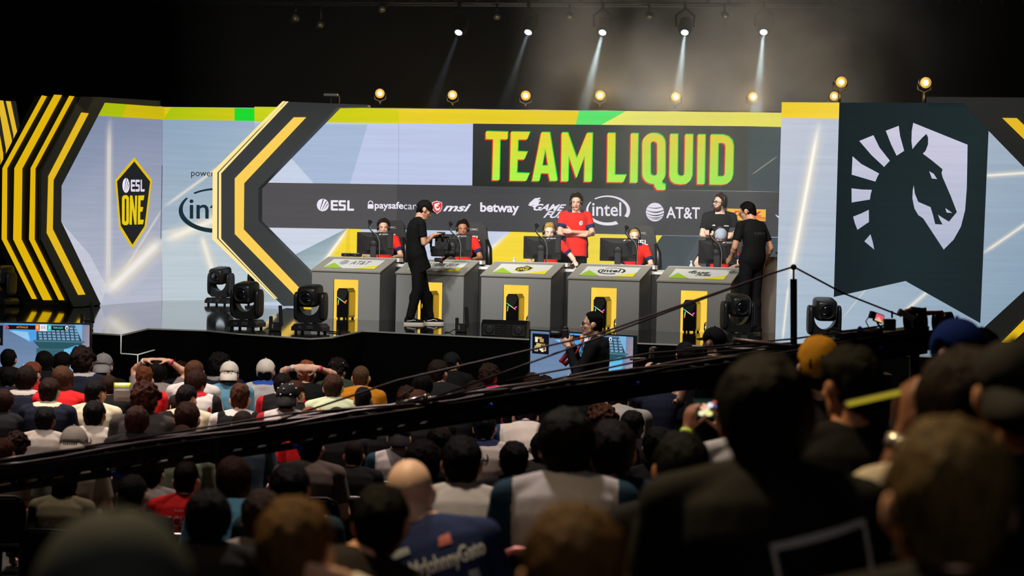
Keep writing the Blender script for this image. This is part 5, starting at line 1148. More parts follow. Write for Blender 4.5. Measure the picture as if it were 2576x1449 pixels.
def lock(mb, c, r, amp=.008, fr=25, n=22, seed=0):
    k = len(mb.v); mb.ball((0, 0, 0), r, None, n)
    mb.v[k:] = [tuple(V(v) + V(c) + V(v).normalized() * noise.noise(V((v[0] * fr, v[1] * fr, v[2] * fr * .3)) + V((seed, 0, 0))) * amp) for v in mb.v[k:]]; return mb
HAIR = {}
def hair(style):
    if style in HAIR: return HAIR[style]
    m = {'short': lambda: scalp(.014, .008, 42, stretch=.5), 'buzz': lambda: scalp(.006, .0015, 60), 'flat': lambda: scalp(.016, .003, 30, top=.006, sides=.006, stretch=.4),
         'quiff': lambda: scalp(.016, .014, 38, top=.014, sides=.006, front=.088, stretch=.5), 'wavy': lambda: scalp(.022, .012, 34), 'curly': lambda: scalp(.034, .022, 46, nape=-.085, seg=64, rows=40),
         'afro': lambda: scalp(.058, .026, 40, nape=-.10, side=-.03, seg=64, rows=40), 'thick': lambda: scalp(.022, .010, 34, nape=-.095, side=-.03, stretch=.35),
         'long': lambda: lock(lock(scalp(.02, .005, 30, nape=-.09, side=-.05, stretch=.25), (0, -.07, -.12), (.09, .052, .18), seed=2), (.05, -.05, -.10), (.05, .05, .14), seed=5),
         'bob': lambda: lock(scalp(.022, .005, 26, nape=-.10, side=-.06, stretch=.25), (0, -.045, -.06), (.095, .07, .09)), 'pony': lambda: lock(scalp(.012, .004, 30, stretch=.3), (0, -.13, -.05), (.035, .04, .10)),
         'bun': lambda: lock(scalp(.012, .004, 30, stretch=.3), (0, -.06, .13), (.04, .04, .035)), 'fringe': lambda: scalp(.0, .003, 40, front=-.02, side=-.02, nape=-.088, stretch=.5), 'capcurls': lambda: lock(lock(scalp(.012, .010, 40, front=.02, nape=-.09, side=-.03), (.06, -.04, -.06), (.045, .05, .06)), (-.06, -.04, -.06), (.045, .05, .06)),
         'shoulder': lambda: lock(scalp(.018, .006, 30, nape=-.09, side=-.05, stretch=.3), (0, -.05, -.09), (.095, .055, .10))}[style]()
    me = m.build('hair'); HAIR[style] = me.data; bpy.data.objects.remove(me, do_unlink=True); return HAIR[style]
def cap_mesh(brim=True, deep=.035, drop=.0):
    mb = scalp(.020, .0, 10, front=deep + .01, side=deep - .012, nape=deep - .03, seg=40, rows=26, top=.004); mb.ball((0, -.012, .150), (.009, .009, .006), None, 8)
    rows = []
    if brim:
        vs_ = []; fs = []; n = 14
        for z in (0, -.005):
            for r_ in (0, 1):
                for k in range(n + 1):
                    a = rad(-62 + 124 * k / n); x = sin(a) * (.094 if not r_ else .098); y = -.012 + cos(a) * (.112) + (.078 * (cos(a * 1.2) ** .7 if cos(a * 1.2) > 0 else 0) if r_ else -.006); vs_.append((x, y, deep + .016 + z - .35 * x * x / .01 * .03 - (.016 + drop if r_ else 0)))
        m_ = n + 1
        for k in range(n):
            fs += [(k, k + 1, m_ + k + 1, m_ + k), (2 * m_ + k, 3 * m_ + k, 3 * m_ + k + 1, 2 * m_ + k + 1), (m_ + k, m_ + k + 1, 3 * m_ + k + 1, 3 * m_ + k), (k + 1, k, 2 * m_ + k, 2 * m_ + k + 1)]
        fs += [(0, m_, 3 * m_, 2 * m_), (n, 2 * m_ + n, 3 * m_ + n, m_ + n)]; mb.add(vs_, fs, None, True)
    o = mb.build('cap'); d = o.data; bpy.data.objects.remove(o, do_unlink=True); return d
CAPM = {}
def hat(kind):
    if kind not in CAPM:
        if kind == 'cap': CAPM[kind] = cap_mesh()
        elif kind == 'cap_back': CAPM[kind] = cap_mesh(drop=.062)
        elif kind == 'beanie':
            o = scalp(.018, .003, 30, front=.05, side=.02, nape=-.03, top=.012).build('beanie'); CAPM[kind] = o.data; bpy.data.objects.remove(o, do_unlink=True)
        elif kind == 'headset':
            mb = MB(); mb.tube([(.098 * cos(rad(a)), -.012, .02 + .132 * sin(rad(a))) for a in range(0, 181, 12)], .012, n=8)
            for s in (-1, 1): mb.lathe([(-.012, .036), (.0, .046), (.02, .044), (.026, .03)], (s * .078, -.008, .0), (s, 0, 0), None, 16)
            mb.tube([(.095, .02, -.02), (.10, .07, -.05), (.055, .115, -.062), (.03, .122, -.060)], .004, n=6); mb.ball((.028, .123, -.060), .010, None, 8); o = mb.build('headset'); CAPM[kind] = o.data; bpy.data.objects.remove(o, do_unlink=True)
        elif kind == 'glasses':
            mb = MB()
            for s in (-1, 1):
                mb.tube([(s * .034 + .023 * cos(rad(a)), .103 - .02 * abs(cos(rad(a))) * .3, .006 + .017 * sin(rad(a))) for a in range(0, 361, 24)], .0032, n=6, cap=False); mb.tube([(s * .057, .098, .012), (s * .078, .05, .012), (s * .083, -.01, .008)], .003, n=6)
            mb.tube([(-.011, .104, .008), (.011, .104, .008)], .003, n=6); o = mb.build('glasses'); CAPM[kind] = o.data; bpy.data.objects.remove(o, do_unlink=True)
        elif kind == 'eyes':
            mb = MB()
            for s in (-1, 1):
                mb.ball((s * .031, .0742, .0050), (.0126, .0126, .0100), mat('eye_white', (196, 186, 178), .3), 12); mb.ball((s * .031, .0815, .0045), (.0064, .0064, .0064), mat('iris', (40, 28, 20), .2), 10)
            o = mb.build('eyes'); CAPM[kind] = o.data; bpy.data.objects.remove(o, do_unlink=True)
        elif kind == 'brows':
            mb = MB()
            for s in (-1, 1): mb.tube([(s * .014, .0925, .022), (s * .032, .089, .028), (s * .048, .080, .024)], [.004, .0045, .003], n=6)
            o = mb.build('eyebrows'); CAPM[kind] = o.data; bpy.data.objects.remove(o, do_unlink=True)
        elif kind == 'lips':
            mb = MB(); ell(mb, (0, .0975, -.050), (.021, .008, .0045), n=10); ell(mb, (0, .0955, -.059), (.018, .008, .0055), n=10); o = mb.build('lips'); CAPM[kind] = o.data; bpy.data.objects.remove(o, do_unlink=True)
        elif kind == 'beard':
            mb = MB(); ell(mb, (0, .040, -.088), (.056, .056, .042), n=20)
            for s in (-1, 1): cap(mb, (s * .066, .012, -.02), .014, (s * .045, .055, -.085), .026)
            cap(mb, (-.026, .088, -.042), .007, (.026, .088, -.042), .007); me = voxel(mb, .006, 2); CAPM[kind] = me
        elif kind == 'mask':
            mb = MB(); mb.tube([(.09 * cos(rad(a)), -.01 - .105 * sin(rad(a)), -.012) for a in range(0, 181, 15)], .010, n=6); mb.tube([(-.03, -.115, -.012), (-.028, -.118, -.05), (-.01, -.10, -.085)], .007, n=6); o = mb.build('strap'); CAPM[kind] = o.data; bpy.data.objects.remove(o, do_unlink=True)
    return CAPM[kind]
def skin(tone):
    t = {'fair': (226, 178, 152), 'mid': (204, 152, 122), 'tan': (172, 118, 88), 'brown': (120, 78, 56), 'pale': (238, 200, 178)}[tone]
    return mat('skin_' + tone, t, .5, vary=.08, vscale=14, spec=.35)
def hmat(c): return mat('hair_%d_%d_%d' % c, tuple(int(q * (.72 if q < 140 else .88)) for q in c), .62, vary=.5, vscale=26, stretch=(4, 4, .7), spec=.10, bump=.9, bscale=40)
def cloth(c): return mat('cloth_%d_%d_%d' % c, c, .85, vary=.10, vscale=9, bump=.25, bscale=14, spec=.2)
def inst(name, me, parent, m, T=None):
    o = bpy.data.objects.new(name, me); COL.objects.link(o); o.parent = parent
    if not me.materials: me.materials.append(None)
    ms = m if isinstance(m, (list, tuple)) else [m]
    while len(me.materials) < len(ms): me.materials.append(None)
    for i, q in enumerate(ms):
        if q is not None: o.material_slots[i].link = 'OBJECT'; o.material_slots[i].material = q
    if T is not None: o.matrix_local = T
    return o
BODY = {}
def pose_set(key, J, vox=.011, kinds=('tee',)):
    if key not in BODY: BODY[key] = {'J': J, 'body': make_body(J, vox), 'leg': make_trousers(J, max(.011, vox)), 'vox': vox}
    for k in kinds:
        if k not in BODY[key]: BODY[key][k] = make_shirt(J, max(.009, vox), k)
    return BODY[key]
def person(key, J, label, loc, rz=0, scale=1.0, tone='mid', hs=('short', (30, 22, 18)), top='tee', cols=((20, 20, 22),), legs=(26, 28, 34), worn=(), vox=.011, group=None, face=False, shoes=None, fbeard=None):
    B_ = pose_set(key, J, vox, (top,)); t = thing('person', label, 'person', loc, rz, group); t.scale = (scale,) * 3; T = hrot(J)
    inst('body', B_['body'], t, skin(tone)); cs = [cloth(c) for c in cols]; cs = (cs + [cs[0]] * 3)[:3] if len(cs) < 3 else cs[:3]
    inst('shirt' if top == 'tee' else ('hoodie' if top == 'hood' else 'jacket'), B_[top], t, cs)
    inst('trousers', B_['leg'], t, cloth(legs))
    if hs[0] != 'bald': inst('hair', hair(hs[0]), t, hmat(hs[1]), T)
    for wn in worn:
        k, c = wn[0], wn[1]; TT = T
        if len(wn) > 2 and wn[2] == 'back': TT = T @ Matrix.Rotation(pi, 4, 'Z') @ Matrix.Translation((0, .022, 0))
        if len(wn) > 3: TT = TT @ wn[3]
        inst({'brows': 'eyebrows', 'mask': 'goggle_strap'}.get(k, k), hat('cap_back' if k == 'cap' and len(wn) > 2 else k), t, None if c is None else (c if not isinstance(c, tuple) else (hmat(c) if k in ('brows', 'beard') else cloth(c))), TT)
    if shoes:
        for i in (0, 1):
            a, b = make_shoes(J, i); o = a.build('shoe', cloth(shoes[0]), t)
            for p in o.data.polygons: p.use_smooth = True
            s = b.build('sole', mat('sole_%d' % shoes[1][0], shoes[1], .5), o)
    return t
def decal(t, key, top, kind, s, box, col, rot=0.0, bold=0.0, shear=0.0, back=True, name='back_print', polys=None):
    """lettering laid on the cloth, following its folds: box = x0, z0, x1, z1 as seen from behind"""
    me = BODY[key][top]; bv = BVHTree.FromPolygons([v.co for v in me.vertices], [p.vertices for p in me.polygons]); x0, z0, x1, z1 = box; cx_, cz_ = (x0 + x1) / 2, (z0 + z1) / 2
    def P(u, v):
        x = x0 + (x1 - x0) * u - cx_; z = z0 + (z1 - z0) * v - cz_; x, z = cx_ + x * cos(rot) - z * sin(rot), cz_ + x * sin(rot) + z * cos(rot)
        if back: h = bv.ray_cast(V((x, -2, z)), V((0, 1, 0)))
        else: h = bv.ray_cast(V((-x, 2, z)), V((0, -1, 0)))
        return (h[0] + h[1] * .004) if h[0] else V((x if back else -x, -.16 if back else .16, z))
    mb = MB()
    def lay(vs_, fs):               # fine enough to follow the cloth
        bm = bmesh.new(); bv_ = [bm.verts.new((u * abs(x1 - x0), v * abs(z1 - z0), 0)) for u, v in vs_]
        for f in fs:
            try: bm.faces.new([bv_[i] for i in f])
            except ValueError: pass
        bmesh.ops.triangulate(bm, faces=bm.faces)
        for _ in range(5):
            lg = [e for e in bm.edges if e.calc_length() > .02]
            if not lg: break
            bmesh.ops.subdivide_edges(bm, edges=lg, cuts=1); bmesh.ops.triangulate(bm, faces=[f for f in bm.faces if len(f.verts) > 3])
        bm.verts.index_update(); mb.add([P(q.co.x / abs(x1 - x0), q.co.y / abs(z1 - z0)) for q in bm.verts], [tuple(q.index for q in f.verts) for f in bm.faces]); bm.free()
    if s: lay(*text_mesh(s, bold, shear)[:2])
    for pl_ in polys or (): lay(pl_, [tuple(q) for q in tessellate_polygon([[V((u, v, 0)) for u, v in pl_]])])
    return mb.build(name, mat('print_%d_%d_%d' % col, col, .7), t, recalc=False)
DK = (20, 16, 14); BR = (58, 38, 26); LB = (112, 78, 50); BL = (176, 140, 84); GI = (120, 66, 36); RB = (70, 36, 26)
# ---- people on the stage
FACE = (('eyes', None), ('brows', DK), ('lips', mat('lip', (176, 96, 88), .45)))
HSET = mat('headset_black', (24, 26, 26), .35)
RED, NAVY = (226, 44, 34), (32, 44, 88)
JC = PZ(STD, E=((-.255, .06, 1.15), (.255, .06, 1.15)), W=((.10, .205, 1.175), (-.13, .165, 1.12)), hd=((1, -.35, .12), (-1, -.25, .25)), hn=((0, -1, 0), (0, -.6, .5)), curl=.5, hr=(-8, 0, -14), hem=-.30, loose=.012)
p = vplane(1449, 2.5, 520)
co = person('coach', JC, 'person in red and navy jersey standing with crossed arms and headset', (p.x, p.y, STAGE_Z + .16), pi + rad(8), 1.04, 'fair', ('quiff', BR), 'tee', (RED, RED, NAVY), (18, 18, 20), FACE + (('headset', HSET),), .0075, None)
def jersey_marks(key):   # sleeve ends and side panels are navy on this jersey
    me = BODY[key]['tee']; J = BODY[key]['J']
    for p_ in me.polygons:
        c = p_.center
        for i in (0, 1):
            S, E = V(J['S'][i]), V(J['E'][i]); t_ = (c - S).dot(E - S) / (E - S).length_squared
            d_ = (c - S - (E - S) * t_).length
            if p_.material_index != 2: 
                if t_ > .50 and d_ < .09 and abs(c.x) > .15: p_.material_index = 2
        if p_.material_index != 2 and abs(p_.normal.x) > .62 and c.z < J['S'][0][2] - .22 and abs(c.x) < .22: p_.material_index = 2
jersey_marks('coach')
decal(co, 'coach', 'tee', 't', '', (.03, 1.27, .09, 1.345), (240, 236, 236), back=False, name='chest_badge', polys=[[(.1, .2), (.5, 0), (.95, .3), (.9, .9), (.4, 1), (.0, .6)]])
decal(co, 'coach', 'tee', 't', '', (.045, 1.285, .08, 1.33), (26, 26, 30), back=False, name='chest_badge', polys=[[(.1, .1), (.8, .0), (.9, .6), (.5, 1), (.2, .7)]])
JR_ = PZ(JC, hr=(2, 0, -62), C=(0, -.03, 1.22), wide=1.05)
p = vplane(1811, 2.5, 520)
rf = person('referee', JR_, 'bearded person in glasses and headset, black shirt, arms crossed', (p.x, p.y, STAGE_Z + .16), pi, 1.06, 'pale', ('flat', (70, 44, 28)), 'tee', ((22, 24, 26),), (18, 18, 20), FACE + (('headset', HSET), ('glasses', M_DARK2), ('beard', (120, 70, 42))), .0075)
decal(rf, 'referee', 'tee', 't', '', (.05, 1.28, .125, 1.298), (230, 230, 230), back=False, name='chest_print', polys=[[(0, .5), (.1, .1), (1, 0), (.95, .9), (.15, 1)]])
decal(rf, 'referee', 'tee', 't', '', (-.115, 1.285, -.07, 1.305), (230, 230, 230), back=False, name='chest_print', polys=[[(0, .1), (1, 0), (.9, 1), (.1, .8)]])
JM = PZ(STD, E=((-.285, .03, 1.13), (.27, -.08, 1.13)), W=((-.235, .14, .99), (.285, .06, .93)), hd=((.1, .85, -.45), (0, .3, -1)), hn=((.9, 0, -.2), (-1, 0, 0)), C=(0, -.045, 1.21), N=(0, .04, 1.465), H=(0, .10, 1.595), S=((-.19, .025, 1.405), (.19, .025, 1.405)), hr=(-20, 0, 24), hem=-.1)
p = at(1893, 700, 30.1)
mn = person('steward', JM, 'person in black seen from behind, bending over the rightmost monitor', (p.x - .02, p.y, STAGE_Z), rad(38), 1.09, 'mid', ('short', DK), 'tee', ((16, 18, 20),), (16, 17, 20), (('glasses', M_DARK2),), .0085, None, False, ((14, 14, 15), (60, 56, 50)))
decal(mn, 'steward', 'tee', 't', 'CREW', (-.10, 1.30, .10, 1.335), (60, 64, 66), bold=.01)
JO = PZ(STD, P=(0, -.02, .94), C=(0, -.05, 1.22), N=(0, .02, 1.468), H=(0, .075, 1.60), hr=(-24, 0, 0), S=((-.185, .005, 1.405), (.185, .005, 1.405)), E=((-.235, .04, 1.15), (.225, .04, 1.14)), W=((-.10, .21, 1.22), (.09, .20, 1.26)),
        hd=((.2, .9, .1), (-.2, .9, .15)), hn=((0, 0, -1), (0, 0, -1)), curl=.9, hip=((-.09, 0, .93), (.09, -.02, .92)), K=((-.09, .10, .51), (.10, -.02, .49)), A=((-.09, .20, .085), (.10, -.12, .085)), fd=((0, 1, 0), (.1, 1, 0)), hem=-.32, wide=.98, loose=.008)
p = onz(1066, 815.5)
op = person('operator', JO, 'person in black tee and cap walking with a camera rig', (p.x - .10, p.y + .02, STAGE_Z), rad(-78), 1.045, 'mid', ('buzz', DK), 'tee', ((9, 10, 11),), (13, 13, 14), FACE + (('cap', (10, 10, 11)),), .0075, None, False, ((14, 14, 15), (226, 214, 200)))
for ch in list(op.children):
    if ch.name.startswith('shoe'):
        i = 1 if sum(v.co.x for v in ch.data.vertices) > 0 else 0; A = V(JO['A'][i]); mb = MB()
        for s in (-1, 1): mb.tube([A + V((s * .045, a, b - .085)) for a, b in ((-.05, .045), (.0, .05), (.04, .062), (.07, .058), (.10, .04))], .0055, n=6)
        tag(mb.build('side_stripe', M_WHITE, ch), 'white wavy side stripe')
mb = MB(); N_p = spine(JO, 1.0)
mb.tube([N_p + V((.075 * cos(rad(a)), .07 * sin(rad(a)), .012 - .02 * sin(rad(a)))) for a in range(0, 361, 24)], .006, n=6, cap=False); mb.build('lanyard', M_DARK2, op)
# camera rig held by the walking operator
g_ = thing('camera_rig', 'black handheld gimbal with a film camera, held by the person in cap', 'camera', (0, 0, 0), rad(-78)); g_.location = op.matrix_basis @ V((0, .30, 1.07))
mb = MB(); mb.tube([(-.26, .0, .16), (.26, 0, .16)], .013, n=8)
for s in (-1, 1): mb.tube([(s * .25, 0, .10), (s * .25, 0, .22)], .02, n=8)
mb.tube([(0, -.14, .16), (0, .14, .16)], .016, n=8); mb.tube([(-.03, .0, .16), (-.03, 0, .22), (.03, 0, .22), (.03, 0, .16)], .012, n=8); mb.build('handle_bar', M_METAL, g_)
mb = MB(); mb.tube([(0, .12, .16), (0, .15, .05), (0, .15, -.10), (0, .05, -.17)], .02, n=8); mb.tube([(0, -.12, .16), (0, -.13, .02)], .016, n=8); mb.box((0, .15, .0), (.05, .06, .08), bev=.012); mb.build('gimbal_arm', M_METAL, g_)
mb = MB(); mb.box((0, -.02, -.06), (.12, .20, .12), bev=.012); mb.box((0, -.10, -.02), (.10, .06, .10), bev=.008); mb.build('camera_body', M_DARK, g_)
mb = MB(); mb.lathe([(0, .05), (.06, .052), (.065, .045), (.13, .045), (.14, .06), (.17, .062), (.165, .05)], (0, .06, -.07), (0, 1, 0), None, 18); mb.build('lens', M_DARK2, g_)
mb = MB(); mb.box((0, -.16, .10), (.10, .015, .07), rot=(.4, 0, 0)); mb.build('monitor', mat('rig_glass', (50, 52, 58), .1, spec=.9), g_)
mb = MB(); mb.box((.01, .02, .22), (.05, .12, .04), bev=.008); mb.build('top_plate', mat('motor_grey', (60, 58, 56), .4, .4), g_)
mb = MB(); mb.box((0, -.02, -.17), (.07, .10, .06), bev=.01); mb.ball((.0, .03, -.19), .03, None, 10); mb.build('motor', MATS['motor_grey'], g_)
mb = MB(); mb.box((0, .03, -.205), (.03, .05, .025)); tag(mb.build('red_part', mat('rig_red', (150, 20, 50), .4), g_), 'dark red fitting')
mb = MB(); mb.tube([(.02, -.12, .1), (.06, -.15, .02), (.03, -.12, -.06)], .005, n=6); mb.tube([(0, .12, .12), (.05, .08, .05), (.03, .02, 0)], .005, n=6); mb.build('cable', M_DARK2, g_)
# players behind the monitors
JPL = PZ(SIT, E=((-.28, .10, .745), (.28, .10, .745)), W=((-.17, .35, .735), (.17, .35, .735)), hd=((.2, 1, -.05), (-.2, 1, -.05)), hn=((0, 0, -1), (0, 0, -1)), curl=.4, hr=(-6, 0, 0), hem=-.04, N=(0, .03, 1.055), H=(0, .085, 1.18), S=((-.188, .015, .995), (.188, .015, .995)))
JP3 = PZ(JPL, E=((-.36, .05, .80), (.30, .10, .745)), W=((-.40, .26, .735), (.28, .34, .735)), hd=((-.1, 1, -.2), (-.2, 1, -.05)), hr=(-10, 0, 4))
JP5 = PZ(JPL, hr=(-30, 0, 0), H=(0, .10, 1.165), W=((-.17, .35, .735), (.36, .36, .735)), E=((-.28, .10, .745), (.34, .10, .78)))
PLY = [(965, 553, JPL, 'player1', 'fair', ('wavy', (48, 44, 42)), 'person with wavy dark hair and headset behind the first monitor', ()),
       (1164, 556, JPL, 'player1', 'tan', ('quiff', (26, 20, 18)), 'person with black swept-up hair and headset at the second desk', ()),
       (1382, 564, JP3, 'player3', 'pale', ('quiff', (206, 166, 100)), 'blond person with headset, one arm propped on the middle desk', ()),
       (1596, 577, JPL, 'player1', 'pale', ('buzz', (214, 176, 116)), 'person with cropped fair hair and headset at the fourth desk', ()),
       (1813, 579, JP5, 'player5', 'pale', ('shoulder', (190, 170, 140)), 'person in a pale cap with head bowed at the rightmost desk', (('cap', (176, 186, 206), 'back'),))]
for x, y, J, key, tone, hs, lab, wn in PLY:
    d_ = vplane(x, 2.0, y); s = (at(x, y, d_.y).z - STAGE_Z - .16) / (J['top'] + (.02 if key != 'player5' else -.02))
    t = person(key, J, lab, (d_.x, d_.y, STAGE_Z + .16), pi + rad(4 if x < 1300 else 0), max(.92, min(1.06, s)), tone, hs, 'tee', (RED, RED, NAVY), (24, 28, 50), FACE + (('headset', HSET),) + wn, .009)
    hp = t.matrix_basis @ (hrot(J) @ V((0, 0, 0))); t.location.x += at(x, y, hp.y).x - hp.x
for k in ('player1', 'player3', 'player5'): jersey_marks(k)
# ------------------------------------------------------------------ the audience
HWID = {'afro': .245, 'curly': .215, 'long': .20, 'bob': .20, 'capcurls': .185, 'wavy': .19, 'thick': .195, 'buzz': .162, 'bald': .152, 'shoulder': .19}
TOPX = {'afro': .058, 'curly': .036, 'quiff': .034, 'wavy': .022, 'thick': .022, 'bun': .05, 'buzz': .005, 'bald': -.003}
J_UP = SIT
J_L = PZ(SIT, hr=(-4, 0, 24)); J_R = PZ(SIT, hr=(-4, 0, -26)); J_D = PZ(SIT, hr=(-14, 0, 4), C=(0, -.075, .79), N=(0, .05, 1.02), H=(0, .115, 1.12), S=((-.185, .03, .965), (.185, .03, .965)), top=1.243)
J_HH = PZ(SIT, E=((-.235, .13, 1.185), (.255, .13, 1.165)), W=((-.115, -.015, 1.235), (.115, -.025, 1.235)), hd=((1, -.25, .05), (-1, -.25, .05)), hn=((0, .9, -.4), (0, .9, -.4)), curl=.35)
J_HT = PZ(SIT, E=((-.235, .14, 1.19), (.29, .10, 1.165)), W=((-.115, .05, 1.295), (.12, .05, 1.295)), hd=((1, 0, .18), (-1, 0, .18)), hn=((0, .2, -1), (0, .2, -1)), curl=.4)
J_PH = PZ(SIT, E=((-.25, .20, 1.02), (.22, .22, 1.0)), W=((-.14, .36, 1.24), (.03, .38, 1.23)), hd=((.15, .1, 1), (-.2, .1, 1)), hn=((.7, .6, 0), (-.7, .6, 0)), curl=1.1)
J_LN = PZ(SIT, C=(0, .06, .80), N=(0, .30, .955), H=(0, .42, 1.02), S=((-.185, .25, .93), (.185, .25, .93)), E=((-.25, .36, .66), (.25, .36, .66)), W=((-.10, .52, .58), (.10, .52, .58)), hr=(-30, 0, 0), top=1.125)
J_BH = PZ(SIT, E=((-.245, .03, .715), (.43, -.02, .97)), W=((-.15, .27, .63), (.15, -.04, 1.10)), hd=((.5, .85, -.1), (-1, -.1, .2)), hn=((0, 0, -1), (0, .9, 0)))
J_SW = PZ(SIT, E=((-.15, .24, .88), (.245, .03, .715)), W=((-.075, .30, 1.09), (.15, .27, .63)), hd=((.1, .25, 1), (-.5, .85, -.1)), hn=((.8, .4, 0), (0, 0, -1)), curl=1.0, hr=(-4, 0, 20))
J_TL = PZ(SIT, P=(.17, -.02, .53), C=(.13, -.05, .80), N=(.05, .012, 1.05), H=(0, .058, 1.152), S=((-.10, 0, .96), (.25, 0, 1.02)), E=((-.14, .03, .70), (.34, .04, .74)), W=((.0, .27, .63), (.30, .27, .63)), hip=((.08, 0, .52), (.26, 0, .52)), K=((.04, .42, .52), (.30, .42, .52)), A=((.04, .40, .09), (.30, .40, .09)))
def mirror(J):
    d = {}
    for k, q in J.items():
        if isinstance(q, tuple) and isinstance(q[0], tuple): d[k] = tuple((-c[0],) + tuple(c[1:]) for c in reversed(q))
        elif k in ('P', 'C', 'N', 'H'): d[k] = (-q[0], q[1], q[2])
        else: d[k] = q
    return d
J_TR = mirror(J_TL)
J_WR = PZ(SIT, E=((-.245, .03, .715), (.36, .30, .98)), W=((-.15, .27, .63), (.16, .52, 1.08)), hd=((.5, .85, -.1), (-.4, .5, .6)), hn=((0, 0, -1), (-.5, .5, 0)), curl=.9)
J_ST = STD; J_SL = PZ(STD, hr=(-4, 0, 30))
KEY = {'st': ('stand', J_ST), 'sl': ('stand_left', J_SL), 'u': ('sit', J_UP), 'l': ('sit_left', J_L), 'r': ('sit_right', J_R), 'd': ('sit_down', J_D), 'hh': ('sit_clasp', J_HH), 'ht': ('sit_crown', J_HT), 'ph': ('sit_phone', J_PH), 'ln': ('sit_bent', J_LN), 'bh': ('sit_arm', J_BH), 'wr': ('sit_wrist', J_WR), 'sw': ('sit_raise', J_SW), 'tl': ('sit_tilt', J_TL), 'tr': ('sit_tilt_left', J_TR)}
WH, CREAM, GREY, BLACK, NVY, REDS, TEAL, LBLUE, MUST = (206, 202, 196), (206, 196, 168), (128, 122, 118), (5, 5, 6), (15, 21, 38), (206, 26, 30), (40, 120, 116), (96, 150, 176), (196, 124, 20)
DKJ = (14, 14, 17); MAR = (66, 24, 34); OLIVE = (74, 80, 50); PINK = (226, 30, 96)
CAPW, CAPG, CAPK = (206, 198, 186), (120, 118, 118), (14, 14, 16)
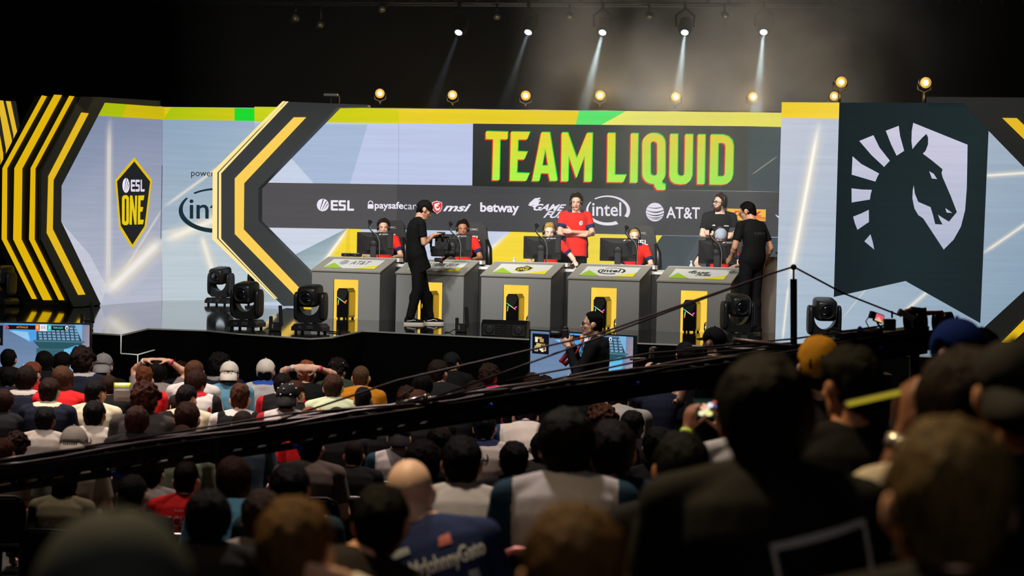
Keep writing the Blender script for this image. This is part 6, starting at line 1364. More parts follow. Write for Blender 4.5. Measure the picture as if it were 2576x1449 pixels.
# x, top y, head width, pose, hair, hair colour, garment, cloth colours, skin, label, worn
CROWD = [
 (23, 876, 41, 'u', 'short', DK, 'tee', (DKJ,), 'mid', 'person with cropped black hair and ears out before the left television', ()),
 (112, 882, 46, 'u', 'bob', DK, 'tee', (DKJ,), 'mid', 'person with a round black bob in front of the left television', ()),
 (157, 883, 42, 'r', 'thick', DK, 'tee', (DKJ,), 'mid', 'person with straight black hair looking right, below the television corner', ()),
 (209, 867, 62, 'u', 'curly', (40, 24, 20), 'hood', (NVY, NVY, (150, 144, 140)), 'mid', 'person with big curly dark hair and grey hood right of the television', ()),
 (260, 891, 45, 'u', 'buzz', BR, 'tee', (BLACK,), 'fair', 'person in a grey cap worn backwards, right of the curly-haired one', (('cap', CAPG, 'back'),)),
 (83, 908, 38, 'r', 'wavy', (150, 96, 66), 'tee', (REDS,), 'fair', 'person with sandy wavy hair and red shirt behind dark heads at left', ()),
 (116, 913, 35, 'u', 'pony', (84, 50, 34), 'tee', (DKJ,), 'fair', 'person with a brown ponytail between sandy hair and long brown hair', ()),
 (157, 919, 50, 'u', 'long', (96, 62, 44), 'tee', (REDS,), 'fair', 'person with long straight brown hair and a red shirt', ()),
 (66, 917, 49, 'u', 'thick', (38, 24, 18), 'coat', (NVY, NVY, (170, 164, 156)), 'fair', 'person with full dark brown hair, navy jacket and pale collar at left', ()),
 (125, 948, 52, 'u', 'short', (52, 30, 24), 'hood', (NVY, NVY, CREAM), 'fair', 'person with short brown hair, cream hood over a navy jacket', ()),
 (242, 953, 50, 'r', 'short', DK, 'tee', (CREAM,), 'mid', 'person with black hair in a cream shirt splashed with teal', ()),
 (275, 941, 42, 'u', 'buzz', (56, 34, 24), 'tee', (BLACK,), 'tan', 'person with cropped brown hair, black shirt, beside the snack bag', ()),
 (233, 946, 34, 'l', 'short', (80, 60, 40), 'tee', (WH,), 'fair', 'person in a yellow-green cap half hidden behind the cream shirt', (('cap', (190, 190, 40), 'back'),)),
 (395, 905, 50, 'ht', 'thick', DK, 'tee', ((120, 112, 110),), 'mid', 'person in grey tee with both hands resting on top of dark hair', ()),
 (365, 918, 46, 'u', 'quiff', GI, 'tee', (REDS,), 'fair', 'person with ginger hair and a bright red shirt', ()),
 (367, 955, 68, 'u', 'curly', (84, 40, 26), 'tee', ((60, 56, 54),), 'fair', 'person with a wide mass of auburn curls', ()),
 (456, 906, 36, 'u', 'curly', (48, 30, 22), 'tee', (DKJ,), 'mid', 'person with dark curls right of the hands-on-head person in grey', ()),
 (490, 904, 41, 'r', 'buzz', (104, 66, 44), 'tee', ((200, 196, 192),), 'fair', 'person with close-cropped light brown hair, white shirt, second row', ()),
 (494, 927, 52, 'r', 'thick', (62, 32, 26), 'coat', ((206, 200, 192), (34, 30, 32), (170, 24, 34)), 'mid', 'person in a white jacket with red piping and dark sleeves', ()),
 (555, 884, 55, 'r', 'curly', (22, 18, 18), 'coat', (NVY, NVY, GREY), 'fair', 'person with black curls and glasses looking right near the stage', (('glasses', M_DARK2),)),
 (578, 909, 47, 'u', 'capcurls', (112, 68, 44), 'tee', (LBLUE,), 'fair', 'person in a white backward cap with maroon letters and blue shirt', (('cap', CAPW, 'back'),)),
 (605, 961, 53, 'u', 'quiff', (104, 62, 42), 'tee', (BLACK, WH, WH), 'fair', 'person with brown swept hair, black shirt with white shoulders', ()),
 (471, 966, 51, 'r', 'short', (24, 18, 18), 'tee', (CREAM,), 'fair', 'person with black hair in front of the red-piped jacket', ()),
 (452, 992, 47, 'u', 'buzz', (56, 34, 26), 'tee', (DKJ,), 'fair', 'person with shorn dark brown head between two brown heads', ()),
 (473, 1008, 57, 'u', 'short', (70, 40, 28), 'tee', (MAR,), 'fair', 'person with brown hair and a maroon shirt above the crane arm', ()),
 (238, 1005, 55, 'u', 'short', (18, 14, 14), 'tee', ((196, 188, 176),), 'tan', 'person with black hair in a white jersey with a small horse mark', ()),
 (345, 1018, 62, 'u', 'thick', (72, 38, 28), 'tee', (DKJ,), 'fair', 'person with thick reddish brown hair left of centre above the crane', ()),
 (418, 1031, 60, 'u', 'thick', (46, 28, 22), 'tee', (DKJ,), 'fair', 'person with smooth dark brown hair beside the reddish-haired one', ()),
 (458, 1066, 48, 'u', 'buzz', (78, 50, 38), 'tee', ((110, 120, 96),), 'fair', 'person with shorn brown head and mottled green shirt at the crane', ()),
 (613, 1030, 54, 'u', 'buzz', (50, 32, 26), 'tee', ((60, 76, 90),), 'fair', 'person with shorn head and ear lit, just above the crane arm', ()),
 (115, 1022, 50, 'u', 'short', (12, 10, 10), 'tee', ((168, 160, 150),), 'brown', 'person in dark silhouette with a pale shirt at far left', ()),
 (187, 1075, 60, 'u', 'buzz', BR, 'tee', ((150, 146, 130),), 'fair', 'person in a white cap with dark back lettering at the crane end', (('cap', CAPW, 'back'),)),
 (24, 920, 44, 'u', 'short', DK, 'tee', (NVY,), 'mid', 'person with dark hair at the left edge, second row', ()),
 (8, 976, 46, 'u', 'thick', (56, 26, 20), 'tee', (DKJ,), 'fair', 'person with reddish brown hair cut by the left picture edge', ()),
 (10, 1100, 56, 'u', 'short', (92, 44, 28), 'tee', ((132, 118, 106),), 'fair', 'person with red-brown hair and a taupe shirt at the left edge', ()),
 (44, 1082, 54, 'u', 'curly', (48, 24, 18), 'tee', (DKJ,), 'mid', 'person with dark red curls low at the left', ()),
 (669, 903, 46, 'u', 'short', DK, 'hood', ((176, 172, 170), (30, 74, 160), (30, 74, 160)), 'mid', 'person in a white forward-tipped cap, blue hood and white top', (('cap', CAPW),)),
 (711, 936, 45, 'u', 'short', (26, 18, 18), 'coat', ((20, 18, 20), (180, 20, 28), (20, 18, 20)), 'mid', 'person with dark hair and a black jacket with red sleeves', ()),
 (772, 903, 46, 'hh', 'quiff', (150, 100, 62), 'tee', (BLACK,), 'fair', 'person with blond hair, both hands clasped behind the head', ()),
 (852, 898, 50, 'r', 'curly', (40, 26, 24), 'coat', ((50, 60, 42),), 'fair', 'person in a black studded cap and green jacket near the stage', (('cap', CAPK, 'back'),)),
 (908, 918, 43, 'u', 'buzz', (116, 84, 58), 'hood', (MUST, MUST, MUST), 'fair', 'person in a mustard yellow hoodie', ()),
 (839, 938, 45, 'u', 'short', (86, 56, 40), 'tee', ((196, 206, 168),), 'fair', 'person in a pale green shirt printed with surfboards', ()),
 (745, 955, 40, 'r', 'short', (70, 44, 30), 'tee', (BLACK,), 'fair', 'person with brown hair mostly hidden behind the studded cap', ()),
 (723, 964, 54, 'u', 'short', DK, 'tee', ((196, 190, 186), (150, 24, 34), (196, 190, 186)), 'fair', 'person in a black cap dotted with white stars and horse badge', (('cap', CAPK, 'back'),)),
 (913, 973, 47, 'u', 'flat', (26, 20, 20), 'tee', (DKJ,), 'mid', 'person with flat black hair in front of the mustard hoodie', ()),
 (778, 1021, 52, 'l', 'buzz', (150, 112, 84), 'tee', (REDS,), 'fair', 'person with thin fair hair and red shirt above the crane', ()),
 (848, 1021, 53, 'u', 'buzz', (44, 36, 36), 'tee', (DKJ,), 'mid', 'person with grey-black stubbled head above the crane', ()),
 (938, 1015, 37, 'u', 'buzz', (76, 48, 36), 'tee', (DKJ,), 'fair', 'person with small brown head left of the shiny tensioner', ()),
 (1104, 903, 49, 'r', 'short', (48, 32, 24), 'coat', ((24, 22, 24),), 'fair', 'person with brown hair and dark jacket below the stage centre', ()),
 (1137, 886, 38, 'r', 'short', DK, 'tee', (BLACK,), 'tan', 'person in profile with a black cap and white earbud', (('cap', CAPK),)),
 (1062, 936, 48, 'u', 'thick', (16, 13, 13), 'tee', (BLACK,), 'mid', 'person with black hair left of the brown-haired jacket wearer', ()),
 (1026, 968, 52, 'u', 'curly', (62, 36, 26), 'tee', (DKJ,), 'fair', 'person with brown curls at the steel tensioner', ()),
 (1053, 978, 45, 'u', 'short', (100, 60, 44), 'tee', (DKJ,), 'fair', 'person with light brown hair beside the bald head', ()),
 (1076, 992, 42, 'u', 'bald', DK, 'tee', (DKJ,), 'pale', 'bald person touching the crane arm by the steel tensioner', ()),
 (1232, 912, 51, 'r', 'curly', (62, 38, 28), 'tee', (PINK,), 'fair', 'person in a bright pink shirt with a goggle strap over curls', (('mask', (150, 30, 36)),)),
 (1198, 955, 52, 'u', 'curly', (58, 34, 26), 'tee', (DKJ,), 'fair', 'person with brown curls in front of the pink shirt', ()),
 (1150, 985, 45, 'u', 'short', (30, 20, 20), 'tee', (DKJ,), 'mid', 'person with dark hair peeking over the crane arm', ()),
 (1340, 935, 47, 'u', 'short', (60, 38, 28), 'tee', (DKJ,), 'fair', 'person with brown hair before the left part of the right television', ()),
 (1372, 942, 34, 'u', 'curly', (40, 24, 20), 'tee', (DKJ,), 'fair', 'person with small dark curls right of the brown-haired viewer', ()),
 (1449, 937, 46, 'u', 'curly', (46, 30, 24), 'tee', (DKJ,), 'fair', 'person with brown curls under the camera strap at the television', ()),
 (1561, 934, 30, 'u', 'buzz', (40, 26, 30), 'tee', (DKJ,), 'mid', 'person with small dark head at the television corner', ()),
 (1562, 978, 60, 'ln', 'short', DK, 'tee', ((188, 180, 170),), 'fair', 'person bent forward in a white jersey under the crane arm', ()),
 (1325, 1012, 70, 'ln', 'short', DK, 'tee', ((196, 190, 178), (26, 52, 84), (26, 52, 84)), 'fair', 'person hunched in a white jersey with navy sleeves', ()),
 (1219, 1035, 58, 'u', 'short', (18, 14, 14), 'tee', ((190, 184, 174), (22, 34, 66), (22, 34, 66)), 'fair', 'person with lit ears in a white jersey with navy collar', ()),
 (1106, 1068, 70, 'u', 'short', (32, 20, 18), 'tee', (DKJ,), 'mid', 'person with dark brown hair right of the lettered black cap', ()),
 (1067, 1102, 92, 'u', 'wavy', (28, 20, 18), 'tee', (DKJ,), 'mid', 'person with wavy dark hair behind the bald head', ()),
 (1163, 1096, 102, 'u', 'short', (16, 14, 14), 'tee', ((176, 170, 158),), 'tan', 'person with black hair in a broad off-white tee', ()),
 (1294, 1106, 74, 'u', 'short', (24, 18, 16), 'tee', (DKJ,), 'mid', 'person with dark hair right of the off-white tee', ()),
 (1365, 1085, 60, 'wr', 'short', (18, 16, 14), 'tee', ((24, 28, 24),), 'fair', 'person in dark green with a raised arm and lime wristband', ()),
 (1005, 1062, 56, 'u', 'buzz', DK, 'tee', ((190, 184, 178), (30, 60, 78), (190, 184, 178)), 'fair', 'person in a black backward cap with script, white striped jersey', (('cap', CAPK, 'back'),)),
 (892, 1108, 60, 'u', 'flat', (34, 22, 18), 'tee', (BLACK,), 'tan', 'person with red-lit ears and a thin gold chain, black tee', ()),
 (782, 1078, 66, 'u', 'short', (24, 18, 16), 'tee', ((92, 82, 74),), 'fair', 'person in a brown-grey tee with the head hidden by the crane', ()),
 (731, 1163, 100, 'u', 'short', (13, 11, 11), 'tee', ((150, 146, 136), (20, 44, 50), (150, 146, 136)), 'tan', 'person with black hair behind the big blond head', ()),
 (660, 1232, 112, 'u', 'short', (72, 50, 32), 'tee', ((150, 140, 130),), 'fair', 'person with brown hair just left of the big blond head', ()),
 (742, 1247, 196, 'bh', 'short', (128, 92, 46), 'tee', ((60, 48, 40),), 'fair', 'person with big blond head and a white-wrapped wrist behind it', ()),
 (1032, 1157, 113, 'tl', 'bald', DK, 'tee', ((28, 44, 92),), 'pale', 'bald person in a navy jersey with number 11', ()),
 (958, 1218, 128, 'tr', 'short', (12, 11, 10), 'tee', ((30, 24, 22),), 'mid', 'person with round black hair left of the number 11 jersey', ()),
 (1425, 1024, 124, 'u', 'thick', (22, 22, 14), 'tee', ((186, 182, 186), (24, 54, 74), (186, 182, 186)), 'fair', 'person with tall dark hair in a white jersey with horse mark', ()),
 (1515, 1010, 96, 'u', 'curly', (96, 60, 34), 'tee', (DKJ,), 'fair', 'person with copper curls behind two dark heads', ()),
 (1541, 1056, 112, 'u', 'short', (26, 18, 14), 'tee', ((20, 34, 58),), 'tan', 'person with dark hair in navy with a small pink badge', ()),
 (1592, 1030, 60, 'r', 'short', (20, 16, 14), 'tee', (DKJ,), 'fair', 'person with dark hair right of the copper curls', ()),
 (1656, 1070, 88, 'u', 'short', (30, 40, 24), 'tee', (DKJ,), 'fair', 'person with greenish dark hair below the glowing phone', ()),
 (1716, 1085, 140, 'u', 'short', (18, 22, 14), 'tee', ((16, 16, 14),), 'tan', 'person with rounded dark green hair and white shoulder lettering', ()),
 (1450, 1258, 268, 'u', 'short', (128, 92, 46), 'tee', ((10, 9, 8),), 'fair', 'person with very large blurred brown head at bottom centre', ()),
 (1925, 888, 218, 'u', 'thick', (12, 10, 9), 'tee', (BLACK,), 'tan', 'person with large black hair, black tee with line drawing', ()),
 (2137, 864, 182, 'sl', 'wavy', (24, 26, 18), 'tee', ((6, 6, 7),), 'tan', 'person with dark wavy hair turned left at right', ()),
 (2060, 852, 104, 'st', 'short', (60, 40, 20), 'tee', ((40, 34, 24),), 'fair', 'person in a mustard beanie', (('beanie', (206, 140, 14)),)),
 (2408, 806, 92, 'sl', 'short', DK, 'tee', ((40, 40, 44),), 'fair', 'person in a blue cap with an earbud, beside the crane plates', (('cap', (20, 52, 120), 'back'),)),
 (2464, 822, 106, 'st', 'short', (10, 9, 9), 'tee', (BLACK,), 'mid', 'person with black hair right of the blue cap', ()),
 (2432, 872, 190, 'sw', 'thick', (34, 22, 14), 'tee', ((180, 170, 156),), 'brown', 'person with dark brown hair and white shirt holding a phone strap', ()),
 (2546, 862, 190, 'st', 'short', (10, 9, 9), 'tee', (BLACK,), 'mid', 'person in a black cap at the right edge', (('cap', (12, 12, 13), 'back'),)),
 (2385, 1040, 322, 'u', 'short', (132, 106, 62), 'tee', ((6, 6, 6),), 'fair', 'person with huge blurred blond-brown head at bottom right', ()),
 (298, 1308, 350, 'u', 'buzz', DK, 'tee', ((30, 34, 34),), 'fair', 'person in a dark grey cap, huge and blurred at bottom left', (('cap', (62, 68, 66), 'back'),)),
 (162, 1172, 72, 'u', 'long', (12, 10, 10), 'tee', ((124, 118, 90),), 'fair', 'person with long black hair and a khaki shirt at lower left', ()),
 (333, 1194, 72, 'u', 'buzz', (18, 16, 16), 'tee', ((20, 22, 24),), 'fair', 'person with shorn black head, lit ears and black tee', ()),
 (384, 1150, 60, 'u', 'short', DK, 'tee', ((134, 128, 124),), 'fair', 'person in a grey tee behind the shorn black head', ()),
 (468, 1160, 60, 'u', 'flat', (40, 28, 20), 'tee', (REDS,), 'fair', 'person in a red lettered jersey with a dark cord necklace', ()),
 (590, 1150, 94, 'u', 'long', (62, 32, 24), 'tee', (LBLUE,), 'fair', 'person with long red-brown hair and pale blue shirt', ()),
 (527, 1230, 118, 'u', 'thick', (16, 13, 12), 'tee', ((20, 18, 20),), 'fair', 'person with smooth black hair right of the red jersey', ()),
 (1660, 934, 44, 'ph', 'short', DK, 'tee', ((24, 26, 44),), 'fair', 'person holding up a phone stabiliser right of the television', ()),
 (1724, 860, 42, 'u', 'short', DK, 'tee', (DKJ,), 'mid', 'person in a plain black cap left of the crane operator', (('cap', CAPK),)),
]
_CY = {}
def crane_y(x):
    k = int(x // 40)
    if k not in _CY: _CY[k] = JP(jx(min(2320, max(0, x))), 0, 0).y if x < 1950 else 99
    return _CY[k]
ADJ = {'small brown head left': 17.5, 'sandy wavy': 21.7, 'brown ponytail': 23.9, 'grey cap worn': 21.3, 'long straight brown': 19.5, 'full dark brown hair, navy': 19.6, 'dark hair at the left edge': 20.9, 'mostly hidden behind the studded': 19.4,
       'white forward-tipped': 21.3, 'wide mass of auburn': 16.95, 'shorn dark brown head': 18.95, 'hair and a maroon': 15.9, 'smooth dark brown': 17.2, 'mottled green': 15.2, 'printed with surfboards': 19.4, 'thin fair hair': 17.3, 'left of the brown-haired jacket': 19.95, 'curls at the steel tensioner': 19.3, 'light brown hair beside the bald': 18.65, 'bald person touching': 18.0, 'yellow-green cap half': 22.5, 'cut by the left picture': 18.6, 'hair and ears out before': 23.2,
       'backward cap with script': 15.9, 'thin gold chain': 15.6, 'dark wavy hair turned left': 6.4, 'large black hair, black tee': 4.8, 'red lettered': 13.3, 'just left of the big blond': 8.3, 'round black hair left': 6.1, 'a blue cap with': 9.2, 'curls under the camera strap': 20.9, 'light brown hair, white shirt, second': 20.5}
def solve(x, y, wp, hs, top, lab):
    hw = HWID.get(hs, .178); tp = top + TOPX.get(hs, .013); best = None
    for k, D in ADJ.items():
        if k in lab: return (0, D, (at(x, y, D).z - floor_z(D)) / tp)
    for i in range(1, 480):
        D = 2.2 + i * .045
        if D > 25.3: break
        z = at(x, y, D).z; s_h = (z - floor_z(D)) / tp; s_w = wp * D / (F_PX * hw)
        if not .84 < s_h < 1.17: continue
        if abs(D + .05 - crane_y(x)) < .62: continue
        c = abs(s_h - s_w) + .35 * abs(s_h - 1)
        if best is None or c < best[0]: best = (c, D, s_h)
    return best
PEOPLE = {}
for x, y, wp, pk, hs, hc, top, cols, tone, lab, worn in CROWD:
    key, J = KEY[pk]; b = solve(x, y, wp, hs, J['top'], lab)
    if b is None: print('NO FIT', lab); continue
    _, D, s = b; p = at(x, y, D); hx, hy = J['H'][0], J['H'][1]
    t = person(key, J, lab, (p.x - hx * s, p.y - hy * s, floor_z(p.y - hy * s)), rad(((x * 7) % 9) - 4) if pk not in ('hh', 'ht') else 0, s, tone, (hs, hc), top, cols, (24, 26, 34), worn, .010, 'audience')
    PEOPLE[lab] = (t, key, top, wp, D)
def who(s):
    for k in PEOPLE:
        if s in k: return PEOPLE[k]
    raise KeyError(s)
def part(w, name, mb, m, label=None): o = mb.build(name, m, w[0]); return tag(o, label)
J_PF = PZ(STD, E=((-.33, .17, 1.27), (.06, .25, 1.26)), W=((-.235, .35, 1.50), (-.07, .37, 1.49)), hd=((.15, .1, 1), (-.2, .1, 1)), hn=((.7, .6, 0), (-.7, .6, 0)), curl=1.1)
KEY['pf'] = ('stand_phone', J_PF); q_ = at(1775, 1026, 9.4); s_ = (q_.z - floor_z(9.02)) / 1.60
t = person('stand_phone', J_PF, 'person in white filming with a bright phone', (q_.x + .15 * s_, 9.02, floor_z(9.02)), 0, s_, 'tan', ('short', DK), 'tee', ((190, 186, 176),), (24, 26, 34), (), .010, 'audience')
PEOPLE['person in white filming with a bright phone'] = (t, 'stand_phone', 'tee', 100, 9.0)
# writing and marks on backs and caps
HM = [[(.0, .2), (.12, .0), (.3, .1), (.28, .3)], [(.45, 0), (.85, .05), (1, .55), (.8, 1), (.66, .95), (.82, .6), (.62, .25), (.42, .3), (.3, .65), (.22, .3)]]
def horse(w, box, col=(50, 52, 58), rot=0): decal(w[0], w[1], w[2], 't', '', box, col, rot, polys=HM, name='horse_mark')
w = who('number 11'); decal(w[0], w[1], w[2], 't', 'MrJohnnyGato', (.01, .925, .26, .995), (200, 208, 218), rot=.32, bold=.02); decal(w[0], w[1], w[2], 't', '11', (.11, .75, .26, .92), (150, 164, 182), rot=.28, bold=.02, name='back_number')
decal(w[0], w[1], w[2], 't', '', (.10, 1.01, .145, 1.045), (196, 110, 110), rot=.2, polys=[[(0, 0), (1, .1), (.9, 1), (.5, .9), (.1, .8)]], name='flag_patch'); decal(w[0], w[1], w[2], 't', '', (-.06, .965, .01, .99), (150, 164, 176), rot=.4, polys=[[(0, 0), (1, .1), (1, .9), (0, 1)]])
w = who('red lettered'); decal(w[0], w[1], w[2], 't', 'OVECHKIN', (-.17, .895, .17, .96), (216, 200, 194), bold=-.005); decal(w[0], w[1], w[2], 't', '8', (-.10, .64, .10, .84), (206, 190, 184), bold=.03, name='back_number'); decal(w[0], w[1], w[2], 't', 'Reebok', (-.03, .99, .03, 1.003), (190, 150, 146))
mb = MB(); N0 = spine(SIT, 1.03); mb.tube([N0 + V((.066 * cos(rad(a)), .064 * sin(rad(a)), -.004 + .008 * sin(rad(a)))) for a in range(0, 361, 20)], .006, n=6, cap=False); part(w, 'necklace', mb, M_DARK2)
w = who('gold chain'); mb = MB(); mb.tube([N0 + V((.085 * cos(rad(a)), .075 * sin(rad(a)) - .01, -.022 + .012 * sin(rad(a)))) for a in range(0, 361, 15)], .004, n=5, cap=False); part(w, 'chain', mb, mat('gold', (170, 130, 50), .3, .9))
w = who('clasped behind'); decal(w[0], w[1], w[2], 't', 'THE CLAN', (-.15, .84, .15, .89), (150, 146, 146), rot=.05, bold=-.005)
mb = MB(); mb.tube([N0 + V((.068 * cos(rad(a)), .066 * sin(rad(a)), .0)) for a in range(0, 361, 20)], .006, n=6, cap=False); part(w, 'necklace', mb, M_DARK2)
for nm, J_, i, m_, nm2 in (('clasped behind', J_HH, 0, mat('watch_white', (220, 214, 214), .3), 'wristwatch'), ('clasped behind', J_HH, 1, mat('band_pink', (214, 60, 100), .5), 'wristband'), ('top of dark hair', J_HT, 0, mat('band_white', (214, 206, 200), .5), 'wristband'), ('top of dark hair', J_HT, 1, mat('band_pink', (214, 60, 100), .5), 'wristband'),
                           ('lime wristband', J_WR, 1, mat('band_lime', (190, 220, 60), .5), 'wristband'), ('white-wrapped', J_BH, 1, mat('wrap_white', (196, 192, 186), .7), 'wrist_wrap'), ('white filming', J_PF, 0, mat('band_lime', (190, 220, 60), .5), 'wristband'), ('phone strap', J_SW, 0, mat('watch_steel', (190, 186, 180), .3, .6), 'wristwatch')):
    w = who(nm); a, b = V(J_['E'][i]), V(J_['W'][i]); d = (b - a).normalized(); L = .026 if 'wrap' not in nm2 else .07; mb = MB(); mb.lathe([(-L / 2, .030), (-L / 2, .034), (L / 2, .033), (L / 2, .029)], b - d * .022, d, None, 16)
    if nm2 == 'wristwatch': mb.lathe([(0, .017), (.006, .015)], b - d * .02 + V((0, -.033, .0)), (0, -1, 0), None, 12)
    part(w, nm2, mb, m_)
w = who('white jersey with a small horse'); horse(w, (-.02, .955, .03, 1.0))
w = who('tall dark hair'); horse(w, (.02, .935, .085, .995)); w = who('white jersey with navy collar'); horse(w, (-.01, .93, .05, .985)); w = who('hunched in a white'); horse(w, (.0, .84, .06, .90)); w = who('bent forward in a white'); horse(w, (-.03, .86, .03, .91))
w = who('black backward cap with script'); decal(w[0], w[1], w[2], 't', '', (-.17, .70, .17, .83), (44, 48, 56), polys=[[(.02 + .09 * k, 0), (.06 + .09 * k, 0), (.085 + .09 * k, .55), (.09 + .09 * k, 1), (.05 + .09 * k, 1), (.03 + .09 * k, .4)] for k in range(11)]); decal(w[0], w[1], w[2], 't', 'S T E E L', (-.16, .625, .14, .67), (60, 62, 66), bold=-.005); horse(w, (-.03, .93, .04, .985))
w = who('teal'); decal(w[0], w[1], w[2], 't', '', (-.22, .62, .23, .93), TEAL, polys=[[(0, .3), (.2, .42), (.35, .3), (.3, .1), (0, .12)], [(.66, .42), (.78, .75), (.86, .6), (.95, .9), (1, .6), (.9, .3), (.76, .35)], [(.55, .3), (.66, .36), (.7, .2), (.6, .15)]], name='teal_splash')
w = who('surfboards'); rr = random.Random(5); cs = [(70, 76, 70), (110, 120, 100), (206, 110, 50), (50, 96, 104), (60, 66, 62)]
for k in range(14):
    a, b = -.18 + .36 * rr.random(), .66 + .28 * rr.random(); decal(w[0], w[1], w[2], 't', '', (a, b, a + .022, b + .075), cs[k % 5], rot=rr.uniform(-.5, .3), polys=[circle(.5, .5, .5, .5, 10)], name='surfboard_print')
w = who('shoulder lettering'); decal(w[0], w[1], w[2], 't', '', (-.20, .86, -.08, .90), (170, 176, 170), rot=1.45, polys=[[(0, .1), (.3, 0), (.28, .9), (.05, 1)], [(.38, 0), (.62, .1), (.6, 1), (.4, .8)], [(.7, .1), (1, .0), (.95, .95), (.75, .85)]], name='shoulder_print')
w = who('pink badge'); decal(w[0], w[1], w[2], 't', '', (.10, .90, .145, .945), (190, 140, 150), polys=[circle(.5, .5, .5, .5, 10)], name='badge')
w = who('line drawing')
def fr(x0, y0, x1, y1, t_=.03): return [[(x0, y0), (x0 + t_, y0), (x0 + t_, y1), (x0, y1)], [(x1 - t_, y0), (x1, y0), (x1, y1), (x1 - t_, y1)], [(x0, y1 - t_), (x1, y1 - t_), (x1, y1), (x0, y1)]]
wav = [(.12 + .76 * k / 14, .36 + .10 * abs(sin(k * .9)) ** .7) for k in range(15)]
decal(w[0], w[1], w[2], 't', '', (.03, .64, .225, .97), (150, 160, 168), rot=.22, polys=fr(0, 0, 1, 1, .045) + [wav + [(a, b - .035) for a, b in reversed(wav)]] + fr(.12, -.1, .34, .32, .04) + fr(.66, -.1, .88, .34, .04)); decal(w[0], w[1], w[2], 't', '', (.09, .60, .15, .64), (120, 124, 60), polys=[circle(.5, .5, .5, .4, 10)], name='back_print')
w = who('red-piped') if 'red-piped' in str(PEOPLE) else None
w = who('red piping'); decal(w[0], w[1], w[2], 't', '', (.06, .72, .20, .96), (160, 24, 34), polys=[[(.0, .0), (.25, .0), (.8, .5), (.75, 1), (.6, .95), (.55, .55)]], name='red_piping'); decal(w[0], w[1], w[2], 't', 'D', (-.02, .93, .01, .955), (90, 86, 86), name='back_print')
w = who('long straight brown'); decal(w[0], w[1], w[2], 't', 'ZZ', (.05, .86, .12, .90), (214, 170, 166), rot=.1, bold=.01)
def cap_decal(w, s, col, zc=.06, wd=.075, ht=.018, y=-.135, shear=0.0, bold=.01, polys=None, name='cap_lettering'):
    T = hrot(BODY[w[1]]['J']); mb = MB()
    def P(u, v): a = (u - .5) * wd / .12; return T @ V((sin(a) * .124, -.012 - cos(a) * .126, zc + (v - .5) * ht))
    if s: vs_, fs, _ = text_mesh(s, bold, shear); mb.add([P(u, v) for u, v in vs_], fs)
    for pl_ in polys or (): mb.add([P(u, v) for u, v in pl_], [tuple(q) for q in tessellate_polygon([[V((u, v, 0)) for u, v in pl_]])])
    part(w, name, mb, mat('print_%d_%d_%d' % col, col, .7))
cap_decal(who('maroon letters'), 'FLORIDA', (130, 20, 34), .035, .085, .018); cap_decal(who('maroon letters'), 'STATE', (150, 60, 66), .015, .05, .010)
cap_decal(who('dark back lettering'), '', (30, 28, 28), .03, .10, .03, polys=[[(.02 + .14 * k, .45), (.12 + .14 * k, .45), (.12 + .14 * k, 1), (.02 + .14 * k, 1)] for k in range(7)] + [[(.2, 0), (.8, 0), (.8, .3), (.2, .3)]])
cap_decal(who('backward cap with script'), 'Hiko', (214, 208, 208), .045, .07, .026, shear=.3)
for nm in ('studded cap', 'dotted with white stars'):
    w = who(nm); T = hrot(BODY[w[1]]['J'])
    for k in range(9):
        a, e = rad(-75 + 50 * (k % 4) + (12 if k > 3 else 0)), rad(12 + 26 * (k // 3)); d = V((sin(a) * cos(e) * .100, -cos(a) * cos(e) * .122, sin(e) * .112)); mb = MB(); mb.ball(T @ (V((0, -.012, .036)) + d), .0075, None, 8); part(w, 'stud', mb, mat('stud_white', (230, 226, 224), .3))
w = who('horse badge'); cap_decal(w, '', (220, 214, 214), .02, .04, .034, polys=HM, name='horse_badge')
for nm, side in (('white earbud', 1), ('with an earbud', -1)):
    w = who(nm); T = hrot(BODY[w[1]]['J']); mb = MB(); mb.ball(T @ V((side * .090, .006, -.008)), .009, None, 8); mb.tube([T @ V((side * .091, .008, -.01)), T @ V((side * .091, .016, -.036))], .004, n=6); part(w, 'earbud', mb, mat('earbud', (230, 228, 226), .3))
# things held by people
t = thing('snack_bag', 'yellow-green and white snack bag held up beside cropped brown hair', 'snack bag', at(308, 982, 19.2), rad(6)); t.scale = (.62, .62, .62)
mb = MB(); loft(mb, [(V((0, 0, -.16)), V((.12, 0, 0)), V((0, .015, 0))), (V((0, 0, -.10)), V((.125, 0, 0)), V((0, .05, 0))), (V((0, 0, .0)), V((.125, 0, 0)), V((0, .06, 0))), (V((0, 0, .08)), V((.125, 0, 0)), V((0, .04, 0))), (V((0, 0, .11)), V((.125, 0, 0)), V((0, .006, 0)))], 16, 3); mb.build('bag', mat('bag_white', (176, 170, 166), .4), t)
mb = MB(); loft(mb, [(V((0, 0, .05)), V((.127, 0, 0)), V((0, .052, 0))), (V((0, 0, .08)), V((.127, 0, 0)), V((0, .042, 0))), (V((0, 0, .112)), V((.127, 0, 0)), V((0, .009, 0)))], 16, 3); mb.build('top_band', mat('bag_lime', (190, 200, 50), .4, vary=.3, vscale=20), t)
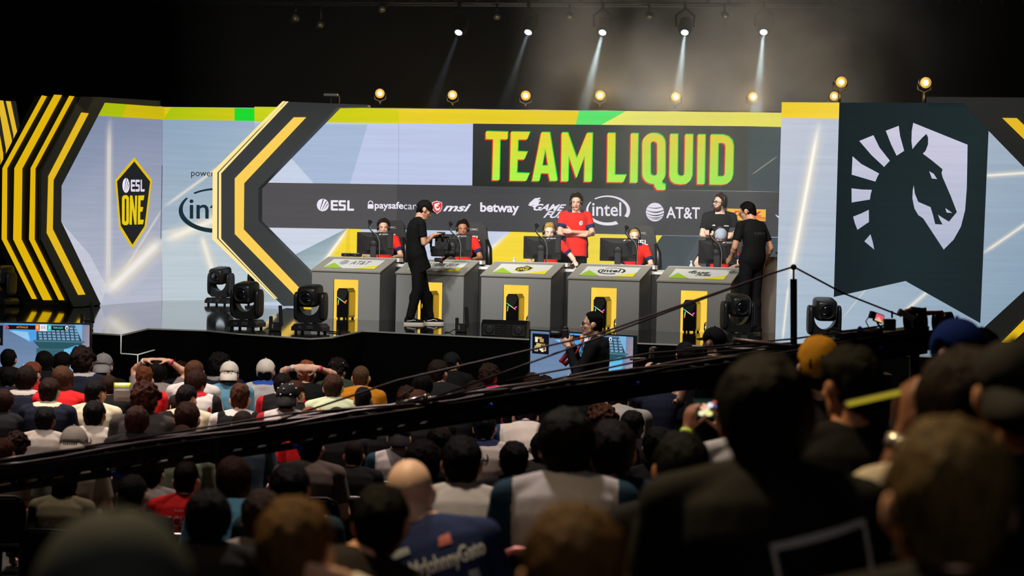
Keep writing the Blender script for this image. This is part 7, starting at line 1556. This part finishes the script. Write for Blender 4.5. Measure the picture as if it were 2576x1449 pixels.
def phone(name, label, loc, rz, rx, m, bezel, sz=(.155, .012, .078)):
    t = thing(name, label, 'phone', loc, rz); M_ = Euler((rx, 0, 0)).to_matrix().to_4x4(); mb = MB(); mb.box((0, 0, 0), sz, M=M_, bev=.005); mb.build('case', bezel, t)
    mb = MB(); mb.prism([M_ @ V((x_, -sz[1] / 2 - .0008, z_)) for x_, z_ in ((-sz[0] * .46, -sz[2] * .44), (sz[0] * .46, -sz[2] * .44), (sz[0] * .46, sz[2] * .44), (-sz[0] * .46, sz[2] * .44))], M_.to_3x3() @ V((0, -.0006, 0))); tag(mb.build('screen', m, t), 'lit screen'); return t, M_
w = who('white filming')
t, M_ = phone('smartphone', 'phone with a bright blurred screen held up at right', w[0].matrix_basis @ V((-.15, .385, 1.60)), 0, 0, emit('phone_dim', (26, 54, 44), .5, False), M_DARK2, (.125, .010, .092))
t.scale = (1.0,) * 3
mb = MB(); fz = type('Z', (), {'px': lambda s, x, y, o=0: V((x, -.0075 - o, y))})()
for x_, z_, r_, c_ in ((-.006, .004, .011, (250, 190, 150)), (.012, .009, .009, (240, 244, 255)), (.024, .016, .008, (240, 120, 110)), (.028, .006, .007, (120, 150, 240)), (-.012, -.014, .009, (250, 240, 190)), (.008, -.012, .012, (240, 240, 150)), (.0, -.003, .010, (255, 236, 226))): gfx(mb, fz, circle(x_ * 1.6, z_ * 1.6, r_ * 1.6, r_ * 1.3, 12), c_, .0004 + abs(x_) * .01)
mb.build('picture', None, t, recalc=False)
w = who('phone stabiliser'); D_ = w[4]
t = thing('phone_stabiliser', 'phone on a pale handheld stabiliser raised beside the right television', 'stabiliser', at(1632, 890, D_ - .0), rad(0))
mb = MB(); mb.tube([(-.19, 0, -.06), (-.10, 0, -.05), (-.03, 0, -.05)], .012, n=8); mb.box((.03, 0, .0), (.055, .02, .12), bev=.006); mb.tube([(.02, .0, .06), (.06, .0, .065), (.075, 0, .05)], .012, n=8); mb.build('arm', mat('pale_rod', (120, 104, 92), .4, .4), t)
mb = MB(); mb.box((.032, -.013, -.005), (.035, .006, .07)); mb.build('screen', M_DARK2, t)
mb = MB(); mb.tube([(.0, 0, -.19), (.30, 0, -.185)], .014, n=8); mb.build('rail', mat('pale_rod', (120, 104, 92), .4, .4), t)
w = who('phone strap'); D_ = 4.6
t, M_ = phone('smartphone', 'phone seen edge-on with a yellow-lit edge, raised at right', w[0].matrix_basis @ V((-.135, .33, 1.165)), rad(12), 0, emit('phone_edge', (210, 190, 50), .6, False), M_DARK2, (.15, .02, .012))
t.rotation_euler = (0, rad(-14), 0)
# the photographer, the crane operator
JPHG = PZ(STD, E=((-.26, .14, 1.13), (.25, .16, 1.14)), W=((-.10, .25, 1.41), (.07, .22, 1.42)), hd=((.35, .6, .6), (-.35, .6, .6)), hn=((.9, -.3, 0), (-.9, -.3, 0)), curl=1.1, hr=(3, 0, 0), C=(0, -.03, 1.22), hem=-.1)
p = at(1490, 800, 22.3); ph = person('photographer', JPHG, 'person with glasses and black hoodie holding a camera before the right television', (p.x + .02, p.y, 0), rad(84), 1.045, 'fair', ('flat', (16, 13, 13)), 'hood', ((10, 10, 13), (10, 10, 13), (10, 10, 13)), (14, 14, 16), FACE + (('glasses', M_DARK2),), .008)
t = thing('stills_camera', 'black camera with a red strap held at the chin of the person in hoodie', 'camera', ph.matrix_basis @ V((-.01, .29, 1.525)), rad(84))
mb = MB(); mb.box((0, 0, 0), (.15, .075, .10), bev=.012); mb.box((0, 0, .06), (.06, .06, .035), bev=.01); mb.build('body', M_DARK2, t)
mb = MB(); mb.lathe([(0, .036), (.05, .038), (.10, .042), (.13, .046), (.125, .036)], (0, .035, -.005), (0, 1, 0), None, 18); mb.build('lens', M_DARK, t)
mb = MB(); mb.tube([(.07, -.02, .02), (.09, -.06, -.10), (.10, -.02, -.22), (.06, .04, -.30), (.03, .0, -.33), (.06, -.10, -.24), (-.02, -.20, -.05)], [.012, .016, .026, .03, .026, .016, .01], n=8); tag(mb.build('strap', mat('strap_red', (150, 22, 26), .5), t), 'red strap')
JCR = PZ(STD, hr=(0, 0, 38), E=((-.27, .06, 1.13), (.27, .06, 1.13)), W=((-.22, .30, 1.08), (.22, .30, 1.08)), hd=((0, 1, 0), (0, 1, 0)), hn=((0, 0, -1), (0, 0, -1)), curl=.8)
p = at(1797, 822, 19.4); cr = person('crane_operator', JCR, 'person in a black cap with beard standing behind the crane wires', (p.x, p.y, 0), rad(10), (p.z - 0) / 1.765, 'fair', ('buzz', BR), 'tee', ((14, 14, 16),), (16, 16, 18), FACE + (('cap', (10, 10, 12)), ('beard', (70, 46, 34))), .009)
# ---- chairs whose backs show
M_RIMP = mat('chair_rim_pinklit', (196, 120, 124), .35, .3); M_RIMS = mat('chair_rim_steel', (190, 190, 196), .25, .8)  # pink rim: the pink light is put into its base colour
def chair(label, loc, rz, seatc, rim, s=1.0):
    t = thing('audience_chair', label, 'chair', loc, rz, 'audience chairs'); t.scale = (s,) * 3; sc_ = cloth(seatc)
    mb = MB(); mb.box((0, 0, .44), (.45, .44, .06), bev=.02); mb.build('seat', sc_, t)
    mb = MB(); mb.prism([(-.215, -.24, .50), (.215, -.24, .50), (.215, -.27, .80), (.18, -.28, .845), (-.18, -.28, .845), (-.215, -.27, .80)], (0, .03, 0)); mb.build('backrest', sc_, t)
    mb = MB(); mb.tube([(-.225, -.22, .46), (-.23, -.26, .78), (-.21, -.275, .84), (-.16, -.283, .862), (.16, -.283, .862), (.21, -.275, .84), (.23, -.26, .78), (.225, -.22, .46)], .014, n=8); mb.build('rim', rim, t)
    for a in (-1, 1):
        for b in (-1, 1): mb = MB(); mb.tube([(a * .2, b * .19, .43), (a * .21, b * .21, 0)], .012, n=6); mb.build('leg', M_METAL, t)
    return t
def chair_behind(s, label, rim=M_RIMP, seatc=(16, 16, 18)):
    w = who(s); t = w[0]; return chair(label, t.location, t.rotation_euler.z, seatc, rim, t.scale[0])
for s, l, rim in (('off-white tee', 'black chair with a pink-lit rim under the off-white tee', M_RIMP), ('pink badge', 'chair with pink-lit rim behind the navy shirt with pink badge', M_RIMP), ('shoulder lettering', 'chair with pink-lit rim behind the dark green hair', M_RIMP), ('tall dark hair', 'chair hidden behind the white jersey with tall dark hair', M_RIMP),
                  ('number 11', 'dark chair behind the number 11 jersey', M_RIMP), ('gold chain', 'dark chair with a bright rim below the gold chain', M_RIMS), ('striped jersey', 'dark chair under the white striped jersey', M_RIMS), ('red lettered', 'chair with a pale back strip under the red jersey', M_RIMS), ('dark silhouette', 'chair with thin bright rim at far left behind the silhouette', M_RIMS),
                  ('wavy dark hair behind', 'dark chair behind the wavy dark hair', M_RIMS), ('right of the off-white', 'dark chair with a steel top rail right of the off-white tee', M_RIMS), ('greenish dark hair below', 'chair with a curved steel rim under the glowing phone', M_RIMS), ('shorn black head, lit', 'dark chair behind the shorn black head', M_RIMS)):
    chair_behind(s, l, rim)
HAVE = [c.location.copy() for c in COL.objects if c.get('category') == 'chair' and 'audience' in c.get('group', '')]
for (x, y, wp, pk, hs, hc, top, cols, tone, lab, worn) in CROWD:
    if y < 1078 or pk in ('st', 'sl', 'ph') or x > 1750 or lab not in PEOPLE: continue
    t = PEOPLE[lab][0]
    if any((t.location - q).length < .05 for q in HAVE): continue
    chair('dark chair of the ' + lab, t.location, t.rotation_euler.z, (14, 14, 16), M_METAL, t.scale[0])
for (x, y, D, c, l) in ((940, 1126, 12.2, (20, 44, 96), 'empty blue seat left of the script cap'), (640, 1172, 11.0, (20, 40, 110), 'empty blue seat right of the long red-brown hair')):
    D = min((abs(at(x, y, q / 20).z - floor_z(q / 20) - .86), q / 20) for q in range(60, 340))[1]; p = at(x, y, D); chair(l, (p.x, p.y + .28, floor_z(p.y + .28)), 0, c, M_DARK2)
